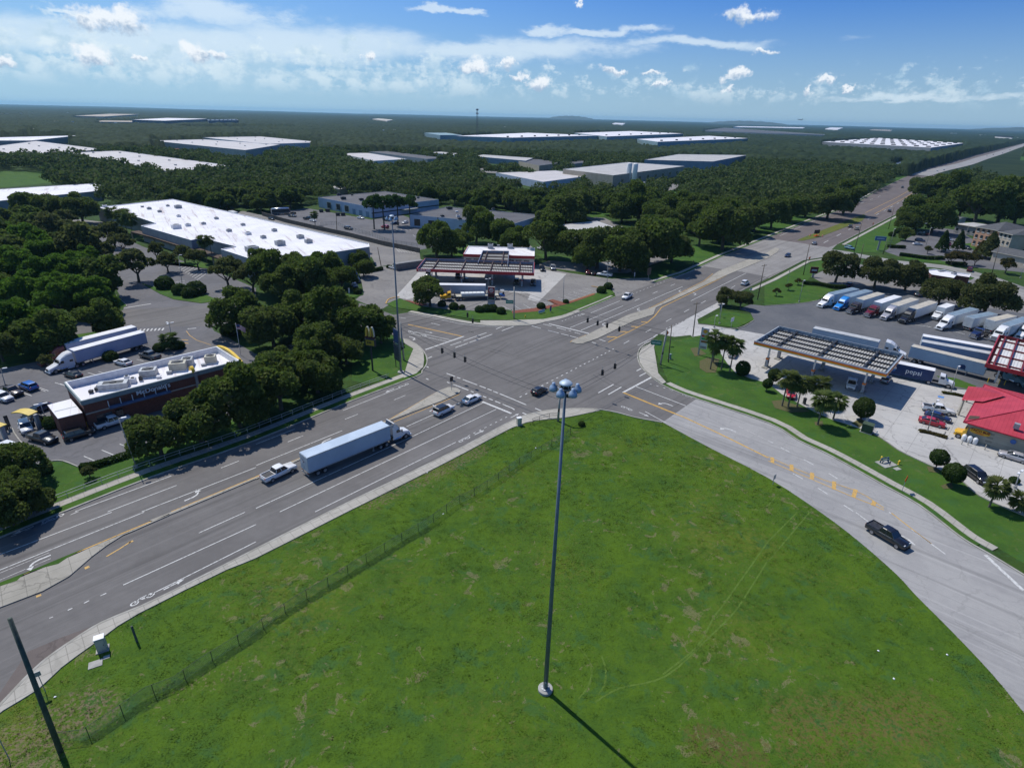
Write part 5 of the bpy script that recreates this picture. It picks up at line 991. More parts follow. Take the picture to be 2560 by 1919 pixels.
# curved yellow brow at the far end and small one over the wall
def brow(e, A, B, z0, rise, w_, mat, name='yellow_brow', n=10):
 A, B = Vector(A), Vector(B); m_ = MB(); dv = (B-A); nr = Vector((dv.y, -dv.x, 0)).normalized(); rings = []
 for i in range(n+1):
  f_ = i/n; p = A+dv*f_; z = z0+rise*math.sin(math.pi*f_)**.8; q_ = p-Vector((e.location.x, e.location.y, 0))
  rings.append([(q_.x, q_.y, z), (q_.x+nr.x*w_, q_.y+nr.y*w_, z), (q_.x+nr.x*w_, q_.y+nr.y*w_, z+.45), (q_.x, q_.y, z+.45)])
 return m_.loft(rings).build(name, mat, e)
bb, cc_ = Vector((b.x, b.y, 0)), Vector((c.x, c.y, 0)); brow(e, bb.lerp(cc_, -.02), bb.lerp(cc_, 1.12), h5-.8, 1.1, .6, YELM)
ab = Vector((b.x-a.x, b.y-a.y, 0)); pa_ = Vector((a.x, a.y, 0)); u_ = ab.normalized(); nv = Vector((u_.y, -u_.x, 0))
brow(e, pa_+ab*.685-nv*1.6, pa_+ab*.685+nv*.3, h5-.2, .8, .6, YELM); panel(e, 'wall_fin', a, b, .675, .69, 0, h5+.1, GREYM, .25, .5)
# filling station shop and red canopy
h6 = 4.8; s0, s1, s2 = g(KT, 770, 302, h6), g(KT, 1748, 332, h6), g(KT, 1745, 222, h6); s3 = g(KT, 835, 190, h6)
e = building('filling_station_shop', 'white-roofed filling station shop with a red fascia behind the red canopy', [s0, s1, s1+(s3-s0), s3], h6, W_CREAM, WROOF, .3, WHITEM)
panel(e, 'red_fascia', s0, s1, -.002, 1.002, h6-1.1, h6-.02, REDF, .12, .24); panel(e, 'red_fascia', s3, s0, 0, 1, h6-1.1, h6-.02, REDF, .12, .24)
for u in (.02, .13, .24, .62, .73, .84): panel(e, 'window', s0, s1, u+.01, u+.09, .7, 3.0, GLASS, .06)
for x, y in ((1140, 225), (1410, 225)): unit(e, KT, x, y, h6-.3, (2.2, 2.0, 1.7), 0, GREYM)
unit(e, KT, 1250, 200, h6-.3, (1.2, .8, .6), 0, GREYM)
DECK = stained('canopy_deck', (.20, .195, .185), (.16, .155, .15), (.10, .09, .085), R(10), .5, 2)
RIBM = pm('deck_rib_pale', (.50, .49, .46), (.40, .39, .37), 2, .6)
def canopy(name, label, quad, zt, fh, red, inner, deckm, girder, nx, ny, cols, stripe=None, stem=None):
 """flat pump canopy: perimeter fascia, sunken deck, girders, columns with pumps"""
 c = sum(quad, Vector())/4; e = empty(name, (c.x, c.y, 0), 0, label, 'canopy'); q_ = [Vector(p) for p in rel(quad, e)]
 zd = zt-fh+.12
 polys = [q_] + ([[Vector(p) for p in rel(stem, e)]] if stem else [])
 for pl in polys:
  MB().prism([(p.x, p.y) for p in pl], zd-.1, zd).build('deck', deckm, e)
 dk = MB()
 for A, B in zip(q_, q_[1:]+q_[:1]):
  L = (B-A).length; rz = math.atan2((B-A).y, (B-A).x); n_ = Vector(((B-A).y, -(B-A).x, 0)).normalized(); m_ = (A+B)/2
  MB().box((m_.x+n_.x*.10, m_.y+n_.y*.10, zt-fh/2), (L+.4, .2, fh), rz).build('fascia', red, e)
  if stripe:
   for (f0, f1, mt) in stripe: MB().box((m_.x+n_.x*.215, m_.y+n_.y*.215, zt-fh+fh*(f0+f1)/2), (L+.43, .03, fh*(f1-f0)), rz).build('fascia_stripe', mt, e)
  ns = int(L/1.6)
  br = MB().box((m_.x-n_.x*.05, m_.y-n_.y*.05, zt-fh/2+.03), (L-.1, .1, fh), rz)
  for i in range(ns): p = A+(B-A)*((i+.5)/ns)-n_*.3; br.box((p.x, p.y, zd+.35), (.08, .46, .7), rz)
  br.build('fascia_back', inner, e)
 gm = MB()
 A, B, Cc, Dd = q_
 for i in range(ny):
  f_ = (i+.5)/ny; p0, p1 = A.lerp(Dd, f_), B.lerp(Cc, f_); m_ = (p0+p1)/2; gm.box((m_.x, m_.y, zd+.25), ((p1-p0).length-.6, .28, .32), math.atan2((p1-p0).y, (p1-p0).x))
 for i in range(nx):
  f_ = (i+.5)/nx; p0, p1 = A.lerp(B, f_), Dd.lerp(Cc, f_); m_ = (p0+p1)/2; gm.box((m_.x, m_.y, zd+.5), ((p1-p0).length-.5, .34, .36), math.atan2((p1-p0).y, (p1-p0).x))
 if stem:
  S = polys[1]
  for i in range(4): f_ = (i+.5)/4; p0, p1 = S[0].lerp(S[3], f_), S[1].lerp(S[2], f_); m_ = (p0+p1)/2; gm.box((m_.x, m_.y, zd+.25), ((p1-p0).length-.3, .28, .32), math.atan2((p1-p0).y, (p1-p0).x))
  for f_ in (.18, .8): p0, p1 = S[0].lerp(S[1], f_), S[3].lerp(S[2], f_); m_ = (p0+p1)/2; gm.box((m_.x, m_.y, zd+.5), ((p1-p0).length-.3, .34, .36), math.atan2((p1-p0).y, (p1-p0).x))
  for A_, B_ in ((S[1], S[2]), (S[2], S[3]), (S[3], S[0])): m_ = (A_+B_)/2; MB().box((m_.x, m_.y, zt-fh/2), ((B_-A_).length, .2, fh), math.atan2((B_-A_).y, (B_-A_).x)).build('fascia', inner, e)
 gm.build('girder', girder, e)
 ribs = MB(); n = int((B-A).length/.6)
 for i in range(n):
  f_ = (i+.5)/n; p0, p1 = A.lerp(B, f_), Dd.lerp(Cc, f_); m_ = (p0+p1)/2; ribs.box((m_.x, m_.y, zd+.03), ((p1-p0).length-.4, .26, .08), math.atan2((p1-p0).y, (p1-p0).x))
 ribs.build('deck_rib', RIBM if deckm is DECK else deckm, e)
 rz = math.atan2((B-A).y, (B-A).x)
 for p in cols:
  p = p-e.location; o = MB().box((p.x, p.y, (zd-.1)/2), (.38, .38, zd-.1), rz).build('column', WHITEM, e)
 EX.append([(p.x, p.y) for p in quad]); return e
PUMPM = pm('pump_grey', (.42, .43, .45), (.30, .31, .33), 2, .5)
def pumps(pts, rz, stripe, label):
 for p in pts:
  e = empty('fuel_pump', p, rz, label, 'fuel pump', label); MB().box((0, 0, .08), (3.0, 1.3, .16)).build('island_base', M_KERB, e); MB().box((.0, 0, 1.15), (1.1, .65, 2.0), 0, .95).build('pump_body', PUMPM, e, bevel=.04)
  MB().box((0, 0, 2.25), (1.2, .7, .3)).build('pump_sign', stripe, e); MB().box((0, -.34, 1.45), (.7, .06, .5)).build('display', GLASS, e); MB().box((0, .34, 1.45), (.7, .06, .5)).build('display', GLASS, e); MB().path([(-.6, .2, 1.6), (-.75, .25, .7), (-.62, .2, 1.1)], .03).path([(.6, -.2, 1.6), (.75, -.25, .7), (.62, -.2, 1.1)], .03).build('hose', BLACKP, e)
zk = 6.05; k0, k1, k2 = g(KT, 125, 505, zk), g(KT, 1737, 565, zk), g(KT, 1745, 418, zk); k3 = g(KT, 240, 362, zk)
kq = [k0, k1, k1+(k3-k0), k3]
def bil(q_, u, v): return q_[0].lerp(q_[1], u).lerp(q_[3].lerp(q_[2], u), v)
kc = [Vector((*bil(kq, u, v).xy, 0)) for u in (.11, .37, .64, .90) for v in (.25, .78)]
st_ = [g(KT, 968, 415, zk), g(KT, 1378, 440, zk), g(KT, 1395, 262, zk), g(KT, 1035, 255, zk)]
ek = canopy('pump_canopy', 'big T-shaped red filling station canopy with girders on its roof', kq, zk, 1.0, REDF, pm('blue_grey_lining', (.17, .20, .28), (.13, .16, .23), 1), DECK, pm('brown_girder', (.075, .045, .04), (.05, .03, .03), 2, .7), 4, 4, kc, None, st_)
pumps([p+Vector((0, 0, .03)) for p in kc], math.atan2((k1-k0).y, (k1-k0).x)+math.pi/2, REDF, 'fuel pump under the red filling station canopy')
l_, rz_ = on_wall(k0, k1, .05, zk-.5, .24, ek); text3d('CIRCLE', 1.0, WHITEM, ek, l_, rz_, bold=.01)
l_, rz_ = on_wall(k0, k1, .103, zk-.5, .24, ek)
def ring_logo(parent, l_, rz_, r_, mat, letter, ext=.02):
 m_ = MB(); n = 24; c_ = [(math.cos(i*2*math.pi/n), math.sin(i*2*math.pi/n)) for i in range(n)]
 m_.loft([[(x*q*r_, -y_, z*q*r_) for x, z in c_] for q, y_ in ((.74, 0), (.74, ext), (1, ext), (1, 0))], False)
 o = m_.build('logo', mat, parent); o.location = l_; o.rotation_euler = (0, 0, rz_)
 text3d(letter, r_*1.3, mat, parent, l_, rz_, ext, bold=.02)
ring_logo(ek, l_, rz_, .55, WHITEM, 'K')
# orange striped canopy on the south corner
zs = 7.2; t0, t1, t2, t3 = g(A3, 2103, 1285, zs), g(A4, 1020, 1562, zs), g(A4, 1170, 1398, zs), g(A4, 100, 1158, zs)
sq = [t0, t1, t1+(t3-t0), t3]
ORF = pm('orange_stripe', (.92, .24, .018), (.85, .20, .015), 1, .4); REDS = pm('red_stripe', (.60, .04, .02), (.5, .035, .02), 1, .4); GREYF = pm('grey_fascia', (.38, .40, .42), (.32, .34, .36), 1, .5)
sc_c = [Vector((*bil(sq, u, v).xy, 0)) for u in (.09, .47, .86) for v in (.24, .76)]
es = canopy('pump_canopy', 'grey filling station canopy with orange and yellow stripes on its edge', sq, zs, 1.0, GREYF, pm('slate_lining', (.20, .25, .32), (.16, .21, .27), 1), DECK, DARKM, 3, 5, sc_c, ((.0, .14, WHITEM), (.14, .30, YELM), (.30, .68, ORF), (.68, .74, REDS)))
pumps([p+Vector((0, 0, .03)) for p in sc_c], math.atan2((t1-t0).y, (t1-t0).x)+math.pi/2, ORF, 'fuel pump under the orange striped canopy')
# red canopy for trucks at the right edge
zr = 6.6; u3, u0 = g(A4, 2003, 1232, zr), g(A4, 1890, 1478, zr); u1 = u0+(g(A4, 2211, 1555, zr)-u0)*2.6; rq = [u0, u1, u1+(u3-u0), u3]
er = canopy('truck_canopy', 'dark red canopy over the truck pumps, cut by the right edge', rq, zr, .9, REDF, pm('dark_red_girder', (.17, .02, .025), (.13, .016, .02), 1, .6), stained('pale_deck', (.60, .60, .60), (.52, .52, .53), (.42, .36, .34), R(20), .4, 2), pm('dark_red_girder', (.28, .022, .03)), 7, 4, [Vector((*bil(rq, u, v).xy, 0)) for u in (.15, .5, .85) for v in (.3, .7)])
# taco shop with red hipped roof
he = 3.7; e0, e3 = g(MT, 1378, 855, he), g(MT, 1640, 328, he); ed = (g(MT, 2211, 1092, he)-e0).normalized(); wv_ = e3-e0; e1 = e0+ed*27
e3 = e0+Vector((-ed.y, ed.x, 0))*wv_.length
ew = empty('taco_shop', (e0.x, e0.y, 0), 0, 'block-walled taco shop with a bright red hipped metal roof', 'building'); W_ = wv_.length; yv = Vector((-ed.y, ed.x, 0))
EX.append([e0, e1, e1+yv*W_, e3])
def tl(u, v, z): p = ed*u+yv*v; return (p.x, p.y, z)
MB().walls([tl(.7, .7, 0), tl(26, .7, 0), tl(26, W_-.7, 0), tl(.7, W_-.7, 0)], 0, he-.05).build('wall', BLOCK, ew)
m_, nt = new_mat('red_metal_roof'); k = NT_(nt); tcx = k.n('ShaderNodeTexCoord').outputs['Object']; rot = k.n('ShaderNodeVectorRotate', rotation_type='Z_AXIS'); k.l(tcx, rot.inputs[0]); rot.inputs['Angle'].default_value = -math.atan2(ed.y, ed.x)
s2 = k.n('ShaderNodeSeparateXYZ'); k.l(rot.outputs[0], s2.inputs[0]); fr = k.math('ABSOLUTE', k.math('SUBTRACT', k.math('FRACT', k.math('DIVIDE', s2.outputs[0], .62)), .5))
col = k.mix(k.ss(k.noise(tcx, .5, 4), .35, .65), (.43, .05, .07), (.36, .04, .058)); col = k.mix(k.math('MULTIPLY', k.ss(fr, .40, .47), .45), col, (.24, .015, .025)); k.out(k.bsdf(col, .5, 0, .3).outputs[0]); REDROOF = m_
hr = he+2.6; mid = W_/2; roof = MB(); o_ = .0
roof.add([tl(0, 0, he), tl(27, 0, he), tl(27, W_, he), tl(0, W_, he), tl(mid*.78, mid, hr), tl(27, mid, hr)], [(0, 1, 5, 4), (2, 3, 4, 5), (3, 0, 4)]); roof.build('roof', REDROOF, ew)
RIDGE = pm('dark_red_trim', (.28, .015, .03), (.22, .012, .025), 1, .5)
MB().tube(tl(0, 0, he+.03), tl(mid*.78, mid, hr+.03), .1).tube(tl(0, W_, he+.03), tl(mid*.78, mid, hr+.03), .1).tube(tl(mid*.78, mid, hr+.03), tl(27, mid, hr+.03), .12).tube(tl(0, 0, he-.05), tl(27, 0, he-.05), .13).tube(tl(0, 0, he-.05), tl(0, W_, he-.05), .13).build('ridge_trim', RIDGE, ew)
pg = MB(); v0, v1 = W_*.48, W_*.86; vm_ = (v0+v1)/2; pg.add([tl(-2.2, v0, he-.1), tl(-2.2, v1, he-.1), tl(-2.2, vm_, he+1.5), tl(4.2, vm_, he+1.5), tl(1.2, v0, he+.65), tl(1.2, v1, he+.65)], [(0, 2, 3, 4), (2, 1, 5, 3), (0, 1, 2)]); pg.build('porch_roof', REDROOF, ew)
pp = MB(); [pp.box(tl(-1.9, v, he/2-.1), (.35, .35, he-.2)) for v in (v0+.3, v1-.3)]; pp.build('porch_post', W_CREAM, ew)
hz_ = lambda u: he+2.6*u/(mid*.78)+.05
MB().add([tl(.35, 1.6, hz_(.35)), tl(.35, 4.0, hz_(.35)), tl(1.9, 4.0, hz_(1.9)), tl(1.9, 2.6, hz_(1.9))], [(3, 2, 1, 0)]).build('roof_well_shade', W_BROWN, ew)  # flat dark quad laid on the slope; its colour stands for a recess in shade
for v in (2.0, 5.0, W_-4): MB().box(tl(.68, v, 1.5), (.1, 1.8, 1.9), math.atan2(ed.y, ed.x)).build('window', GLASS, ew)
MB().box(tl(7.6, 2.2, he+1.3), (.9, .8, 1.0), math.atan2(ed.y, ed.x)).build('roof_vent', GREYM, ew); MB().tube(tl(13, 2.2, he+.6), tl(13, 2.2, he+1.4), .15).build('vent_pipe', GREYM, ew)
SIGNY = pm('sign_yellow', (.62, .36, .03), (.55, .30, .025), 1, .5); sgn = MB(); rzw = math.atan2(ed.y, ed.x); nvw = -yv
p = ed*2.9+nvw*(-.62); ring = []
for i in range(24): a_ = i*math.pi/12; x_ = 1.62*math.copysign(abs(math.cos(a_))**.7, math.cos(a_)); z_ = .55*math.copysign(abs(math.sin(a_))**.8, math.sin(a_)); ring.append((p.x+ed.x*x_, p.y+ed.y*x_, 2.4+z_))
sgn.loft([ring, [(q_[0]+nvw.x*.12, q_[1]+nvw.y*.12, q_[2]) for q_ in ring]]); sb = sgn.build('wall_sign', SIGNY, ew)
text3d('TACO BUS', .62, pm('sign_letter_red', (.16, .012, .008), None, 3), sb, (p.x+nvw.x*.16, p.y+nvw.y*.16, 2.55), rzw, bold=.018); MB().box((p.x+nvw.x*.15, p.y+nvw.y*.15, 2.1), (1.3, .04, .10), rzw).build('sign_stripe', REDS, sb)
rd = MB().lathe([(.0, 0), (.45, 0), (.45, .08), (0, .08)], n=16); q_ = ed*8+yv*.62; ro = rd.build('round_wall_sign', pm('blue_sign', (.05, .14, .40), (.04, .11, .34), 1, .4), ew); ro.location = (q_.x, q_.y, 2.4); ro.rotation_euler = (math.pi/2, 0, rzw)
for i, u in enumerate((.95, 1.85, 2.75)):
 pt = e0+ed*u-yv*.15; pt.z = 0; tk = empty('water_tank', pt, 0, ['left', 'middle', 'right'][i]+' one of three white plastic tanks at the taco shop wall', 'tank', 'white tanks by the taco shop'); MB().lathe([(.36, .05), (.41, .15), (.41, 1.05), (.3, 1.3), (.1, 1.4)], n=18).build('tank_body', WHITEM, tk, True); MB().lathe([(.13, 1.38), (.13, 1.47), (0, 1.48)], n=12).build('tank_lid', WHITEM, tk)
# hotel
hh = 9.6; PEACH = pm('peach_wall', (.52, .30, .20), (.46, .26, .17), .4, .85, world=True); TANW = pm('beige_stucco', (.46, .40, .33), (.40, .35, .29), .4, .85, world=True); HROOF = pm('grey_shingle', (.095, .098, .105), (.07, .072, .078), 1.2, .9, world=True)
def hipped(name, label, A, B, depth, h, wall, roofm, rise, wins, rows=3, hip=True, ov=.6):
 A, B = Vector(A), Vector(B); d = (B-A); d.z = 0; L = d.length; u = d/L; v = Vector((-u.y, u.x, 0)); e = empty(name, (A.x, A.y, 0), 0, label, 'building')
 def q(a_, b_, z): p = u*a_+v*b_; return (p.x, p.y, z)
 MB().walls([q(0, 0, 0), q(L, 0, 0), q(L, depth, 0), q(0, depth, 0)], 0, h).build('wall', wall, e); m_ = depth/2; hp = m_ if hip else -ov
 MB().add([q(-ov, -ov, h), q(L+ov, -ov, h), q(L+ov, depth+ov, h), q(-ov, depth+ov, h), q(min(hp, L/2), m_, h+rise), q(max(L-hp, L/2), m_, h+rise)], [(0, 1, 5, 4), (2, 3, 4, 5), (3, 0, 4), (1, 2, 5), (3, 2, 1, 0)]).build('roof', roofm, e)
 MB().walls([q(-ov, -ov, 0), q(L+ov, -ov, 0), q(L+ov, depth+ov, 0), q(-ov, depth+ov, 0)], h-.25, h+.05).build('eaves', W_CREAM, e)
 for i in range(wins):
  for j in range(rows):
   z = 1.3+j*(h/rows); c = q((i+.5)*L/wins, -.04, z+.7); w_ = MB().box(c, (1.3, .1, 1.5), math.atan2(u.y, u.x)).build('window', GLASS, e); MB().box((c[0]-v.x*.05, c[1]-v.y*.05, z-.25), (1.4, .12, .35), math.atan2(u.y, u.x)).build('sill', W_WHITE, w_)
   if i < 4 and depth > 3: c = q(-.04, (i+.5)*depth/4, z+.7); MB().box(c, (.1, 1.3, 1.5), math.atan2(u.y, u.x)).build('window', GLASS, e)
 EX.append([tuple((A+u*a_+v*b_)[:2]) for a_, b_ in ((-3, -3), (L+3, -3), (L+3, depth+3), (-3, depth+3))]); return e
hipped('hotel_wing', 'peach hotel wing with a grey hipped roof, nearest the car park', g(NT, 1560, 590, hh), g(NT, 1850, 640, hh), 24, hh, PEACH, HROOF, 3.0, 4)
hipped('hotel_wing', 'beige middle wing of the hotel between the peach parts', g(NT, 1880, 660, hh), g(NT, 2060, 700, hh), 22, hh, TANW, HROOF, 2.5, 3)
hipped('hotel_wing', 'beige gabled hotel wing cut by the right edge', g(NT, 2110, 640, hh+1), g(NT, 2420, 700, hh+1), 26, hh+1, TANW, HROOF, 3.5, 4)
hipped('hotel_bay', 'small peach bay with a white cap on the hotel front', g(NT, 2030, 700, 8.4), g(NT, 2120, 720, 8.4), 3, 8.4, PEACH, W_WHITE, .4, 1)
hipped('entrance_porch', 'hotel drive-in porch with a grey roof and cream gable', g(NT, 1790, 930, 4.6), g(NT, 2400, 1050, 4.6), 9, 4.6, TANW, HROOF, 2.0, 1, 1, False)
hipped('grill_house', 'grey restaurant with a dark red gable trim left of the hotel', g(NT, 1272, 550, 5), g(NT, 1585, 600, 5), 16, 5, W_GREY, LROOF, .6, 4, 1)
hipped('grey_roof_shed', 'small shed with a grey roof behind the grey restaurant', g(NT, 1140, 460, 4), g(NT, 1290, 480, 4), 12, 4, W_WHITE, LROOF, .8, 2, 1)
hb = 4.8; rb = gs(LT, [(395, 100), (560, 90), (1232, 182), (1205, 242), (965, 205), (920, 255), (512, 192)], hb)
e = building('diner', 'brown brick diner with a white flat roof behind the truck row trees', rb, hb, pm('brown_brick', (.10, .04, .03), (.075, .032, .025), 2, .85, world=True), WROOF, .4, WHITEM)
unit(e, LT, 915, 190, hb-.4, (1.6, 1.2, .8), .3); unit(e, LT, 700, 135, hb-.4, (3.5, 1.0, .4), .3, GREYM)
rb = gs(A4, [(1085, 605), (1180, 625), (1310, 680), (1290, 692), (1060, 650)], 4.4); building('diner_annex', 'low white-roofed annex of the brown diner behind the trees', rb, 4.4, W_BROWN, WROOF, .3, WHITEM)
# ------------------------------------------------------------ vehicles
def carpaint(name, c, metal=.0):
 return pm('paint_'+name, c, tuple(x*.9 for x in c), .8, .28, metal, .5, coat=.6)
PAINT = {'white': carpaint('white', (.72, .72, .73)), 'black': carpaint('black', (.012, .012, .014)), 'silver': carpaint('silver', (.42, .44, .46), .5), 'grey': carpaint('grey', (.12, .125, .13), .3), 'blue': carpaint('blue', (.02, .13, .45)), 'navy': carpaint('navy', (.012, .025, .09)),
         'red': carpaint('red', (.42, .02, .03)), 'maroon': carpaint('maroon', (.15, .012, .018)), 'beige': carpaint('beige', (.38, .36, .30)), 'yellow': carpaint('yellow', (.75, .42, .015)), 'teal': carpaint('teal', (.12, .25, .32)), 'bronze': carpaint('bronze', (.06, .045, .045), .3), 'brightblue': carpaint('bright_blue', (.015, .22, .62)), 'lightsilver': carpaint('pale_silver', (.46, .44, .46), .3)}
TYRE = pm('tyre_rubber', (.018, .018, .019), (.03, .03, .03), 3, .85); RIM = pm('wheel_rim', (.38, .38, .40), (.28, .28, .30), 4, .35, .7); CHROME = pm('chrome', (.62, .63, .65), (.5, .5, .52), 3, .2, .9)
LAMP = pm('headlamp_lens', (.70, .72, .74), (.5, .52, .55), 6, .15, .2); TAIL = pm('tail_lamp', (.40, .012, .012), (.3, .01, .01), 6, .25); UNDER = pm('underbody', (.02, .02, .021), (.03, .03, .031), 2, .9)
CARGLASS = pm('car_glass', (.012, .015, .018), (.02, .024, .028), 1, .06, spec=.8)
_tw = MB(); _tw.loft([[(r_*math.cos(i*math.pi/9), y, r_*math.sin(i*math.pi/9)) for i in range(18)] for r_, y in ((.62, -.5), (.92, -.5), (1, -.36), (1, .36), (.92, .5), (.62, .5))], False); TYREM = _tw.mesh('tyre')
_rw = MB(); _rw.loft([[(r_*math.cos(i*math.pi/7), y, r_*math.sin(i*math.pi/7)) for i in range(14)] for r_, y in ((.16, -.36), (.62, -.46), (.66, -.3), (.66, .3), (.62, .46), (.16, .36))]); RIMM = _rw.mesh('rim')
def wheel(e, x, y, r_, w_, rims=True):
 o = obj('wheel', TYREM, e, TYRE); o.location = (x, y, r_); o.scale = (r_, w_, r_)
 if rims: obj('rim', RIMM, o, RIM)
 return o
def ringx(x, w_, zb, zt, tw=.9):
 m_ = zb+(zt-zb)*.55; q_ = zb+(zt-zb)*.12
 return [(x, -w_*.88, zb), (x, w_*.88, zb), (x, w_, q_), (x, w_, m_), (x, w_*.965, zt-(zt-zb)*.1), (x, w_*tw, zt), (x, -w_*tw, zt), (x, -w_*.965, zt-(zt-zb)*.1), (x, -w_, m_), (x, -w_, q_)]
SPEC = {  # length, width, stations (x, half width share, z bottom, z top), cabin base x0 x1, roof x0 x1, roof z, wheel r, axle x
 'sedan': (4.75, 1.84, [(-2.37, .80, .45, .86), (-2.28, .93, .30, .98), (-1.4, 1, .22, 1.02), (.9, 1, .22, .98), (1.7, .97, .24, .90), (2.2, .90, .28, .80), (2.37, .74, .40, .66)], -1.95, 1.12, -1.12, .28, 1.45, .33, (-1.38, 1.40)),
 'hatch': (4.3, 1.82, [(-2.13, .82, .45, .95), (-2.05, .95, .32, 1.06), (-1.3, 1, .24, 1.06), (.9, 1, .24, 1.0), (1.5, .97, .26, .92), (2.0, .88, .30, .80), (2.13, .74, .42, .66)], -2.02, 1.05, -1.62, .22, 1.55, .34, (-1.28, 1.3)),
 'suv': (4.85, 1.96, [(-2.42, .86, .5, 1.05), (-2.34, .96, .36, 1.16), (-1.4, 1, .30, 1.16), (.9, 1, .30, 1.12), (1.7, .97, .32, 1.04), (2.3, .90, .36, .92), (2.42, .78, .48, .76)], -2.32, 1.15, -1.95, .45, 1.78, .38, (-1.42, 1.45)),
 'pickup': (5.9, 2.02, [(-2.95, .93, .55, 1.12), (-2.88, .97, .45, 1.16), (-1.0, 1, .42, 1.14), (.95, 1, .42, 1.20), (1.3, .99, .42, 1.18), (2.7, .95, .44, 1.06), (2.95, .84, .52, .90)], -1.02, 1.35, -.72, .62, 1.92, .42, (-1.78, 1.88))}
CARM = {}
def car_meshes(kind):
 if kind in CARM: return CARM[kind]
 L, W, st, c0, c1, r0, r1, zr_, wr, ax = SPEC[kind]; hw = W/2
 b = MB().loft([ringx(x, hw*f_, zb, zt) for x, f_, zb, zt in st]); body = b.mesh('body', True)
 zb0 = (1.0 if kind in ('sedan', 'hatch') else 1.12 if kind == 'suv' else 1.14)-.03; cw, rw = hw*.90, hw*.70
 mz = zr_-.05
 gl = MB().loft([[(c0, -cw, zb0), (c1, -cw, zb0), (c1, cw, zb0), (c0, cw, zb0)], [(r0-.04, -rw-.03, mz), (r1+.05, -rw-.03, mz), (r1+.05, rw+.03, mz), (r0-.04, rw+.03, mz)]]).mesh('windows')
 rf = MB(); rings = []
 for x, zz, wf in ((r0-.06, mz-.02, .97), (r0+.12, zr_-.01, 1), ((r0+r1)/2, zr_+.02, 1.02), (r1-.1, zr_-.01, 1), (r1+.08, mz-.03, .97)): rings.append([(x, -rw*wf-.03, zz-.05), (x, rw*wf+.03, zz-.05), (x, rw*wf-.06, zz+.02), (x, -rw*wf+.06, zz+.02)])
 rf.loft(rings)
 for sy in (-1, 1):                     # pillars
  for xb, xt in ((c1-.02, r1+.06), (c0+.02, r0-.05), ((c0+c1)/2-.05, (r0+r1)/2-.02)): rf.tube((xb, sy*(cw+.005), zb0), (xt, sy*(rw+.03), mz), .045, .04, 5)
 roof = rf.mesh('roof', False)
 hl = MB(); tl_ = MB(); zh = st[-2][3]-.08
 hls = [MB().box((st[-2][0]+.02, s_*hw*.66, zh), (.22, .38, .15)).mesh('headlight') for s_ in (-1, 1)]; zt_ = st[1][3]-.14
 tls = [MB().box((st[0][0]+.04, s_*hw*.74, zt_), (.16, .28, .2)).mesh('taillight') for s_ in (-1, 1)]
 gr_ = MB().box((st[-1][0]-.02, 0, st[-1][2]+.14), (.1, hw*1.0, .18)).mesh('grille'); bp = MB().box((st[-1][0]-.06, 0, .36), (.22, hw*1.5, .16)).box((st[0][0]+.06, 0, .46), (.2, hw*1.55, .14)).mesh('bumper')
 mi = [MB().box((c1-.28, s_*(hw+.09), zb0+.06), (.14, .2, .15)).mesh('mirror') for s_ in (-1, 1)]; bed = None
 if kind == 'pickup':
  bed = [MB().box((-1.98, 0, 1.172), (1.66, hw*1.62, .012)).mesh('bed_liner'), MB().box((-1.95, hw*.88, 1.22), (1.86, .1, .14)).box((-1.95, -hw*.88, 1.22), (1.86, .1, .14)).box((-2.86, 0, 1.22), (.1, hw*1.8, .14)).mesh('bed_rail')]
 CARM[kind] = (body, gl, roof, hls, tls, gr_, bp, mi, bed); return CARM[kind]
CATS = {'sedan': 'car', 'hatch': 'car', 'suv': 'car', 'pickup': 'pickup truck'}
def car(kind, color, t, x, y, t2, x2, y2, label, group=None, roof=None, far=False, bed='dark'):
 p = g(t, x, y); d = g(t2, x2, y2)-p; L, W, st, c0, c1, r0, r1, zr_, wr, ax = SPEC[kind]; body, gl, rm, hls, tls, grl, bp, mi, bm = car_meshes(kind)
 e = empty({'sedan': 'sedan_car', 'hatch': 'hatchback_car', 'suv': 'suv_car', 'pickup': 'pickup_truck'}[kind], (p.x, p.y, .03), math.atan2(d.y, d.x), label, CATS[kind], group); mt = PAINT[color]
 obj('body', body, e, mt); obj('windows', gl, e, CARGLASS); obj('roof', rm, e, PAINT[roof] if roof else mt)
 for a_ in ax:
  for s_ in (-1, 1): wheel(e, a_, s_*(W/2-.10), wr, .24, not far)
 if bm: obj('bed_liner', bm[0], e, DARKM if bed == 'dark' else mt); obj('bed_rail', bm[1], e, mt)
 if far: return e
 for m_ in hls: obj('headlight', m_, e, LAMP)
 for m_ in tls: obj('taillight', m_, e, TAIL)
 obj('grille', grl, e, BLACKP); obj('bumper', bp, e, UNDER if color != 'white' else GREYM)
 for m_ in mi: obj('mirror', m_, e, mt)
 return e
ALONG = (B2, 2400, 620)
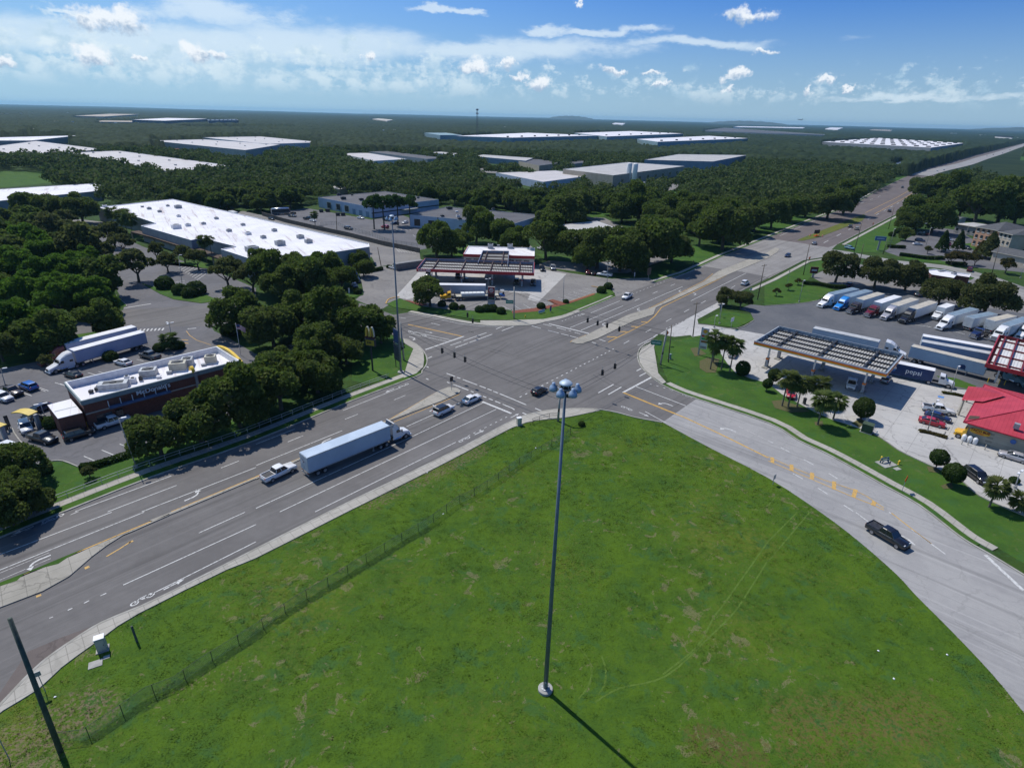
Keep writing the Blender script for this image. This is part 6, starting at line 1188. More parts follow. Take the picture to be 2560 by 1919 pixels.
for q_ in [('pickup', 'white', B2, 203, 1343, B2, 1100, 915, 'white crew-cab pickup following the white trailer, with gear in its open bed'), ('suv', 'white', B2, 1620, 800, B2, 2200, 520, 'white crossover with a black roof waiting in the turn lane'), ('sedan', 'white', B2, 1862, 703, B2, 2400, 450, 'white sedan ahead of the black-roofed crossover, nearest the crosswalk'),
           ('hatch', 'black', B3, 236, 632, B3, 900, 300, 'black hatchback crossing the middle of the intersection'), ('pickup', 'white', A3, 992, 918, A3, 880, 985, 'white pickup with a roof rack coming out of the filling station'), ('suv', 'white', A3, 2010, 800, A3, 2400, 615, 'white crossover driving away on the main road past the truck stop'),
           ('pickup', 'black', D4, 768, 175, D4, 1200, 430, 'black pickup with a covered bed alone on the pale side road'), ('hatch', 'navy', A4, 168, 560, A4, -300, 790, 'dark blue car coming down the main road before the grass median'), ('sedan', 'silver', A4, 398, 452, A4, 800, 200, 'silver car turning at the tip of the grass median'),
           ('suv', 'grey', A4, 708, 306, A4, 1000, 130, 'dark grey crossover beside the grass median on the far road'), ('suv', 'beige', A4, 765, 326, A4, 1060, 150, 'beige crossover next to the dark grey one on the far road'), ('suv', 'bronze', A4, 1047, 172, A4, 1300, 20, 'dark car far up the road by the utility pole'), ('suv', 'bronze', C4, 1160, 795, C4, 1060, 860, 'dark car far up the road where the wood closes in')]:
 car(q_[0], q_[1], *q_[2:9], roof='black' if 'black roof' in q_[8] else None)
# restaurant car park
for q_ in [('sedan', 'white', B1, 1068, 385, B1, 700, 290, 'white sedan parked nose-in behind the brick restaurant'), ('pickup', 'grey', B1, 1300, 330, B1, 1050, 265, 'dark grey pickup parked by the island palm behind the restaurant'), ('sedan', 'black', B1, 637, 492, B1, 330, 400, 'black car parked beside the white semi tractor'), ('suv', 'blue', B1, 253, 595, B1, -50, 480, 'bright blue crossover parked near the low curb at the left'), ('pickup', 'bronze', B1, 105, 640, B1, 420, 740, 'dark bronze pickup tail-in left of the blue crossover'), ('suv', 'white', B1, 32, 690, B1, 300, 780, 'white crossover at the left edge of the restaurant lot'),
           ('sedan', 'navy', B1, 345, 790, B1, 150, 860, 'dark blue sedan behind the yellow order canopy in the drive-through'), ('sedan', 'black', B1, 262, 855, B1, 170, 950, 'black car under the yellow order canopy'), ('suv', 'white', B1, 232, 950, B1, 290, 1090, 'white car second in the drive-through bend, behind the black pickup'), ('pickup', 'black', B1, 378, 1045, B1, 700, 1130, 'glossy black pickup in the drive-through lane'), ('suv', 'black', B1, 690, 1010, B1, 1000, 920, 'black hatchback with a bright roof at the pay window'), ('pickup', 'white', B1, 985, 905, B1, 1300, 810, 'white pickup at the brick wall of the restaurant'), ('suv', 'white', B1, 115, 1140, B1, 400, 1230, 'white car half hidden by the dark shrub at the lower left'),
           ('sedan', 'grey', A2, 330, 1365, A2, 500, 1320, 'grey car in the deep shade between the oak groves')]:
 car(*q_, 'cars at the brick restaurant')
# filling station and other lots
for q_ in [('pickup', 'white', A3, 798, 728, A3, 500, 690, 'white pickup parked at the kerb by the filling station entrance'), ('suv', 'black', A3, 262, 678, A3, 300, 760, 'black car parked right of the filling station shop'), ('suv', 'silver', A3, 352, 668, A3, 380, 750, 'silver car parked next to the black one by the shop'), ('sedan', 'maroon', A3, 655, 705, A3, 660, 640, 'dark red car in the oak shade at the filling station'), ('sedan', 'black', A3, 700, 712, A3, 706, 650, 'black car in the oak shade beside the dark red one'), ('suv', 'black', KT, 1500, 715, KT, 1480, 850, 'black car under the right end of the red canopy'), ('suv', 'bronze', KT, 1730, 730, KT, 1720, 860, 'dark car just outside the right end of the red canopy'), ('suv', 'grey', KT, 280, 605, KT, 270, 700, 'car behind the single oak under the red canopy'), ('suv', 'black', KT, 690, 625, KT, 680, 750, 'dark car at the second pump column of the red canopy'), ('sedan', 'grey', KT, 815, 690, KT, 950, 700, 'dark sedan in the canopy shade behind the parked trailer'),
           ('sedan', 'white', A2, 1188, 665, A2, 1100, 640, 'white car beside the long grey container'), ('sedan', 'navy', A2, 850, 820, A2, 900, 870, 'dark blue car in the shade by the kerbed corner'),
           ('sedan', 'white', A2, 905, 232, A2, 1000, 245, 'white car at the end wall of the rear works building'), ('suv', 'red', A2, 1115, 312, A2, 1050, 300, 'red car in the works yard'), ('sedan', 'white', A2, 1288, 272, A2, 1200, 290, 'white car parked between the two works buildings'), ('sedan', 'navy', A2, 1200, 280, A2, 1100, 290, 'blue car left of the white one between the works buildings'), ('pickup', 'black', A2, 455, 240, A2, 560, 245, 'black pickup under the lone palm in the yard'), ('sedan', 'white', A2, 492, 255, A2, 560, 270, 'pale car beside the black pickup in the yard'), ('sedan', 'grey', A2, 315, 215, A2, 400, 220, 'grey car by the dark wall in the yard'), ('suv', 'bronze', A2, 800, 325, A2, 880, 335, 'olive car by the wire fence in the yard'), ('sedan', 'black', A2, 135, 240, A2, 220, 260, 'black car on the loading alley of the white warehouse'), ('suv', 'black', A2, 1130, 250, A2, 1200, 260, 'black car in the shade of the pines'),
           ('suv', 'blue', A1, 760, 322, A1, 860, 330, 'blue car under the trees of the far car park'), ('sedan', 'white', A3, 255, 500, A3, 330, 520, 'white van roof under the oaks behind the shop'), ('suv', 'grey', A3, 1290, 565, A3, 1360, 600, 'dark grey car under the largest spreading oak'), ('suv', 'silver', A3, 1350, 540, A3, 1420, 570, 'silver car under the largest spreading oak'), ('sedan', 'black', A3, 1200, 560, A3, 1270, 590, 'black car left of those under the largest spreading oak'), ('sedan', 'white', A2, 2000, 95 + 20, A2, 2080, 120, 'white car behind the front works building')]:
 car(*q_, 'parked cars')
car('pickup', 'white', B4, 715, 575, B4, 690, 680, 'white pickup with a red front under the orange striped canopy'); car('sedan', 'silver', B4, 1012, 528, B4, 1050, 470, 'silver sedan leaving the orange striped canopy'); car('sedan', 'red', B4, 193, 655, B4, 200, 740, 'bright red car behind the forecourt palms'); car('sedan', 'white', A3, 1905, 1415, A3, 1950, 1340, 'white car hidden behind the palms at the fuel price sign')
for q_ in [('pickup', 'white', MT, 1010, 720, MT, 1500, 810, 'white crew-cab pickup with an empty dark bed before the taco shop'), ('sedan', 'navy', MT, 1010, 815, MT, 1400, 930, 'dark blue sedan between the white pickup and the red sedan'), ('sedan', 'red', MT, 930, 890, MT, 1300, 985, 'red sedan before the taco shop'), ('sedan', 'lightsilver', MT, 2060, 1370, MT, 1700, 1260, 'silver sedan parked along the taco shop wall'), ('suv', 'black', MT, 1545, 1640, MT, 1900, 1900, 'black sport utility on the driveway by the short palm')]: car(*q_, 'cars at the taco shop')
for q_ in [('sedan', 'white', NT, 735, 845, NT, 900, 850, 'white car in the middle of the hotel lot'), ('suv', 'navy', NT, 770, 795, NT, 900, 810, 'dark blue car behind the white one in the hotel lot'), ('suv', 'black', NT, 780, 700, NT, 700, 690, 'black car with a glinting window in the hotel lot'), ('sedan', 'maroon', NT, 850, 705, NT, 800, 690, 'dark red car beside the glinting black car'), ('sedan', 'white', NT, 860, 560, NT, 960, 570, 'white car under the oaks by the grill restaurant'), ('sedan', 'white', NT, 1130, 925, NT, 1200, 930, 'white car between the two conical trees'), ('suv', 'silver', NT, 1160, 785, NT, 1250, 800, 'silver car behind the conical trees'), ('suv', 'maroon', NT, 1160, 850, NT, 1200, 870, 'red car between the conical trees'), ('suv', 'black', NT, 1410, 900, NT, 1500, 920, 'black car by the hotel lawn'), ('sedan', 'maroon', NT, 1360, 660, NT, 1440, 680, 'purple-red car before the grill restaurant'), ('suv', 'maroon', NT, 1455, 1205, NT, 1490, 1130, 'dark maroon car on the cross street'), ('suv', 'grey', LT, 280, 590, LT, 350, 570, 'dark car behind the parked trailers'), ('pickup', 'beige', LT, 1120, 420, LT, 1250, 450, 'pale pickup behind the brown diner'), ('sedan', 'navy', A4, 700, 815, A4, 740, 800, 'blue car by the hedge behind the first parked trucks')]: car(*q_, 'cars on the hotel side', far=False)
car('suv', 'teal', A4, 702, 495, A4, 900, 540, 'blue-green van turning into the cross street by the blue pylon sign')
# far highway traffic
for i, (x, y) in enumerate([(1890, 520), (1945, 510), (2025, 498), (1520, 645), (1460, 655), (2090, 470)]): car('suv', ['white', 'maroon', 'navy', 'silver', 'white', 'grey'][i], C4, x, y, C4, x+100, y-35, ['white', 'dark red', 'blue', 'silver', 'white', 'grey'][i]+[' vehicle on the far highway, left of the red one', ' vehicle on the far highway between white and blue', ' vehicle farthest up the near lanes of the highway', ' vehicle at the far crossing, right one', ' vehicle at the far crossing, left one', ' vehicle at the highest visible point of the highway'][i], 'traffic on the far highway', far=True)
# --- trucks: local x runs forward, 0 at the front bumper
TRM = {}
BOXW = pm('trailer_white', (.60, .63, .66), (.52, .55, .58), .4, .5); BOXR = pm('trailer_roof', (.44, .45, .46), (.34, .35, .36), .5, .6); BOXT = pm('tan_trailer_roof', (.47, .43, .36), (.38, .35, .30), .5, .6)
BOXB = pm('trailer_blue_tint', (.36, .45, .55), (.32, .40, .50), .4, .5); BOXD = pm('trailer_door', (.50, .53, .55), (.42, .44, .47), 1, .5); NAVYB = pm('navy_panel', (.022, .05, .15), (.018, .04, .12), .6, .4); ROYAL = pm('royal_blue_band', (.27, .34, .47), (.23, .30, .42), .6, .5); ROOFW = pm('bright_trailer_roof', (.70, .70, .71), (.60, .60, .62), .5, .5); ROOFB = pm('blue_grey_roof', (.20, .27, .34), (.16, .22, .28), .5, .5)
def trailer_parts(e, x0, L, side=BOXW, roof=BOXR, wheels=True, H=4.1, zb=1.15, W=2.6, ribs=False):
 """van trailer whose nose is at x0"""
 xm = x0-L/2
 bx = MB().box((xm, 0, (zb+H)/2), (L, W, H-zb)).build('trailer_box', side, e)
 MB().box((xm, 0, H+.012), (L-.16, W-.16, .02)).build('trailer_roof', roof, bx)
 rl = MB()
 for s_ in (-1, 1): rl.box((xm, s_*(W/2+.008), zb+.08), (L, .03, .2)).box((xm, s_*(W/2+.006), H-.07), (L, .03, .14))
 rl.build('side_rail', GREYM, bx)
 for s_ in (-1, 1): MB().box((x0-L-.015, s_*W/4, (zb+H)/2), (.04, W/2-.06, H-zb-.16)).build('rear_door', BOXD, bx)
 MB().box((x0-L-.02, 0, .62), (.1, 2.4, .14)).box((x0-L+.02, .7, .85), (.08, .08, .5)).box((x0-L+.02, -.7, .85), (.08, .08, .5)).build('rear_guard', GREYM, e)
 MB().box((x0-L+2.6, 0, 1.0), (3.4, 1.1, .26)).build('bogie', UNDER, e)
 for xx in (x0-L+1.6, x0-L+2.9):
  for s_ in (-1, 1): wheel(e, xx, s_*1.02, .51, .52)
 MB().box((x0-3.4, .75, .6), (.16, .16, 1.1)).box((x0-3.4, -.75, .6), (.16, .16, 1.1)).box((x0-3.4, .75, .06), (.4, .3, .1)).box((x0-3.4, -.75, .06), (.4, .3, .1)).build('landing_leg', GREYM, e)
 for s_ in (-1, 1): MB().box((x0-L-.03, s_*1.0, .95), (.05, .3, .14)).build('taillight', TAIL, e)
 return bx
def tractor_parts(e, mt, style='aero', sleeper=True, fair=True, hoodm=None, stacks=False, bumper=None):
 hm = hoodm or mt; nose = .55 if style == 'aero' else .92
 def ring(x, w_, z0, z1, c=.14): return [(x, -w_, z0), (x, w_, z0), (x, w_, z1-c), (x, w_-c, z1), (x, -w_+c, z1), (x, -w_, z1-c)]
 if style == 'aero': MB().loft([ring(-.05, .70, .55, 1.12), ring(-.35, .95, .50, 1.35), ring(-1.2, 1.05, .75, 1.62), ring(-2.0, 1.08, .9, 1.88)]).build('hood', hm, e, False)
 else: MB().loft([ring(-.10, .74, .62, 1.62), ring(-.3, .82, .6, 1.72), ring(-2.0, .95, .8, 1.95)]).build('hood', hm, e); MB().loft([ring(-.35, 1.12, .75, 1.05, .1), ring(-1.1, 1.14, 1.05, 1.22, .1), ring(-1.9, 1.14, .75, .95, .1)]).build('fender', hm, e)
 MB().loft([ring(-1.95, 1.10, .75, 1.95, .08), ring(-2.15, 1.12, .75, 2.05, .1), ring(-2.75, 1.14, .75, 2.75, .14), ring(-3.6, 1.16, .75, 2.85, .14)]).build('cab', mt, e)
 # windscreen lies on the slope between hood and cab roof
 MB().add([(-2.16, -.98, 2.08), (-2.16, .98, 2.08), (-2.72, .92, 2.70), (-2.72, -.92, 2.70)], [(0, 1, 2, 3)]).box((-2.42, 0, 2.37), (.10, 1.85, .7)).build('windscreen', CARGLASS, e)
 for s_ in (-1, 1): MB().add([(-2.4, s_*1.165, 1.95), (-3.3, s_*1.175, 1.95), (-3.3, s_*1.16, 2.55), (-2.75, s_*1.155, 2.55)], [(0, 1, 2, 3) if s_ < 0 else (3, 2, 1, 0)]).build('side_window', CARGLASS, e)
 back = -3.6
 if sleeper:
  back = -5.35; zt = 3.0
  MB().loft([ring(-3.58, 1.2, .75, 2.85, .1), ring(-4.0, 1.23, .75, 3.0, .14), ring(-5.35, 1.23, .75, 3.0, .14)]).build('sleeper', mt, e)
  for s_ in (-1, 1): MB().box((-4.75, s_*1.235, 2.15), (.7, .03, .45)).build('sleeper_window', CARGLASS, e)
  if fair: MB().loft([ring(-2.7, .92, 2.62, 2.78, .05), ring(-3.3, 1.05, 2.7, 3.30, .2), ring(-4.2, 1.17, 2.9, 3.80, .25), ring(-5.35, 1.2, 2.95, 3.98, .25)]).build('roof_fairing', mt, e)
  else: MB().loft([ring(-2.9, 1.0, 2.7, 2.9, .1), ring(-3.8, 1.15, 2.85, 3.2, .15), ring(-5.35, 1.2, 2.9, 3.2, .15)]).build('roof_fairing', mt, e)
 elif fair:
  f_ = MB(); f_.loft([[(-2.55, -.95, 2.70), (-2.55, .95, 2.70), (-2.60, .95, 2.75), (-2.60, -.95, 2.75)], [(-3.05, -1.15, 3.6), (-3.05, 1.15, 3.6), (-3.12, 1.15, 3.62), (-3.12, -1.15, 3.62)], [(-3.7, -1.2, 4.15), (-3.7, 1.2, 4.15), (-3.8, 1.2, 4.1), (-3.8, -1.2, 4.1)]])
  for s_ in (-1, 1): f_.add([(-2.6, s_*1.0, 2.75), (-4.0, s_*1.2, 2.75), (-3.9, s_*1.22, 4.1), (-3.1, s_*1.17, 3.6)], [(0, 1, 2, 3)]).box((-3.85, s_*1.19, 2.0), (.5, .05, 2.4))
  f_.build('roof_fairing', mt, e)
 MB().box((-.06, 0, 1.0 if style == 'aero' else 1.15), (.1, 1.0 if style == 'aero' else 1.2, .55 if style == 'aero' else .9)).build('grille', DARKM if style == 'aero' else CHROME, e)
 MB().box((-.10, 0, .48), (.32, 2.25, .34)).build('bumper', bumper or (mt if style == 'aero' else CHROME), e, bevel=.05)
 for s_ in (-1, 1):
  MB().box((-.32, s_*.88, .98), (.3, .3, .2)).build('headlight', LAMP, e); MB().box((-2.2, s_*1.36, 2.15), (.14, .2, .55)).tube((-2.3, s_*1.1, 2.3), (-2.22, s_*1.36, 2.3), .025).build('mirror', DARKM, e)
  MB().tube((-2.3, s_*.95, .72), (-3.9, s_*.95, .72), .30, n=12).build('fuel_tank', CHROME, e)
  if stacks: MB().tube((-3.62, s_*1.02, 1.0), (-3.62, s_*1.02, 3.7), .09).build('exhaust_stack', CHROME, e)
  if sleeper and style == 'aero': MB().box((-4.5, s_*1.2, .75), (1.7, .05, .7)).build('side_skirt', mt, e)
 MB().box((-4.4, 0, .92), (6.4, .95, .28)).box((-6.2, 0, 1.14), (1.1, 1.0, .1)).build('chassis', UNDER, e)
 for s_ in (-1, 1):
  wheel(e, -1.25, s_*1.0, .51, .32)
  for xx in (-5.55, -6.85): wheel(e, xx, s_*.98, .51, .55)
 return back
def semi(t, xf, yf, tr, xr, yr, color, label, style='aero', sleeper=True, fair=True, side=BOXW, roof=BOXR, stacks=False, Lt=None, group='parked semi trucks', hoodc=None, trailer=True, nose=-5.75, cat='semi truck', zf=0.0, zr=0.0):
 f_ = g(t, xf, yf, zf); b = g(tr, xr, yr, zr); f_.z = b.z = 0; d = f_-b; e = empty('semi_truck', (f_.x, f_.y, .025), math.atan2(d.y, d.x), label, cat, group)
 tractor_parts(e, PAINT[color], style, sleeper, fair, PAINT[hoodc] if hoodc else None, stacks)
 if trailer: trailer_parts(e, nose, Lt or 16.15, side, roof)
 return e
s_ = semi(B2, 1312, 985, B2, 411, 1357, 'white', 'white day-cab semi with a long white trailer on the main road', 'aero', False, True, BOXB, pm('blue_white_roof', (.42, .50, .60), (.36, .44, .54), .4, .55), group=None, nose=-4.75)
lg = MB().add([(-20.96, .75, 3.35), (-20.96, .1, 3.0), (-20.96, -.35, 2.95), (-20.96, -.15, 2.75), (-20.96, .2, 2.5), (-20.96, .3, 2.75)], [(0, 1, 2, 3, 4, 5)]).build('door_emblem', NAVYB, s_)
semi(B1, 415, 470, B1, 1235, 235, 'white', 'white aerodynamic semi with a white trailer parked behind the restaurant', side=pm('cool_trailer_side', (.40, .44, .56), (.36, .40, .52), .4, .5), roof=ROOFW)
semi(B1, 345, 405, B1, 1160, 188, 'maroon', 'semi with a dark red cab and white trailer, behind the white semi', side=pm('cool_trailer_side', (.40, .44, .56)), roof=ROOFW)
# the row in the truck park: front bumper and trailer foot
ROW = [(440, 1000, 830, 905, 'white', 'aero', 'white semi at the left end of the truck park row', BOXB, ROOFB), (580, 1025, 985, 905, 'brightblue', 'aero', 'bright blue semi second in the truck park row', BOXB, ROOFB), (690, 1055, 1110, 920, 'bronze', 'classic', 'dark bronze long-nosed semi third in the truck park row', BOXB, BOXT), (845, 1085, 1260, 940, 'maroon', 'classic', 'maroon long-nosed semi fourth in the truck park row', BOXB, ROOFW),
       (985, 1110, 1390, 970, 'lightsilver', 'aero', 'silver-grey semi fifth in the truck park row', BOXW, BOXT), (1145, 1138, 1520, 1005, 'black', 'aero', 'black semi with a chrome front and cream-roofed trailer in the truck park row', BOXW, BOXT), (1465, 1195, 1830, 1085, 'white', 'aero', 'white semi beside the cab-over box truck in the truck park row', BOXW, ROOFB), (1760, 1270, 2110, 1150, 'navy', 'classic', 'short dark blue semi tractor before a tan-roofed trailer', BOXW, BOXT), (1935, 1292, 2300, 1160, 'white', 'classic', 'white long-nosed semi near the dark red canopy', BOXW, ROOFB), (2150, 1275, 2600, 1130, 'white', 'aero', 'white semi behind the dark red canopy', BOXW, ROOFW)]
for xf, yf, xr, yr, c, stl, lab, sd_, rf_ in ROW:
 semi(A4, xf, yf, A4, xr, yr, c, lab, stl, c != 'navy', c not in ('bronze', 'maroon', 'navy'), sd_, rf_, stl == 'classic', trailer=c != 'navy', Lt=14.6)
def trailer(t, xf, yf, tr, xr, yr, label, side=BOXW, roof=BOXR, L=16.15, z=4.1, group='standing trailers', zb=1.15):
 """given by two spots on its roof: nose and tail"""
 f_ = g(t, xf, yf, z); b = g(tr, xr, yr, z); d = f_-b; e = empty('semi_trailer', (f_.x, f_.y, .02), math.atan2(d.y, d.x), label, 'trailer', group); trailer_parts(e, 0, L, side, roof, H=z, zb=zb); return e
trailer(A4, 1945, 1042, A4, 1722, 1088, 'short white trailer with its doors to the viewer in the truck park', BOXW, ROOFB, 12.5)
trailer(A4, 2110, 1062, A4, 1866, 1118, 'tan-roofed trailer with its doors to the viewer behind the dark blue tractor', BOXW, BOXT, 12.0)
TB = trailer(A4, 1905, 1478, A4, 1272, 1328, 'pale blue trailer with a dark round emblem on its side', BOXB, BOXT, 16.15)
rr_ = MB(); ring = [(-13.0+.62*math.cos(i*math.pi/10), 0, 2.85+.62*math.sin(i*math.pi/10)) for i in range(20)]
mo_ = g(A4, 1700, 1487, 2.1)-TB.location; ux = math.cos(TB.rotation_euler.z)*mo_.x+math.sin(TB.rotation_euler.z)*mo_.y
rr_.loft([[(ux+.62*math.cos(i*math.pi/10), -s__, 2.1+.62*math.sin(i*math.pi/10)) for i in range(20)] for s__ in (1.30, 1.335)]); rr_.add([(ux+.1, -1.333, 1.6), (ux+.7, -1.333, 1.4), (ux+.62, -1.333, 2.0)], [(0, 1, 2)]); rr_.build('side_emblem', NAVYB, TB)
trailer(A4, 1985, 1400, A4, 1375, 1290, 'middle trailer with a blue-grey side between two others', ROYAL, BOXR, 16.15); trailer(A4, 1975, 1345, A4, 1345, 1236, 'rear trailer with a bright roof, farthest of the three together', ROYAL, ROOFW, 16.15)
TQ = trailer(A4, 965, 1285, A4, 390, 1165, 'long grey trailer standing behind the orange striped canopy', BOXB, BOXR, 16.15)
semi(A4, 1190, 1440, A4, 1050, 1410, 'white', 'white semi tractor behind the orange striped canopy, mostly hidden', trailer=False, group='semi tractors')
semi(B4, 2230, 590, B4, 1950, 470, 'teal', 'blue-green semi tractor under the dark red canopy', trailer=False, group='semi tractors')
trailer(A2, 1985, 800, A2, 1640, 795, 'blue-grey trailer parked in front of the red canopy', pm('slate_trailer_side', (.26, .31, .40), (.22, .27, .36), .4, .5), ROOFW, 16.15)
trailer(A1, 2000, 85, A1, 1810, 82, 'white trailer on the grass edge behind the white-roofed warehouse', BOXW, BOXR, 14); trailer(A1, 1990, 160, A1, 2060, 185, 'short trailer at the rear corner of the white-roofed warehouse', BOXW, BOXR, 8)
trailer(A2, 695, 378, A2, 620, 385, 'trailer backed to the alley wall of the white-roofed warehouse', BOXW, BOXR, 9)
trailer(A2, 970, 445, A2, 760, 445, 'trailer at the corner of the white-roofed warehouse with a small red mark', BOXW, ROOFW, 12)
e = trailer(C3, 1230, 745, C3, 1070, 745, 'white trailer in the yard below the silos', BOXW, ROOFW, 14); trailer(C3, 1330, 730, C3, 1200, 728, 'white trailer with a blue mark in the silo yard', BOXW, ROOFW, 14); trailer(C3, 1295, 785, C3, 1090, 778, 'low white tank skid row below the silos', BOXW, BOXR, 16)
og = trailer(C1, 1545, 455, C1, 1440, 460, 'orange trailer at the dock of the pale-roofed depot', ORF, ORF, 16.15)
# box truck with a low cab, drinks truck, flatbed with forklift, shipping container
def box_truck(t, xf, yf, tr, xr, yr, label, cabm, boxm, roofm, L=7.0, H=3.8, name='box_truck'):
 f_ = g(t, xf, yf); b = g(tr, xr, yr); d = f_-b; e = empty(name, (f_.x, f_.y, .025), math.atan2(d.y, d.x), label, 'truck')
 def ring(x, w_, z0, z1, c=.14): return [(x, -w_, z0), (x, w_, z0), (x, w_, z1-c), (x, w_-c, z1), (x, -w_+c, z1), (x, -w_, z1-c)]
 MB().loft([ring(-.05, .85, .55, 1.15), ring(-.3, 1.0, .5, 1.38), ring(-1.5, 1.05, .8, 1.62)]).build('hood', cabm, e); MB().loft([ring(-1.45, 1.05, .7, 1.7, .08), ring(-1.6, 1.06, .7, 1.85), ring(-2.0, 1.08, .7, 2.45), ring(-2.9, 1.08, .7, 2.5)]).build('cab', cabm, e)
 MB().box((-1.80, 0, 2.12), (.14, 1.8, .5)).build('windscreen', CARGLASS, e)
 for s_ in (-1, 1): MB().box((-2.35, s_*1.085, 2.0), (.8, .03, .5)).build('side_window', CARGLASS, e); MB().box((-.2, s_*.85, 1.0), (.3, .28, .2)).build('headlight', LAMP, e); wheel(e, -1.0, s_*1.0, .46, .3); wheel(e, -3.0-L*.72, s_*.95, .46, .5)
 MB().box((-.08, 0, .5), (.25, 2.1, .26)).build('bumper', GREYM, e); MB().box((-.04, 0, .95), (.08, 1.0, .35)).build('grille', DARKM, e); MB().box((-(L+3)/2-.4, 0, .8), (L+2, .9, .26)).build('chassis', UNDER, e)
 bx = MB().box((-3.2-L/2, 0, (H+1.0)/2), (L, 2.5, H-1.0)).build('cargo_box', boxm, e); MB().box((-3.2-L/2, 0, H+.012), (L-.1, 2.4, .02)).build('box_roof', roofm, bx); return e
box_truck(LT, 540, 1040, LT, 960, 880, 'white box truck between the black and white semis in the truck park', PAINT['white'], BOXW, ROOFW, 7.2, 3.8)
f_ = g(B4, 1600, 590); b_ = g(B4, 1090, 478); d_ = f_-b_; ep = empty('drinks_truck', (f_.x, f_.y, .03), math.atan2(d_.y, d_.x), 'drinks delivery truck with a dark blue lettered trailer and white cab', 'truck')
def ring(x, w_, z0, z1, c=.14): return [(x, -w_, z0), (x, w_, z0), (x, w_, z1-c), (x, w_-c, z1), (x, -w_+c, z1), (x, -w_, z1-c)]
cw_ = PAINT['white']; MB().loft([ring(-.05, .8, .6, 1.25), ring(-.35, .95, .55, 1.5), ring(-1.7, 1.0, .85, 1.75)]).build('hood', cw_, ep); MB().loft([ring(-1.65, 1.1, .8, 1.85, .08), ring(-1.85, 1.12, .8, 2.0), ring(-2.2, 1.12, .8, 2.75), ring(-3.2, 1.12, .8, 2.85)]).build('cab', cw_, ep); MB().box((-2.02, 0, 2.33), (.14, 1.85, .6)).build('windscreen', CARGLASS, ep)
MB().loft([ring(-.5, 1.15, .95, 1.12, .05), ring(-1.1, 1.17, 1.2, 1.3, .05), ring(-1.7, 1.17, .95, 1.1, .05)]).build('fender', cw_, ep)
for s_ in (-1, 1): MB().box((-2.65, s_*1.125, 2.25), (.8, .03, .55)).build('side_window', CARGLASS, ep); wheel(ep, -1.1, s_*1.0, .5, .32); wheel(ep, -5.0, s_*.98, .5, .55); wheel(ep, -14.2, s_*.98, .5, .55); MB().box((-.25, s_*.85, 1.0), (.28, .28, .2)).build('headlight', LAMP, ep)
MB().box((-4.0, 0, .9), (5.2, .9, .28)).build('chassis', UNDER, ep); MB().box((-.08, 0, .52), (.25, 2.2, .28)).build('bumper', GREYM, ep)
pb = MB().box((-10.2, 0, 2.15), (11.4, 2.5, 2.7)).build('lettered_box', NAVYB, ep); MB().box((-10.2, 0, 3.515), (11.3, 2.42, .03)).build('box_roof', ROOFW, pb); MB().box((-4.48, 0, 2.2), (.06, 2.5, 2.7)).build('front_panel', BOXW, pb)
for s_ in (-1, 1):
 text3d('pepsi', 1.6, pm('pale_lettering', (.85, .88, .9), (.78, .8, .85), 2, .5), pb, (-8.4 if s_ < 0 else -11.8, s_*1.275, 2.2), 0 if s_ < 0 else math.pi, .015)
 cx_ = -12.9 if s_ < 0 else -7.4; r_ = .95
 def seg(lo_, hi_, mat, nm):
  pts = []
  for i in range(13): x_ = -1+2*i/12; up = lo_(x_); pts.append((x_, up))
  top_ = []
  for i in range(13): x_ = 1-2*i/12; top_.append((x_, hi_(x_)))
  P_ = pts+top_; MB().add([(cx_+q_[0]*r_*(1 if s_ < 0 else -1), s_*1.268, 2.25+q_[1]*r_) for q_ in P_], [tuple(range(len(P_))) if s_ < 0 else tuple(range(len(P_)))[::-1]]).build(nm, mat, pb)
 cir_ = lambda x_: math.sqrt(max(0, 1-x_*x_)); wv1 = lambda x_: max(-cir_(x_), min(cir_(x_), .12+.28*x_+.15*math.sin(x_*3))); wv2 = lambda x_: max(-cir_(x_), min(cir_(x_), -.38+.22*x_+.1*math.sin(x_*3)))
 seg(wv1, cir_, pm('logo_red', (.42, .05, .07), (.36, .04, .06), 2, .5), 'emblem_red'); seg(wv2, wv1, WHITEM, 'emblem_white'); seg(lambda x_: -cir_(x_), wv2, pm('logo_blue', (.05, .16, .42), (.04, .13, .36), 2, .5), 'emblem_blue')
f_ = g(KT, 440, 945); b_ = g(KT, 1215, 920); d_ = f_-b_; ef = empty('flatbed_truck', (f_.x, f_.y, .03), math.atan2(d_.y, d_.x), 'yellow long-nosed semi with a flatbed carrying white wrapped packs', 'truck')
tractor_parts(ef, PAINT['yellow'], 'classic', False, False, None, True); MB().box((-12.2, 0, 1.35), (14.4, 2.5, .22)).build('flatbed', BEIGEM, ef); MB().box((-12.2, 0, 1.12), (14.2, .9, .3)).build('bed_frame', UNDER, ef); MB().box((-4.9, 0, 1.9), (.12, 2.4, 1.1)).build('headboard', DARKM, ef)
for s_ in (-1, 1):
 for xx in (-17.0, -18.3): wheel(ef, xx, s_*1.0, .51, .5)
WRAP = pm('white_wrap', (.68, .70, .70), (.55, .58, .58), 1.5, .4)
co_, sn_ = math.cos(ef.rotation_euler.z), math.sin(ef.rotation_euler.z)
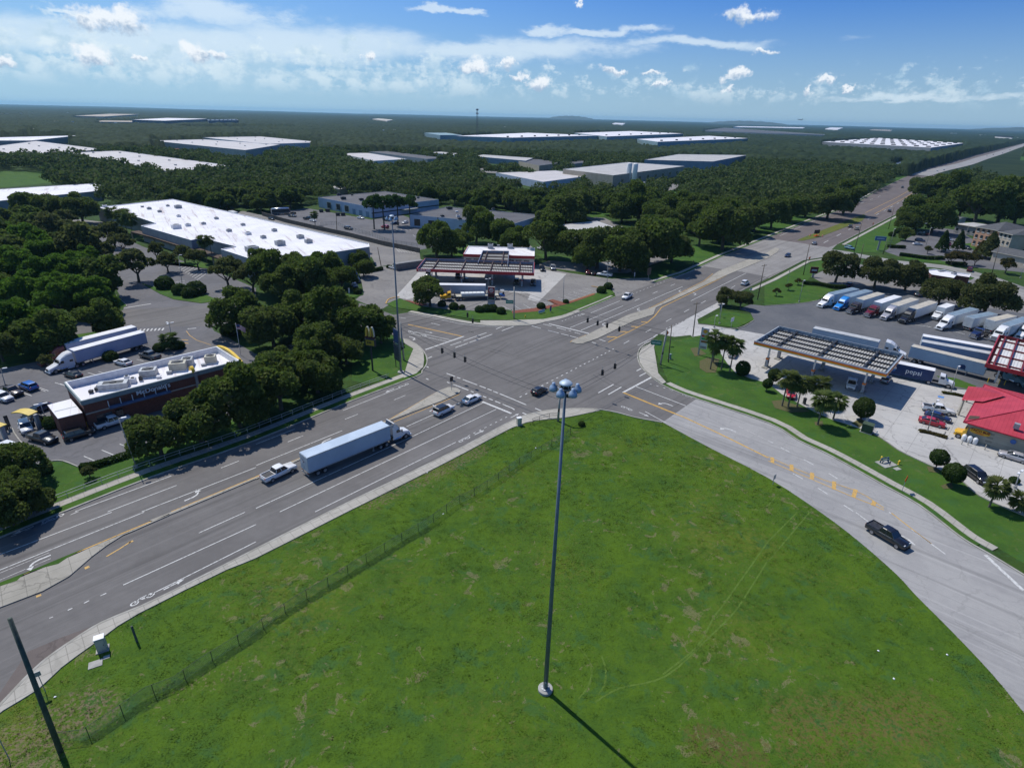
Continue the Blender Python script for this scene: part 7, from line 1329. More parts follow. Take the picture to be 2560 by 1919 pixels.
for i in range(6):
 x_ = -7.6-i*1.3; pk_ = MB().box((0, 0, .48), (1.2, 2.2, .84)).build('wrapped_pack', WRAP, None, bevel=.06); pk_.location = (ef.location.x+co_*x_, ef.location.y+sn_*x_, 1.49); pk_.rotation_euler = (0, 0, ef.rotation_euler.z); MB().box((0, 0, .03), (1.2, 2.2, .08)).build('pallet', pm('pallet_wood', (.30, .22, .13), (.22, .16, .09), 2, .9), pk_)
 tag(pk_, 'white wrapped pack on the flatbed of the yellow semi', 'package', 'white packs on the flatbed')
x_ = -20.4; fk = empty('forklift', (ef.location.x+co_*x_, ef.location.y+sn_*x_, .75), ef.rotation_euler.z, 'blue truck-mounted forklift hanging on the tail of the flatbed', 'forklift')
MB().box((-.3, 0, .5), (1.5, 1.9, .7)).build('body', PAINT['blue'], fk, bevel=.06); MB().box((-.7, .3, 1.1), (.5, .6, .6)).build('seat', BLACKP, fk); cg = MB()
for sx in (-.9, .2):
 for sy in (-.75, .75): cg.tube((sx, sy, .8), (sx, sy, 2.1), .05)
cg.box((-.35, 0, 2.1), (1.3, 1.7, .06)); cg.build('cage', GREYM, fk); MB().box((.75, .35, 1.3), (.12, .1, 2.8)).box((.75, -.35, 1.3), (.12, .1, 2.8)).box((.75, 0, 2.6), (.1, .7, .1)).build('mast', DARKM, fk); MB().box((1.3, .3, .15), (1.1, .12, .06)).box((1.3, -.3, .15), (1.1, .12, .06)).build('fork', DARKM, fk)
for sx, sy in ((.35, .85), (.35, -.85), (-1.0, 0)): wheel(fk, sx, sy, .38, .3)
f_ = g(A2, 1398, 588, 2.7); b_ = g(A2, 1232, 612, 2.7); d_ = f_-b_; ec = empty('shipping_container', ((f_.x+b_.x)/2, (f_.y+b_.y)/2, 0), math.atan2(d_.y, d_.x), 'long grey shipping container at the edge of the filling station lot', 'container'); CONT = pm('container_grey', (.22, .215, .21), (.17, .165, .16), 1, .6)
cb_ = MB().box((0, 0, 1.4), (12.2, 2.44, 2.6)).build('container_body', CONT, ec); rb_ = MB()
for i in range(40): rb_.box((-5.9+i*.303, -1.235, 1.4), (.14, .05, 2.3))
rb_.build('corrugated_side', CONT, ec); MB().box((6.12, .55, 1.4), (.05, 1.0, 2.4)).build('door', CONT, ec); MB().box((6.12, -.55, 1.4), (.05, 1.0, 2.4)).build('door', CONT, ec)
# tanker and red tractor at the wood edge, blue truck in the shade
et = trailer(A2, 285, 140, A2, 175, 145, 'dark flat tank trailer at the wood edge by the works yard', DARKM, GREYM, 10, 3.4); bd = MB().lathe([(.2, -4.9), (1.1, -4.6), (1.15, 0), (1.1, 4.6), (.2, 4.9)], n=16); to = bd.build('tank', CHROME, et, True); to.location = (-5, 0, 2.9); to.rotation_euler = (0, math.pi/2, 0)
semi(A2, 240, 185, A2, 330, 190, 'red', 'small red tractor unit beside the dark tank trailer', 'classic', False, False, trailer=False, group='semi tractors')
semi(A2, 885, 790, A2, 800, 735, 'navy', 'dark blue semi tractor in the tree shade beside the filling station drive', 'aero', True, True, trailer=False, group='semi tractors')
# nose of the yellow bus standing beside the taco shop
p = g(MT, 1225, 1030); d_ = e1-e0; eb = empty('yellow_bus', (p.x, p.y, .03), math.atan2(-d_.y, -d_.x), 'old yellow bus front set at the corner of the taco shop', 'bus')
MB().loft([ring(-.05, .75, .55, 1.2, .3), ring(-.4, .95, .5, 1.5, .3), ring(-1.4, 1.0, .6, 1.6, .25)]).build('hood', PAINT['yellow'], eb); MB().loft([ring(-1.35, 1.1, .6, 1.8, .1), ring(-1.9, 1.15, .6, 2.7, .2), ring(-2.0, 1.15, .6, 2.75, .2)]).build('cab', PAINT['yellow'], eb); MB().box((-1.6, 0, 2.2), (.12, 1.8, .6)).build('windscreen', CARGLASS, eb)
for s_ in (-1, 1): wheel(eb, -.95, s_*.95, .46, .3); MB().loft([ring(-.3, 1.02, .85, 1.02, .05), ring(-.95, 1.06, 1.0, 1.12, .05), ring(-1.5, 1.02, .85, 1.0, .05)]).build('fender', PAINT['yellow'], eb); MB().box((-.15, s_*.7, 1.0), (.2, .25, .22)).build('headlight', LAMP, eb)
# ------------------------------------------------------------ street furniture
MASTB = pm('mast_blue_grey', (.15, .19, .24), (.12, .155, .20), .8, .45, .3); WOODP = pm('pole_wood', (.16, .13, .10), (.10, .08, .06), 2, .9); CONCP = pm('pole_concrete', (.34, .335, .315), (.27, .265, .25), 1, .85); GREENP = pm('weathered_pole', (.085, .105, .088), (.055, .07, .06), 1.5, .85)
SIGNG = pm('sign_green', (.015, .19, .13), (.012, .15, .10), 1, .45); SIGNB = pm('pylon_blue', (.06, .14, .28), (.05, .11, .23), 1, .5); ORANGE = pm('sign_orange', (.75, .12, .012), (.65, .10, .01), 1, .5)
def near_axis(b, t, x, y):
 """point on the sight line through (x, y) nearest the vertical through b"""
 d = ray(t, x, y).normalized(); u = Vector((0, 0, 1)); w0 = CAM-b; B_ = d.dot(u); D_ = d.dot(w0); E_ = u.dot(w0); s_ = (B_*E_-D_)/(1-B_*B_); return CAM+d*s_
def pole(name, t, xb, yb, xt, yt, r0, r1, mat, label, cat, group=None, n=10):
 b = g(t, xb, yb); tp = near_axis(b, t, xt, yt); e = empty(name, b, 0, label, cat, group); MB().tube((0, 0, -.1), tp-b, r0, r1, n).build('pole', mat, e, True); return e, b, tp
# the tall light masts
b = g(D3, 216, 1152); H = 36.0
em = empty('high_mast_light', b, 0, 'very tall blue-grey light mast standing in the middle of the grass field', 'light mast', 'tall light masts')
def mast(e):
 MB().tube((0, 0, .35), (0, 0, H-.4), .25, .11, 14).build('pole', MASTB, e, True); MB().lathe([(.78, -.05), (.78, .30), (.70, .34), (0, .34)], n=20).build('base', CONCP, e); fl = MB().lathe([(.46, .34), (.46, .42), (.34, .44)], n=16)
 for i in range(8): a_ = i*math.pi/4; fl.tube((.40*math.cos(a_), .40*math.sin(a_), .34), (.40*math.cos(a_), .40*math.sin(a_), .52), .03, n=6)
 fl.build('flange', GREYM, e); MB().box((0, -.3, 1.2), (.22, .1, .6)).build('hand_hole', MASTB, e)
 MB().lathe([(.10, H-.75), (.42, H-.72), (.45, H-.55), (.42, H-.42), (.12, H-.38)], n=16).build('hub', DARKM, e); MB().lathe([(.54, H-.20), (.56, H-.13), (.52, H-.07), (.36, H+.06), (0, H+.10)], n=20).build('dome_cover', pm('brushed_cover', (.42, .50, .58), (.33, .41, .50), 2, .55, .3), e, True)
 rg = MB(); n = 20
 for i in range(n): a0, a1 = i*2*math.pi/n, (i+1)*2*math.pi/n; rg.tube((.62*math.cos(a0), .62*math.sin(a0), H-.5), (.62*math.cos(a1), .62*math.sin(a1), H-.5), .035, n=6)
 for i in range(6): a0 = i*math.pi/3; rg.tube((.3*math.cos(a0), .3*math.sin(a0), H-.5), (.62*math.cos(a0), .62*math.sin(a0), H-.5), .03, n=6); rg.tube((.4*math.cos(a0), .4*math.sin(a0), H-.45), (.4*math.cos(a0), .4*math.sin(a0), H-.12), .025, n=5)
 rg.build('head_ring', GREYM, e); BELL = pm('lamp_housing_blue', (.27, .36, .50), (.21, .29, .42), 3, .4, .2)
 for a_ in (165, 243, 303, 8, 85):
  a_ = R(a_); c = (1.0*math.cos(a_), 1.0*math.sin(a_), 0); l_ = MB().lathe([(.05, H-.20), (.14, H-.22), (.15, H-.40), (.27, H-.50), (.35, H-.66), (.38, H-.88), (.35, H-.92)], c, 16).build('luminaire', BELL, e, True)
  MB().tube((.6*math.cos(a_), .6*math.sin(a_), H-.5), (.88*math.cos(a_), .88*math.sin(a_), H-.42), .03).build('bracket', DARKM, l_); MB().lathe([(.34, H-.925), (.0, H-.96)], c, 16).build('lens', LAMP, l_)
mast(em); em2 = empty('high_mast_light', g(ST, 1128, 1395), R(20), 'very tall light mast at the restaurant corner of the intersection', 'light mast', 'tall light masts'); mast(em2)
# wooden and concrete poles
_, b0_, t0_ = pole('wooden_pole', D1, 392, 1550, 63, 688, .25, .17, GREENP, 'thick weathered pole rising at the lower left corner of the field', 'pole')
UP = [(A3, 1562, 1245, 1598, 950, 'utility pole with a crossarm beside the fuel price sign'), (A3, 1350, 1468, 1380, 1148, 'slim dark utility pole on the lawn behind the street name sign'), (A3, 2120, 930, 2182, 622, 'utility pole with a crossarm on the lawn beside the truck park'), (A4, 305, 715, 360, 450, 'utility pole on the verge before the dark brown pylon'), (A4, 735, 552, 815, 245, 'utility pole at the mouth of the cross street'), (A4, 1040, 320, 1090, 132, 'utility pole on the big lawn by the far road'), (A2, 698, 325, 690, 140, 'slim pole in the works yard'), (A2, 1085, 660, 1050, 478, 'leaning wooden pole at the edge of the filling station alley'), (NT, 1765, 1250, 1865, 860, 'wooden utility pole by the hotel street'), (NT, 262, 975, 325, 750, 'pole with a small box left of the hotel lot'), (A4, 795, 600, 825, 450, 'slim pole on the kerb of the cross street'), (A1, 1535, 1400, 1460, 1120, None)]
for t, xb, yb, xt, yt, lab in UP[:-1]:
 e, b, tp = pole('utility_pole', t, xb, yb, xt, yt, .16, .11, WOODP, lab, 'utility pole', 'utility poles')
 if 'crossarm' in lab: q_ = tp-b; MB().box((q_.x, q_.y, q_.z-.5), (2.4, .12, .14), .5).build('crossarm', WOODP, e); iv = MB(); [iv.tube((q_.x+s_*math.cos(.5), q_.y+s_*math.sin(.5), q_.z-.43), (q_.x+s_*math.cos(.5), q_.y+s_*math.sin(.5), q_.z-.2), .05) for s_ in (-1, .6, 1.1)]; iv.build('insulator', GREYM, e)
SP = {}
for key, t, xb, yb, xt, yt, lab in [('nw', ST, 1195, 1110, 1112, 235, 'concrete signal strain pole beside the tall mast at the restaurant corner'), ('ne', KT, 1465, 1203, 1468, 758, 'concrete signal strain pole with a green street sign before the filling station'), ('se', A3, 1282, 1490, 1338, 1180, 'leaning concrete signal strain pole on the forecourt corner with a green street sign'), ('sw', RT, 570, 1575, 628, 835, 'concrete signal strain pole behind the central light mast')]:
 e, b, tp = pole('signal_pole', t, xb, yb, xt, yt, .25, .17, CONCP, lab, 'signal pole', 'signal strain poles'); SP[key] = (e, b, tp); q_ = tp-b; MB().box((q_.x*.3, q_.y*.3-.25, 1.3+q_.z*.2), (.35, .25, .6)).build('control_box', DARKM, e)
def street_sign(key, t, xl, yl, xr, yr, hpx, flip=1, mat=None):
 e, b, tp = SP[key]; z = None; pl = near_axis(tp, t, xl, yl); pr = near_axis(tp, t, xr, yr); pl.z = pr.z = (pl.z+pr.z)/2; d = pr-pl; c = (pl+pr)/2-b; hh_ = hpx/t[2]*proj(pl)[2]/FOC
 s_ = MB().box(tuple(c), (d.length, .06, hh_), math.atan2(d.y, d.x)).build('street_sign', mat or SIGNG, e); MB().box((c.x, c.y, c.z+hh_/2+.04), (d.length, .07, .05), math.atan2(d.y, d.x)).build('sign_edge', GREYM, s_)
 n_ = Vector((d.y, -d.x, 0)).normalized()*(1 if d.y*0 == 0 else 1); MB().box((c.x+n_.x*.035, c.y+n_.y*.035, c.z), (d.length*.78, .02, hh_*.28), math.atan2(d.y, d.x)).build('sign_lettering_line', pm('sign_white_line', (.40, .50, .45), (.3, .4, .36), 6, .5), s_) if mat is None else None
street_sign('ne', KT, 1352, 985, 1455, 945, 48); street_sign('se', A3, 1200, 1292, 1292, 1310, 42); street_sign('sw', RT, 640, 975, 905, 870, 110, mat=BLACKP)
# span wires and signal heads
wr = {}
for k_, (a_, b_) in {'west': ('nw', 'sw'), 'north': ('ne', 'nw'), 'east': ('ne', 'se'), 'south': ('se', 'sw')}.items():
 A, B = SP[a_][2]-Vector((0, 0, .5)), SP[b_][2]-Vector((0, 0, .5)); m_ = MB()
 for dz in (0, -1.1):
  pts = [A.lerp(B, i/14)-Vector((0, 0, -dz+1.1*4*(i/14)*(1-i/14))) for i in range(15)]; m_.path(pts, .038, 5)
 o = m_.build('span_wire', DARKM); tag(o, {'west': 'signal wires between the tall mast corner and the pole behind the central mast', 'north': 'signal wires between the restaurant corner and the filling station corner', 'east': 'signal wires between the filling station corner and the forecourt corner', 'south': 'signal wires between the forecourt corner and the pole behind the central mast'}[k_], 'wire', 'signal span wires')
HB = MB().box((0, 0, 0), (.36, .26, 1.1)); SIGH = HB.mesh('signal_housing'); VIS = []
for i in range(3): VIS.append(MB().loft([[(.14*math.cos(a_), -.13-dy, .35-.35*i+.14*math.sin(a_)) for a_ in [j*math.pi/4 for j in range(8)]] for dy in (0, .2)], False).mesh('signal_visor'))
LENS = [pm('lens_red', (.10, .01, .01), None, 3, .3), pm('lens_amber', (.12, .07, .01), None, 3, .3), pm('lens_green', (.01, .07, .05), None, 3, .3)]
def signal(t, x, y, key, face, label, s_=1.15):
 A, B = SP[key[0]][2], SP[key[1]][2]; d = ray(t, x, y); n_ = (B-A).cross(Vector((0, 0, 1))); kk = (A-CAM).dot(n_)/d.dot(n_); p = CAM+d*kk
 e = empty('traffic_signal', p, face, label, 'traffic light', 'traffic lights over the intersection'); e.scale = (s_, s_, s_); obj('housing', SIGH, e, BLACKP)
 for v_ in VIS: obj('visor', v_, e, BLACKP)
 for i in range(3): MB().lathe([(.12, 0), (0, .02)], n=12).build('lens', LENS[i], e).matrix_local = Matrix.Translation((0, -.14, .35-.35*i)) @ Matrix.Rotation(math.pi/2, 4, 'X')
 MB().tube((0, 0, .55), (0, 0, 1.3), .03).build('hanger', GREYM, e)
for q_ in [(A2, 1605, 1370, ('nw', 'sw'), R(120), 'left of three traffic lights on the wire above the mast corner crossing'), (A2, 1712, 1408, ('nw', 'sw'), R(120), 'middle of three traffic lights on the wire above the mast corner crossing'), (A2, 1803, 1445, ('nw', 'sw'), R(120), 'right of three traffic lights on the wire above the mast corner crossing'),
           (A3, 655, 1107, ('ne', 'se'), R(-50), 'leftmost of four traffic lights hanging before the concrete median'), (A3, 741, 1132, ('ne', 'se'), R(-50), 'second from left of four traffic lights before the concrete median'), (A3, 823, 1152, ('ne', 'se'), R(-50), 'third from left of four traffic lights before the concrete median'), (A3, 928, 1182, ('ne', 'se'), R(-50), 'rightmost of four traffic lights before the concrete median'),
           (A3, 888, 1503, ('se', 'sw'), R(40), 'upper of two traffic lights over the side road mouth'), (A3, 780, 1557, ('se', 'sw'), R(40), 'lower of two traffic lights over the side road mouth'), (KT, 823, 1145, ('ne', 'nw'), R(210), 'traffic light seen against the filling station lawn, left of the price sign'), (A2, 1872, 1112, ('ne', 'nw'), R(210), 'small traffic light low against the pavement below the price sign')]: signal(*q_)
# lamp posts: base, head
LP = [(A3, 818, 840, 830, 615, 2, 'twin-armed lamp post at the filling station corner bushes'), (A3, 442, 935, 450, 722, 0, 'bare pole at the end of the mulch island'), (KT, 1105, 850, 1107, 645, 2, 'lamp post with two heads behind the fuel price sign'), (A1, 1490, 1290, 1460, 1130, 3, 'lamp post with crossed heads by the island palm'), (A1, 1580, 850, 1540, 545, 1, 'tall lamp pole on the office lot island'), (A1, 200, 1380 - 1380 + 1290, 170, 1150 - 60, 0, None),
      (B1, 1180, 1275, 1025, 850, 1, 'lamp pole between the restaurant bays and the big oaks'), (QT, 620, 895, 560, 715, 2, 'lamp post with two flat heads by the yellow order canopy'), (B1, 60, 610, 5, 420, 1, 'lamp pole left of the blue crossover'), (B4, 1575, 635, 1640, 405, 1, 'lamp post on the upper bay island by the taco shop'), (B4, 1375, 965, 1455, 700, 1, 'lamp post on the lower bay island by the taco shop'), (B4, 2130, 1450, 2180, 1310, 2, 'lamp post with two flat heads by the short palm'), (A4, 268, 950, 305, 765, 1, 'lamp post on the lawn edge by the first truck'), (A4, 790, 1290, 798, 1250, 2, 'lamp post with two heads beyond the striped canopy'), (A4, 1690, 950, 1715, 880, 1, 'short lamp post between the truck park trees'),
      (NT, 690, 645, 750, 440, 1, 'lamp post under the oaks of the hotel lot'), (NT, 350, 890, 420, 620, 1, 'lamp post beside the blue pylon'), (NT, 850, 880, 925, 605, 1, 'lamp post with a curved head in the hotel lot'), (NT, 1190, 920, 1222, 770, 1, 'lamp post between the conical trees'), (NT, 1390, 800, 1450, 560, 1, 'lamp post before the peach hotel wing'), (NT, 2160, 1300, 2205, 1120, 1, 'lamp post at the right edge by the hotel drive'), (A3, 1790, 1140, 1815, 970, 1, 'lamp post on the small island by the truck park'), (A3, 1745, 1170, 1757, 1070, 1, 'short lamp post before the small island'), (A1, 250, 1640, 0, 1560, 0, None)]
for t, xb, yb, xt, yt, nh, lab in LP:
 if not lab: continue
 e, b, tp = pole('lamp_post', t, xb, yb, xt, yt, .10, .06, GREYM if nh != 1 else CONCP, lab, 'lamp post', 'lamp posts', 8); q_ = tp-b
 MB().lathe([(.28, 0), (.28, .5), (0, .5)], n=12).build('footing', CONCP, e)
 for i in range(nh):
  a_ = .6+i*2*math.pi/max(nh, 1); c = (q_.x+.7*math.cos(a_), q_.y+.7*math.sin(a_), q_.z); h_ = MB().box(c, (.75, .34, .14), a_).build('lamp_head', WHITEM, e); MB().tube(tuple(q_), (c[0], c[1], c[2]), .04).build('lamp_arm', GREYM, h_)
# signs
def post_sign(name, t, xb, yb, xc, yc, w_, h_, shape, mat, label, cat='sign', rz=R(40), post=GREYM, back=None, group=None):
 b = g(t, xb, yb); tp = near_axis(b, t, xc, yc); e = empty(name, b, rz, label, cat, group); z = tp.z; MB().box((0, .04, z/2), (.07, .07, z)).build('post', post, e)
 m_ = MB()
 if shape == 'diamond': m_.loft([[(0, y, z-w_*.7), (w_*.7, y, z), (0, y, z+w_*.7), (-w_*.7, y, z)] for y in (-.03, .0)])
 elif shape == 'round': m_.loft([[(w_/2*math.cos(i*math.pi/4+.39), y, z+w_/2*math.sin(i*math.pi/4+.39)) for i in range(8)] for y in (-.03, .0)])
 else: m_.box((0, -.02, z), (w_, .05, h_))
 m_.build('panel', mat, e); return e
for q_ in [('warning_sign', A3, 1325, 1320, 1328, 1217, 1.1, 1.1, 'diamond', ORANGE, 'orange diamond sign behind the leaning signal pole'), ('warning_sign', A4, 340, 655, 345, 568, 1.2, 1.2, 'diamond', ORANGE, 'orange diamond sign on the verge by the dark brown pylon'), ('warning_sign', A4, 897, 315, 907, 275, 1.3, 1.3, 'diamond', ORANGE, 'orange diamond sign beside the far road'), ('warning_sign', B4, 1158, 1478, 1190, 1368, 1.0, 1.0, 'diamond', ORANGE, 'orange diamond sign on the verge of the pale side road'), ('stop_sign', A1, 1055, 945, 1043, 900, .9, .9, 'round', GREYM, 'octagonal sign seen from behind at the office lot exit'), ('road_sign', B4, 42, 1420, 48, 1350, .7, .9, 'rect', GREYM, 'small grey sign seen from behind on the field edge'), ('road_sign', B2, 1690, 612, 1690, 508, .8, 1.1, 'rect', BLACKP, 'dark keep-right sign on the tip of the lower median'), ('road_sign', D1, 295, 1165, 248, 1045, .5, .6, 'rect', GREYM, 'thin sign post on the pavement at the lower left'), ('road_sign', D1, 60, 1600, 20, 1330, .7, .9, 'rect', BLACKP, 'dark sign board cut by the lower left corner'), ('road_sign', A3, 1562, 640, 1562, 600, .6, .8, 'rect', BLACKP, 'small dark sign on the verge past the filling station'), ('road_sign', A4, 160, 810, 240, 690, .5, .7, 'rect', W_TAN, 'small tan sign on the green verge'), ('bus_sign', A3, 2055, 890, 2066, 838, 1.2, .7, 'rect', W_BLUE, 'low pale sign at the kerb near the crossover'), ('lot_sign', A3, 1890, 1180, 1900, 1100, 1.6, 1.2, 'rect', WHITEM, 'white framed sign board on the small island'), ('lot_sign', A3, 1790, 1080, 1778, 1000, .7, .9, 'rect', SIGNB, 'small blue sign at the truck park entrance'), ('lawn_sign', A3, 255, 1050, 255, 1028, 2.6, .9, 'rect', W_BLUE, 'low billboard with a blue picture on the filling station lawn'), ('lawn_flag', A3, 332, 1040, 328, 1005, .7, 1.6, 'rect', pm('purple_flag', (.16, .10, .26), (.12, .07, .2), 2), 'small purple feather flag beside the lawn billboard'), ('brown_sign', A3, 1175, 770, 1172, 685, 2.2, 2.6, 'rect', pm('brown_sign', (.12, .085, .06), (.09, .065, .05), 1), 'large brown sign under the oak past the filling station'), ('marker_post', A3, 1055, 750, 1057, 710, .5, 1.6, 'rect', W_WHITE, 'pale post marker under the oak past the filling station'), ('entrance_sign', A2, 808, 905, 803, 850, .5, 1.6, 'rect', W_WHITE, 'slim white sign on the kerbed corner by the drive')]: post_sign(*q_)
# golden arches on a pole
b = g(ST, 478, 1345); tp = near_axis(b, ST, 420, 690); e = empty('arch_sign', b, R(-18), 'double yellow arch sign on a dark pole above the oaks at the corner', 'sign'); z0 = tp.z
MB().tube((0, 0, -.1), (0, 0, z0), .22, .2, 12).build('pole', DARKM, e); fr = MB().box((0, 0, z0+1.15), (2.5, .5, .5)).build('header', pm('dark_red_header', (.06, .02, .02), (.045, .015, .015), 2), e); MB().box((0, 0, z0-.1), (2.6, .5, 1.7)).build('board_frame', DARKM, e)
bd = MB().box((0, -.27, z0-.1), (2.2, .06, 1.3)).build('message_board', pm('board_yellow', (.36, .27, .03), (.30, .22, .02), 2), e); mt_ = MB(); [mt_.box((x_, -.31, z0-.05), (.26, .03, .5)) for x_ in (-.55, -.15, .25)]; mt_.build('message_marks', BLACKP, bd)
ARCHY = pm('arch_yellow', (.52, .40, .05), (.46, .34, .04), 1, .4); ARCHW = pm('arch_edge', (.55, .53, .42), (.48, .45, .35), 1, .4); am = MB(); aw_ = MB()
for cx_ in (-.58, .58):
 pts = [(cx_+.52*math.cos(a_), z0+1.4+2.35*max(0, math.sin(a_))**.75) for a_ in [math.pi*i/14 for i in range(15)]]
 inn = [(cx_+(.30)*math.cos(a_), z0+1.4+2.05*max(0, math.sin(a_))**.75) for a_ in [math.pi*i/14 for i in range(15)]]
 for y0, y1, mm in ((-.28, .28, am),):
  for i in range(14): mm.add([(pts[i][0], y0, pts[i][1]), (pts[i+1][0], y0, pts[i+1][1]), (inn[i+1][0], y0, inn[i+1][1]), (inn[i][0], y0, inn[i][1]), (pts[i][0], y1, pts[i][1]), (pts[i+1][0], y1, pts[i+1][1]), (inn[i+1][0], y1, inn[i+1][1]), (inn[i][0], y1, inn[i][1])], [(0, 1, 2, 3), (7, 6, 5, 4), (3, 2, 6, 7)]); aw_.add([(pts[i][0], y0, pts[i][1]), (pts[i+1][0], y0, pts[i+1][1]), (pts[i+1][0], y1, pts[i+1][1]), (pts[i][0], y1, pts[i][1])], [(0, 1, 2, 3)])
ar_ = am.build('yellow_arches', ARCHY, e); aw_.build('arch_edge', ARCHW, ar_)
# big dark highway sign seen from behind
b = g(ST, 1020, 1270); b2 = g(ST, 1180, 1110); tp = near_axis(b, ST, 1000, 700); tp2 = near_axis(b, ST, 1020, 350); e = empty('highway_sign', b, R(-50), 'big dark highway sign seen from behind, partly hidden by the mast', 'sign')
MB().box((1.0, 0, tp.z/2-.4), (3.3, .08, tp.z*.62)).build('sign_back', pm('sign_back', (.035, .05, .075), (.025, .04, .06), 1, .6), e).location.z = tp.z*.19; MB().box((.85, 0, (tp.z+tp2.z)/2), (2.6, .08, (tp2.z-tp.z)*.8)).build('upper_sign_back', pm('blue_sign_back', (.03, .06, .16), (.025, .05, .13), 1, .6), e)
MB().box((-.3, .08, tp2.z/2), (.14, .14, tp2.z)).box((2.2, .08, tp2.z/2), (.14, .14, tp2.z)).build('post', DARKM, e); MB().box((.95, .06, tp.z), (3.4, .08, .1)).box((.9, .06, tp2.z-.2), (2.8, .08, .1)).build('crossbar', GREYM, e)
# fuel price signs
b = g(KT, 1150, 1045); tp = near_axis(b, KT, 1150, 755); e = empty('price_sign', b, R(-3), 'tall red and grey fuel price sign on two posts before the red canopy', 'sign'); zt_ = tp.z; wS = 2.3
MB().box((0, 0, zt_*.62), (wS, .4, zt_*.76)).build('sign_frame', pm('sign_frame_pale', (.42, .36, .35), (.36, .31, .30), 1), e); [MB().box((s_*1.05, .0, zt_*.13), (.22, .22, zt_*.26)).build('post', GREYM, e) for s_ in (-1, 1)]
MB().box((0, -.21, zt_*.84), (wS*.86, .04, zt_*.26)).build('brand_panel', REDF, e); ring_logo(e, (0, -.25, zt_*.84), 0, .62, WHITEM, 'K', .015); MB().box((0, -.21, zt_*.60), (wS*.86, .04, zt_*.18)).build('price_panel', pm('price_dark_red', (.09, .02, .02), (.07, .015, .015), 2), e); MB().box((0, -.21, zt_*.45), (wS*.86, .04, zt_*.10)).build('price_panel', pm('price_dark_green', (.02, .06, .045), (.015, .05, .035), 2), e); MB().box((0, -.23, zt_*.18), (wS*.95, .04, zt_*.12)).build('lower_panel', pm('lower_blue', (.16, .26, .42), (.5, .5, .52), 2), e)
b = g(A3, 1605, 1405); b2 = g(A3, 1660, 1415); tp = near_axis(b, A3, 1640, 1165); e = empty('price_sign', b, R(-28), 'tall slim fuel price sign with a yellow shell emblem among the palms', 'sign'); zt_ = tp.z
MB().box((.1, 0, zt_/2), (.35, .3, zt_)).build('post', GREYM, e); bx = MB().box((1.0, 0, zt_*.62), (1.7, .35, zt_*.74)).build('sign_frame', W_WHITE, e); MB().box((1.0, -.19, zt_*.87), (1.6, .04, zt_*.21)).build('emblem_panel', pm('emblem_white', (.62, .55, .55), (.55, .48, .48), 2), e)
def shell(parent, cx_, y, z, r_):
 P_ = [(cx_-r_*.35, z-r_*.85), (cx_+r_*.35, z-r_*.85), (cx_+r_*.45, z-r_*.55), (cx_+r_, z-r_*.2), (cx_+r_*.95, z+r_*.35), (cx_+r_*.55, z+r_*.8), (cx_, z+r_*.95), (cx_-r_*.55, z+r_*.8), (cx_-r_*.95, z+r_*.35), (cx_-r_, z-r_*.2), (cx_-r_*.45, z-r_*.55)]
 o = MB().add([(a_, y, c_) for a_, c_ in P_], [tuple(range(len(P_)))]).build('shell_emblem', REDS, parent); P2 = [(cx_+(a_-cx_)*.84, z+(c_-z)*.84) for a_, c_ in P_]; o2 = MB().add([(a_, y-.012, c_) for a_, c_ in P2], [tuple(range(len(P2)))]).build('emblem_face', YELM, o)
 rb = MB(); [rb.box((cx_+dx*.5, y-.018, z+.05), (.05*r_, .01, r_*1.2)) for dx in (-r_*.7, -r_*.25, r_*.25, r_*.7)]; rb.build('emblem_rib', REDS, o)
shell(e, 1.0, -.215, zt_*.87, .60)
for z_, m_ in ((.71, pm('price_red', (.45, .03, .04), (.38, .025, .03), 3)), (.61, pm('price_green', (.02, .30, .10), (.015, .25, .08), 3)), (.51, pm('price_amber', (.28, .11, .03), (.22, .08, .02), 3)), (.31, pm('price_grey', (.32, .30, .28), (.2, .19, .18), 3))): MB().box((1.0, -.19, zt_*z_), (1.5, .04, zt_*.075)).build('price_panel', m_, e)
# other pylons
for t, xb, yb, x0, y0, x1, y1, mat, lab, rz_, tx in [(NT, 185, 915, 145, 715, 285, 790, SIGNB, 'blue pylon sign on a grey stem at the hotel lawn', R(-15), None), (A4, 385, 735, 358, 640, 412, 705, pm('dark_maroon_panel', (.09, .025, .03), (.07, .02, .025), 1), 'dark maroon pylon sign at the diner lot entrance', R(-10), None), (A1, 1625, 905, 1588, 840, 1660, 880, W_BLUE, 'pale blue entrance sign before the leafy bushes', R(5), None)]:
 b = g(t, xb, yb); p0, p1 = near_axis(b, t, x0, y0), near_axis(b, t, x1, y1); w_ = (p1.xy-p0.xy).length; hh_ = abs(p0.z-p1.z)*.95; zc = (p0.z+p1.z)/2; e = empty('pylon_sign', b, rz_, lab, 'sign'); MB().box((0, 0, (zc-hh_/2)/2), (.7, .5, max(zc-hh_/2, .2))).build('stem', GREYM, e); MB().box((0, 0, zc), (w_, .5, hh_)).build('sign_box', mat, e); MB().box((0, -.26, zc), (w_*.7, .03, hh_*.25)).build('lettering_line', SIGNB if mat == W_BLUE else W_BLUE, e)
b = g(A4, 415, 385); tp = near_axis(b, A4, 418, 352); e = empty('message_trailer', b, R(20), 'brown portable message board on the tip of the grass median', 'message board'); MB().box((0, 0, 2.6), (3.6, .25, 2.0)).build('board', BLACKP, e); MB().box((0, -.14, 2.6), (3.3, .04, 1.7)).build('board_face', pm('amber_off', (.07, .04, .025), (.05, .03, .02), 3), e); MB().tube((0, 0, .3), (0, 0, 1.7), .12).build('mast', ORANGE, e); MB().box((0, 0, .45), (2.4, 1.2, .4)).build('trailer_body', ORANGE, e)
for s_ in (-1, 1): wheel(e, 0, s_*.75, .3, .2)
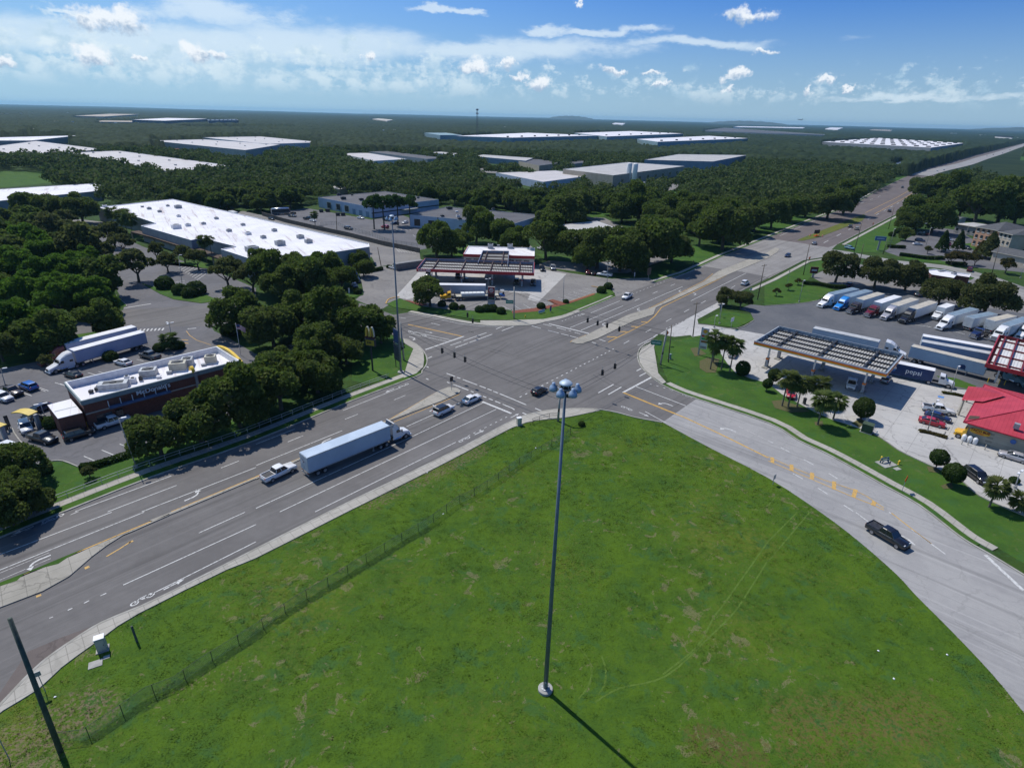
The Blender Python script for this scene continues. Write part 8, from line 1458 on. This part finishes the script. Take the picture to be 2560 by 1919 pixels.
for i, (x, y) in enumerate([(362, 380), (440, 378), (470, 385)]): b = g(A4, x, y); e = empty('traffic_drum', b, 0, ['orange drum left of the message board', 'orange drum right of the message board', 'orange drum farthest right of the message board'][i], 'traffic drum', 'drums by the message board'); MB().lathe([(.33, 0), (.33, .12), (.28, .14), (.26, .5), (.24, 1.0), (0, 1.02)], n=14).build('drum_body', ORANGE, e); MB().lathe([(.272, .45), (.268, .6)], n=14).lathe([(.26, .75), (.255, .88)], n=14).build('reflective_band', WHITEM, e)
# yellow drive-through order canopy and menu boards
b = g(QT, 555, 1060); tp = near_axis(b, QT, 530, 850); e = empty('order_canopy', b, R(168), 'yellow drive-through order canopy on a stone-clad post', 'canopy'); zc = tp.z; MB().box((0, 0, zc/2), (.5, .6, zc)).build('post', W_GREY, e); cm = MB(); rings = []
for i in range(9): f_ = i/8; rings.append([(.4+4.0*f_, -.9, zc+.35*math.sin(math.pi*f_)), (.4+4.0*f_, .9, zc+.35*math.sin(math.pi*f_)), (.4+4.0*f_, .9, zc+.16+.35*math.sin(math.pi*f_)), (.4+4.0*f_, -.9, zc+.16+.35*math.sin(math.pi*f_))])
cm.loft(rings).build('canopy_roof', pm('canopy_yellow', (.62, .47, .10), (.55, .40, .08), 1, .5), e); MB().box((.6, .6, 1.2), (.6, .4, 1.2)).build('speaker_box', DARKM, e)
b = g(QT, 95, 1230); e = empty('order_canopy', b, R(160), 'second yellow canopy edge cut off at the left of the drive-through', 'canopy'); MB().box((0, 0, 1.5), (.5, .6, 3.0)).build('post', W_GREY, e); MB().box((1.8, 0, 3.05), (4.0, 1.7, .16)).build('canopy_roof', pm('canopy_yellow', (.62, .47, .10)), e)
for i, (t, x, y, w_, h_) in enumerate([(QT, 600, 1000, 1.2, 1.9), (QT, 90, 1110, 1.0, 1.8), (QT, 135, 1060, .6, 2.6)]): b = g(t, x, y); e = empty('menu_board', b, R(-30+40*i), ['dark menu board behind the bushes of the drive-through', 'black menu board at the left of the drive-through bend', 'slim black post board at the drive-through bend'][i], 'menu board'); MB().box((0, 0, h_/2+.35), (w_, .2, h_-.3)).build('board', BLACKP, e); MB().box((0, 0, .3), (.2, .2, .6)).build('post', DARKM, e); MB().box((0, -.11, h_/2+.4), (w_*.8, .02, h_*.6)).build('screen', GLASS, e)
# cabinets, boxes and pipes
def cabinet(t, x, y, w_, d_, h_, mat, label, rz, name='utility_cabinet'):
 b = g(t, x, y); e = empty(name, b, rz, label, 'cabinet'); MB().box((0, 0, .06), (w_+.3, d_+.3, .16)).build('plinth', CONCP, e); MB().box((0, 0, h_/2+.1), (w_, d_, h_)).build('cabinet_body', mat, e, bevel=.03); MB().box((0, 0, h_+.14), (w_+.06, d_+.06, .08)).build('cabinet_top', WHITEM if mat == BEIGEM else mat, e); MB().box((0, -d_/2-.015, h_/2+.1), (w_*.86, .03, h_*.86)).build('door', mat, e); MB().box((w_*.3, -d_/2-.05, h_/2+.1), (.04, .05, .2)).build('handle', DARKM, e)
cabinet(D1, 668, 890, .95, .75, 1.75, BEIGEM, 'tall beige signal cabinet on the pavement edge at the lower left', R(30)); cabinet(B3, 60, 905, .9, .7, 1.5, BEIGEM, 'beige cabinet on the pavement at the intersection corner', R(25)); cabinet(B4, 850, 965, 1.9, 1.6, 1.7, pm('box_green', (.055, .085, .05), (.04, .065, .04), 1), 'dark green transformer box beside the biggest round clipped tree', R(-40), 'transformer_box'); cabinet(QT, 1020, 1040, 1.9, 1.4, 2.0, pm('pale_green_box', (.24, .31, .30), (.2, .26, .25), 1), 'pale green utility box by the restaurant annex', R(22)); cabinet(B4, 850, 880, .5, .4, 1.4, W_WHITE, 'small white box by the forecourt edge', R(-40))
cabinet(A3, 1362, 1440, .5, .4, 1.2, pm('pale_green_box', (.24, .31, .30)), 'small pale green box on the lawn by the slim utility pole', R(20)); cabinet(B4, 310, 725, .5, .5, 1.3, DARKM, 'dark air pump between the forecourt palms', R(10), 'air_pump')
e = empty('pad', g(D1, 620, 985), R(30), 'cracked concrete slab lying in the grass beside the signal cabinet', 'slab'); MB().box((0, 0, .03), (1.3, 1.0, .1)).box((1.0, .5, .02), (.6, .5, .08)).build('slab_piece', CONCP, e)
e = empty('bollard_post', g(D1, 890, 840), 0, 'short grey post standing in the grass near the signal cabinet', 'post'); MB().tube((0, 0, -.1), (-.15, .1, 2.3), .13, .12).build('post', GREENP, e)
b = g(B4, 1020, 1240); e = empty('backflow_pipe', b, R(20), 'pipe assembly on a concrete pad in the lawn by the side road', 'pipe'); MB().box((0, 0, .04), (3.0, 2.2, .12)).box((.4, -1.9, .03), (1.2, .8, .08)).build('pad', CONCP, e); MB().path([(-.9, .5, 0), (-.9, .5, .9), (.9, .5, .9), (.9, .5, 0)], .12, 8).path([(-.7, .2, 0), (-.7, .2, .7), (.7, .2, .7), (.7, .2, 0)], .09, 8).build('pipe', pm('pipe_blue', (.08, .14, .20), (.06, .1, .15), 2, .5), e); MB().lathe([(.2, .95), (.2, 1.0), (.03, 1.02)], (.1, .5, 0), 10).build('valve_wheel', DARKM, e); MB().tube((.1, -.6, 0), (.1, -.6, .9), .07).build('post', DARKM, e)
def hydrant(t, x, y, label):
 e = empty('fire_hydrant', g(t, x, y), x, label, 'hydrant'); MB().lathe([(.2, 0), (.2, .08), (.14, .1), (.14, .62), (.18, .64), (.15, .78), (.05, .86), (0, .9)], n=12).build('barrel', YELM, e); MB().tube((-.24, 0, .5), (.24, 0, .5), .07).tube((0, -.22, .45), (0, 0, .45), .085).build('outlet', YELM, e)
hydrant(B4, 1128, 1245, 'yellow hydrant right of the pipe assembly in the lawn'); hydrant(B4, 975, 1210, 'yellow standpipe left of the pipe assembly in the lawn'); hydrant(KT, 1620, 1185, 'yellow hydrant on the filling station lawn')
for i, (t, x, y, h_, m_) in enumerate([(MT, 1345, 1165, 1.1, W_CREAM), (MT, 1430, 1170, 1.1, W_CREAM), (MT, 1665, 1240, 1.1, W_CREAM), (MT, 125, 970, .9, WHITEM), (MT, 170, 1030, .9, WHITEM), (QT, 905, 1110, 1.2, YELM), (QT, 1215, 1045, 1.2, YELM), (QT, 1165, 1030, 1.2, W_CREAM), (MT, 1705, 310, 1.2, YELM), (MT, 1860, 335, 1.2, YELM), (MT, 1935, 345, 1.2, YELM)]):
 e = empty('bollard', g(t, x, y), 0, ['cream guard post left of the white tanks', 'cream guard post before the leftmost white tank', 'cream guard post right of the white tanks', 'white guard post nearest the green transformer box', 'white guard post at the forecourt curb', 'yellow guard post beside the pale green utility box', 'yellow guard post at the pay window', 'pale post beside the pay window', 'yellow guard post behind the taco shop, leftmost', 'yellow guard post behind the taco shop, middle', 'yellow guard post behind the taco shop, rightmost'][i], 'bollard', 'guard posts'); MB().tube((0, 0, 0), (0, 0, h_), .09, n=10).build('post', m_, e); MB().lathe([(.09, h_), (.06, h_+.05), (0, h_+.07)], n=10).build('cap', m_, e)
# fences and walls
def wiremesh(name, c, open_=.5):
 m, nt = new_mat(name); k = NT_(nt); tcx = k.n('ShaderNodeTexCoord').outputs['UV']; p = k.n('ShaderNodeNewGeometry').outputs['Position']; s2 = k.n('ShaderNodeSeparateXYZ'); k.l(p, s2.inputs[0]); a = k.math('ADD', k.math('MULTIPLY', s2.outputs[0], 1.4), k.math('ADD', s2.outputs[1], s2.outputs[2]))
 b = k.math('SUBTRACT', k.math('MULTIPLY', s2.outputs[0], 1.4), k.math('SUBTRACT', s2.outputs[2], s2.outputs[1])); w1 = k.math('ABSOLUTE', k.math('SUBTRACT', k.math('FRACT', k.math('MULTIPLY', a, 12)), .5)); w2 = k.math('ABSOLUTE', k.math('SUBTRACT', k.math('FRACT', k.math('MULTIPLY', b, 12)), .5)); ln = k.math('GREATER_THAN', k.math('MAXIMUM', w1, w2), .5-.5*(1-open_)*.55)
 d = k.bsdf(c, .5, .4); tr = k.n('ShaderNodeBsdfTransparent'); mx = k.n('ShaderNodeMixShader'); k.l(ln, mx.inputs[0]); k.l(tr.outputs[0], mx.inputs[1]); k.l(d.outputs[0], mx.inputs[2]); k.out(mx.outputs[0]); return m
WIRE = wiremesh('chain_link', (.36, .39, .37), .80)
def chain_fence(t, pts, h_, gap, label, group=None):
 P = smooth(gs(t, pts), 4) if isinstance(t, tuple) else t; e = empty('chain_link_fence', P[0], 0, label, 'fence', group); o0 = P[0]; MB().walls([tuple(p-o0) for p in P], .05, h_, False).build('wire_panel', WIRE, e); rail = MB().path([Vector((p.x-o0.x, p.y-o0.y, h_)) for p in P], .022, 5); rail.build('top_rail', GREENP, e); acc = 0; nx_ = 0;
 for a, c in zip(P[:-1], P[1:]):
  L = (c-a).length
  while nx_ <= acc+L: p = a.lerp(c, (nx_-acc)/L)-o0; MB().tube((p.x, p.y, 0), (p.x, p.y, h_+.05), .035, n=6).build('fence_post', DARKM, e); nx_ += gap
  acc += L
CFP = gs(D1, [(358, 1500), (560, 1480)][:1])+gs(D1, [(560, 1475), (755, 1345), (960, 1200), (1145, 1130), (1318, 1005), (1661, 790)])+gs(D2, [(135, 690), (275, 595), (410, 515), (548, 435), (672, 352), (795, 282), (905, 215), (1115, 92)])+gs(B2, [(1735, 1595), (1850, 1540), (1968, 1470), (2078, 1395), (2180, 1320)])+gs(B3, [(65, 1250), (160, 1200), (252, 1145), (342, 1090), (440, 1040), (510, 985)])
chain_fence(CFP, None, 1.5, 3.0, 'long chain-link fence crossing the field along the road')
chain_fence(A2, [(560, 290), (690, 285), (800, 330), (1000, 380), (1150, 440), (1400, 480)], 1.8, 3, 'wire fence along the top of the dark wall by the works yard')
wl = MB(); wp = [Vector((p.x, p.y, 0)) for p in gs(A2, [(55, 205), (250, 262), (520, 325), (800, 385), (1100, 462), (1415, 525)])]; wl.curb(wp, -.15, .15, 0, 2.1); o = wl.build('wall', pm('dark_block_wall', (.14, .12, .10), (.10, .085, .07), .8, .9, world=True)); tag(o, 'long dark masonry wall between the loading alley and the works yard', 'wall')
def railing(t, pts, label, mat, h_=1.1, gap=2.4):
 P = smooth(gs(t, pts), 3) if t else pts; e = empty('railing', P[0], 0, label, 'railing'); o0 = P[0]; rl = MB()
 for z in (h_, h_*.55): rl.path([Vector((p.x-o0.x, p.y-o0.y, z)) for p in P], .045, 6)
 rl.build('rail', mat, e); acc = 0; nx_ = 0
 for a, c in zip(P[:-1], P[1:]):
  L = (c-a).length
  while L > 0 and nx_ <= acc+L: p = a.lerp(c, (nx_-acc)/L)-o0; MB().tube((p.x, p.y, 0), (p.x, p.y, h_), .04, n=6).build('railing_post', mat, e); nx_ += gap
  acc += L
railing(None, offset(NK[3:-22], 4.0), 'long pale pedestrian railing along the pavement by the restaurant lawn', pm('rail_grey', (.42, .44, .42), (.34, .36, .34), 2, .5)); railing(B3, [(180, 905), (185, 890), (310, 850), (395, 845)], 'short railing at the pavement corner by the beige cabinet', BLACKP);
# flags, cell tower, wheel stops, plane
e, b, tp = pole('flagpole', A1, 2080, 1410, 2035, 1130, .07, .04, WHITEM, 'flagpole with a striped flag behind the brick restaurant', 'flagpole'); q_ = tp-b; fm, nt = new_mat('striped_flag'); k = NT_(nt); s2 = k.n('ShaderNodeSeparateXYZ'); k.l(k.n('ShaderNodeTexCoord').outputs['Object'], s2.inputs[0]); st_z = k.math('GREATER_THAN', k.math('FRACT', k.math('MULTIPLY', s2.outputs[2], 3.6)), .5); k.out(k.bsdf(k.mix(st_z, (.45, .05, .06), (.55, .55, .55)), .8).outputs[0])
fv = []; n = 8
for i in range(n+1): f_ = i/n; fv += [(q_.x+2.2*f_, q_.y+.15*math.sin(f_*6), q_.z-.3-.9*f_*f_), (q_.x+2.0*f_, q_.y+.15*math.sin(f_*6+.5), q_.z-1.6-.9*f_*f_)]
fo = MB().add(fv, [(2*i, 2*i+1, 2*i+3, 2*i+2) for i in range(n)]).build('flag', fm, e); MB().add([(q_.x, q_.y-.02, q_.z-.32), (q_.x, q_.y-.02, q_.z-1.0), (q_.x+.8, q_.y+.09, q_.z-1.1), (q_.x+.85, q_.y+.09, q_.z-.44)], [(0, 1, 2, 3)]).build('flag_canton', NAVYB, fo)
b = g(C2, 1912, 395); tp = near_axis(b, C2, 1915, 112); HT = tp.z; e = empty('cell_tower', b, .4, 'tall lattice cell tower rising above the wood to the horizon', 'tower'); lt = MB(); ww = 2.2
for sx, sy in ((1, 1), (1, -1), (-1, -1), (-1, 1)): lt.tube((sx*ww, sy*ww, 0), (sx*ww*.45, sy*ww*.45, HT), .22, .16, 5)
for i in range(14):
 z0_, z1_ = HT*i/14, HT*(i+1)/14; w0_, w1_ = ww*(1-.55*i/14), ww*(1-.55*(i+1)/14)
 for (ax_, ay_), (bx_, by_) in (((1, 1), (1, -1)), ((1, -1), (-1, -1)), ((-1, -1), (-1, 1)), ((-1, 1), (1, 1))): lt.tube((ax_*w0_, ay_*w0_, z0_), (bx_*w1_, by_*w1_, z1_), .10, n=4); lt.tube((ax_*w1_, ay_*w1_, z1_), (bx_*w1_, by_*w1_, z1_), .10, n=4)
lt.build('lattice', DARKM, e)
for zz in (.86, .98):
 for i in range(6): a_ = i*1.047; MB().box((2.6*math.cos(a_), 2.6*math.sin(a_), HT*zz), (.5, 1.2, 3.0), a_).build('antenna', GREYM, e)
MB().lathe([(2.4, HT*.95), (2.4, HT*.96)], n=12).build('platform', DARKM, e)
d = ray(C4, 275, 205).normalized(); p = CAM+d*4200; e = empty('airliner', p, R(200), 'tiny airliner climbing just above the horizon at the right', 'plane'); MB().loft([[(x, 1.9*r_*math.cos(a_), 1.9*r_*math.sin(a_)+zz) for a_ in [i*math.pi/5 for i in range(10)]] for x, r_, zz in ((22, .15, -.4), (18, .8, -.1), (12, 1, 0), (-12, 1, 0), (-22, .3, 1))]).build('fuselage', GREYM, e); MB().add([(4, 0, -.8), (-3, 0, -.8), (-9, 18, .4), (-6.5, 18, .4)], [(0, 1, 2, 3)]).add([(4, 0, -.8), (-3, 0, -.8), (-9, -18, .4), (-6.5, -18, .4)], [(3, 2, 1, 0)]).box((0, 0, -.8), (5, 6, .5)).build('wing', GREYM, e); MB().loft([[(-16, -.2, 1), (-16, .2, 1), (-21, .2, 1.2), (-21, -.2, 1.2)], [(-21, -.1, 8), (-21, .1, 8), (-23.5, .1, 8), (-23.5, -.1, 8)]]).build('tail_fin', DARKM, e); e.rotation_euler = (0, R(-6), R(205))
for i, (x, y) in enumerate([(1365, 580), (1300, 690), (1255, 760), (1160, 950), (1110, 1010)]): e = MB().box((0, 0, .12), (.16, 1.9, .14), 0).build('wheel_stop', CONCP); p = g(MT, x, y); e.location = (p.x, p.y, .02); e.rotation_euler = (0, 0, math.atan2(ed.y, ed.x)); tag(e, ['uppermost', 'second', 'third', 'fourth', 'lowest'][i]+' concrete wheel stop of the bays before the taco shop', 'wheel stop', 'wheel stops before the taco shop')
for i, (t, x, y) in enumerate([(D4, 815, 1080), (D4, 1160, 925), (D4, 715, 900), (D1, 358, 1200), (B2, 1480, 1318), (D2, 1215, 12), (B3, 205, 1105)]): e = MB().lathe([(.0, 0), (.10, .02), (.13, .07), (.08, .13), (0, .15)], n=9).build('litter', WHITEM); e.location = g(t, x, y); e.rotation_euler = (.3, .2, i); tag(e, ['bright white scrap of litter on the lower right grass', 'pale scrap of litter near the side road edge', 'tiny pale scrap left of the bright one on the grass', 'white scrap by the lower left pole', 'white scrap on the verge below the long trailer', 'white scrap at the chain-link fence', 'pale scrap in the grass left of the central mast'][i], 'litter')
e = empty('dumpster', g(A2, 565, 175), .3, 'dark waste container beside the loading docks', 'dumpster');
MB().box((0, 0, .9), (2.2, 1.6, 1.6), 0, 1.15).build('bin_body', DARKM, e); MB().box((0, 0, 1.76), (2.3, 1.7, .1)).build('lid', BLACKP, e)
for i, (x, y) in enumerate([(620, 172), (708, 205), (752, 205)]):
 e = empty('dumpster', g(A2, x, y), .2*i, ['second dark waste container beside the loading docks', 'dark waste container before the left dock door', 'dark waste container between the dock doors'][i], 'dumpster'); MB().box((0, 0, .9), (2.2, 1.6, 1.6), 0, 1.15).build('bin_body', DARKM, e); MB().box((0, 0, 1.76), (2.3, 1.7, .1)).build('lid', BLACKP, e)
# ------------------------------------------------------------ the wood
# near fill: single oaks; beyond them one mass of trees, then canopy to the horizon
def view_az(p): return np.arctan2(p[:, 0], p[:, 1])
EXN = [[(q_[0], q_[1]) for q_ in poly] for poly in EX]
EXB = [(np.array(p).min(0), np.array(p).max(0), p) for p in EXN]
def clear_of(P, pad=0.0):
 ok = np.ones(len(P), bool)
 for lo, hi, p in EXB:
  c = ok & (P[:, 0] > lo[0]) & (P[:, 0] < hi[0]) & (P[:, 1] > lo[1]) & (P[:, 1] < hi[1])
  if c.any(): idx = np.where(c)[0]; ok[idx[inside(P[idx], p)]] = False
 return ok
def open_view(P, h):
 """trees whose tops would stand before a roof or clearing that the wood leaves in sight"""
 ok = np.ones(len(P), bool); q = np.column_stack([P, np.full(len(P), 1.0)*h])-np.array(CAM); zc = q @ np.array(_f); U = np.column_stack([IW/2+FOC*(q @ np.array(RIGHT))/zc, IH/2+FOC*(q @ np.array(DOWN))/zc])
 for poly, dep in SEEN:
  a = np.array(poly); lo, hi = a.min(0), a.max(0); c = (U[:, 0] > lo[0]-4) & (U[:, 0] < hi[0]+4) & (U[:, 1] > lo[1]) & (U[:, 1] < hi[1]) & (zc < dep+15)
  if c.any(): i = np.where(c)[0]; ok[i[inside(U[i], poly)]] = False
 return ok
def jitter_grid(r0, r1, step):
 n = int(2*r1/step); xs = (np.arange(n)+.5)*step-r1; ys = (np.arange(int(r1/step))+.5)*step; X, Y = np.meshgrid(xs, ys); P = np.stack([X.ravel(), Y.ravel()], 1); P += RNG.uniform(-.42, .42, P.shape)*step
 r_ = np.hypot(P[:, 0], P[:, 1]); a = view_az(P); return P[(r_ > r0) & (r_ < r1) & (np.abs(a) < .80)]
WOOD = [gs(F, pts) for pts in ([(-200, 300), (-200, 470), (60, 460), (210, 455), (330, 446), (540, 470), (690, 440), (800, 428), (950, 445), (1150, 465), (1230, 490), (1320, 475), (1400, 500), (1500, 515), (1540, 540), (1640, 500), (1730, 462), (1850, 430), (1935, 385), (2110, 322), (2240, 288)],
  [(1985, 398), (2110, 345), (2330, 300), (2330, 470), (2200, 462), (2050, 452), (1985, 440), (1930, 452)], [(-200, 470), (-200, 800), (0, 780), (0, 690), (130, 660), (250, 660), (255, 630), (215, 560), (60, 470)])]
P = jitter_grid(150, 950, 9.8)
inw = np.zeros(len(P), bool)
for wd_ in WOOD: inw |= inside(P, wd_)
P = P[inw & clear_of(P) & open_view(P, 12.5) & open_view(P, 8)]
T_ = np.array([(l_[0], l_[1], r_) for l_, r_ in TREES]); ok = np.ones(len(P), bool)
for x, y, r_ in T_: ok &= np.hypot(P[:, 0]-x, P[:, 1]-y) > r_*.9+3.2
P = P[ok]; P = P[np.argsort(np.hypot(P[:, 0], P[:, 1]))]; P = P[RNG.random(len(P)) > .1]
n_ind = max(0, 270-sum(1 for o in COL.objects if o.name.startswith('oak_tree')))
ZONES = [('oak in the wood left of the office car park', -9), ('oak in the dense wood behind the white-roofed warehouse and works buildings', 0), ('oak in the dense wood along the left of the far main road', .36), ('oak in the wood on the hotel side of the far road', .62)]
for i in range(min(n_ind, len(P))):
 x, y = P[i]; a = math.atan2(x, y); lab = ZONES[0][0]
 for zl, za in ZONES:
  if a > (za if za != -9 and za != 0 else -9 if za == -9 else -.62): lab = zl
 Rr = RNG.uniform(5, 8); tree_at((x, y, 0), Rr, 'far', lab, 'oaks of the wood: '+lab[11:40])
P = P[n_ind:]
def mass(name, P, rad, hgt, k_, size, mat, label):
 n = len(P); Rr = RNG.uniform(rad[0], rad[1], n); H_ = RNG.uniform(hgt[0], hgt[1], n); d = sphere_pts(n*k_, RNG); d[:, 2] = np.abs(d[:, 2])*1.05-.12; lob = RNG.uniform(.72, 1.08, n*k_)
 ph = np.repeat(RNG.uniform(0, 6.28, n), k_); lob *= 1+.16*np.sin(np.arctan2(d[:, 1], d[:, 0])*4+ph)*np.cos(d[:, 2]*4+ph)
 ctr = np.repeat(np.column_stack([P, H_*.52]), k_, 0); ext = np.repeat(np.column_stack([Rr, Rr, H_*.46]), k_, 0); pts = ctr+d*ext*lob[:, None]; V = cards(pts, d/np.linalg.norm(d, axis=1)[:, None], size, RNG, .5)
 o = obj(name, np_mesh(name, V, np.arange(len(V)).reshape(-1, 4)), None, mat); return tag(o, label, 'forest', kind='stuff')
L_FOREST = leaf_mat('forest_leaves', (.044, .076, .022), (.076, .112, .034), (.085, .10, .036), .35)
r_ = np.hypot(P[:, 0], P[:, 1]); nearm = r_ < 480
mass('forest', P[nearm], (4.4, 9), (7, 15.5), 300, .72, L_FOREST, 'dense dark wood of rounded oaks between the industrial halls')
Pm = P[~nearm]; mass('far_forest', Pm, (4.6, 9), (7.5, 15), 140, 1.1, L_FOREST, 'farther wood reaching between the big white-roofed halls')
# canopy carpet out to the horizon
nr, na = 520, 900; rr = 900*np.exp(np.linspace(0, math.log(27), nr)); aa = np.linspace(-.82, .82, na); RR_, AA = np.meshgrid(rr, aa, indexing='ij'); X = RR_*np.sin(AA); Y = RR_*np.cos(AA); Q = np.stack([X.ravel(), Y.ravel()], 1)
cell = np.where(RR_.ravel() < 2500, 10.0, np.where(RR_.ravel() < 6000, 18.0, 40.0)); best = np.full(len(Q), 9.9); hv = np.zeros(len(Q)); ci = np.floor(Q/cell[:, None])
def h2(ix, iy, s_): v = np.sin(ix*127.1+iy*311.7+s_*74.7)*43758.5453; return v-np.floor(v)
for dx in (-1, 0, 1):
 for dy in (-1, 0, 1):
  jx, jy = ci[:, 0]+dx, ci[:, 1]+dy; c_x = (jx+.2+.6*h2(jx, jy, 1)); c_y = (jy+.2+.6*h2(jx, jy, 2)); dd = np.hypot(Q[:, 0]/cell-c_x, Q[:, 1]/cell-c_y); m_ = dd < best; best = np.where(m_, dd, best); hv = np.where(m_, h2(jx, jy, 3), hv)
Z = 7+4.5*hv+np.sqrt(np.clip(1-(best/.72)**2, 0, 1))*5.0
low = .5*np.sin(Q[:, 0]*.0031+1)*np.sin(Q[:, 1]*.0023+2)+.5*np.sin(Q[:, 0]*.0011+.4)*np.sin(Q[:, 1]*.0009+5); Z += low*2
open_ = (np.sin(Q[:, 0]*.0043+2.1)*np.sin(Q[:, 1]*.0021+.7)+.6*np.sin(Q[:, 0]*.0101)*np.sin(Q[:, 1]*.0052+1.3)) > 1.0; Z[open_] = .4
Z[~clear_of(Q)] = -1.0; zz_ = Z.copy(); ov = np.ones(len(Q), bool)
for h_ in (14, 7): ov &= open_view(Q, h_)
Z[~ov] = .3
Z += np.clip((RR_.ravel()-9000)/9000, 0, 1)*14*(.6+.4*np.sin(AA.ravel()*9+1)+.25*np.sin(AA.ravel()*31))
Z[RR_.ravel() < 906] = -1
idx = np.arange(nr*na).reshape(nr, na); Fc = np.stack([idx[:-1, :-1], idx[:-1, 1:], idx[1:, 1:], idx[1:, :-1]], -1).reshape(-1, 4)
m, nt = new_mat('distant_canopy'); k = NT_(nt); p = k.n('ShaderNodeNewGeometry').outputs['Position']; n1 = k.noise(p, .012, 4, .6); n2 = k.noise(p, .12, 3, .6); col = k.mix(k.ss(n1, .35, .65), (.014, .027, .010), (.025, .040, .014)); col = k.mix(k.math('MULTIPLY', k.ss(n2, .5, .7), .6), col, (.006, .013, .006)); k.out(k.bsdf(col, .9, 0, .1).outputs[0])  # colour darkened to stand for the shade between leaves, which the smooth carpet lacks
oc = obj('distant_forest', np_mesh('distant_forest', np.column_stack([Q, Z]), Fc), None, m); tag(oc, 'dark green woodland reaching to the hazy horizon', 'forest', kind='stuff')
# low spoil hills on the horizon
for nm, az0, az1, dist_, hh_ in (('far_hill', .04, .12, 15000, 95), ('far_hill', .28, .40, 14000, 80), ('far_hill', .60, .80, 15500, 100)):
 b_ = MB(); n = 30; rings = []
 for j, (dr, hz_) in enumerate(((-700, 0), (0, 1), (900, 0))): rings.append([(math.sin(az0+(az1-az0)*i/n)*(dist_+dr), math.cos(az0+(az1-az0)*i/n)*(dist_+dr), 5+hz_*hh_*math.sin(math.pi*i/n)**.6*(.95+.05*math.sin(i*1.7))) for i in range(n+1)])
 vs = [q_ for r_ in rings for q_ in r_]; b_.add(vs, [(j*(n+1)+i, j*(n+1)+i+1, (j+1)*(n+1)+i+1, (j+1)*(n+1)+i) for j in (0, 1) for i in range(n)]); struct(nm, b_, pm('hill_grass', (.04, .055, .03), (.07, .075, .045), .01, .95, world=True))
# scattered small far roofs
RF = random.Random(5)
FARB = [(C1, 20, 185, 26), (C1, 70, 183, 16), (C1, 190, 178, 14), (C1, 285, 176, 16), (C1, 405, 172, 12), (C1, 590, 168, 12), (C1, 500, 270, 30), (C1, 640, 270, 14), (C1, 1010, 282, 20), (C1, 1200, 280, 18), (C2, 940, 150, 30), (C2, 1150, 155, 22), (C2, 1280, 158, 18), (C2, 1580, 170, 14), (C2, 1105, 345, 14), (C2, 1200, 345, 22), (C3, 265, 186, 18), (C3, 440, 200, 40), (C3, 690, 192, 26), (C3, 800, 198, 20), (C3, 1560, 218, 60), (C3, 1940, 255, 30), (C4, 660, 272, 18), (C4, 1600, 340, 40), (C4, 2050, 392, 30), (C4, 2150, 385, 10), (C4, 1850, 358, 40), (C1, 1620, 112, 10), (C2, 60, 190, 16), (C2, 2140, 300, 40)]
for i, (t, x, y, w_) in enumerate(FARB):
 p = g(t, x, y); D = proj(p)[2]; W_ = w_/t[2]*D/FOC; hb_ = 11; e = empty('far_shed', (p.x, p.y, 0), RF.uniform(-.3, .3), 'tiny pale shed roof in the distant woodland', 'building', 'tiny roofs in the distant woodland'); MB().box((0, 0, hb_/2), (W_, W_*.7, hb_)).build('wall', W_TAN, e); MB().box((0, 0, hb_+2), (W_*1.02, W_*.72, 4)).build('roof', WHITEM if i % 3 else W_CREAM, e)
# ------------------------------------------------------------ air
hz_m, nt = new_mat('air'); k = NT_(nt); pv = k.n('ShaderNodeVolumePrincipled'); pv.inputs['Color'].default_value = (.34, .66, .92, 1); pv.inputs['Density'].default_value = 4.6e-5; pv.inputs['Anisotropy'].default_value = .25
o = k.n('ShaderNodeOutputMaterial'); k.l(pv.outputs[0], o.inputs['Volume'])
hzo = MB().box((0, 9900, 54), (40000, 20200, 110)).build('haze', hz_m); tag(hzo, 'thin blue summer haze over the plain', 'haze', kind='stuff')
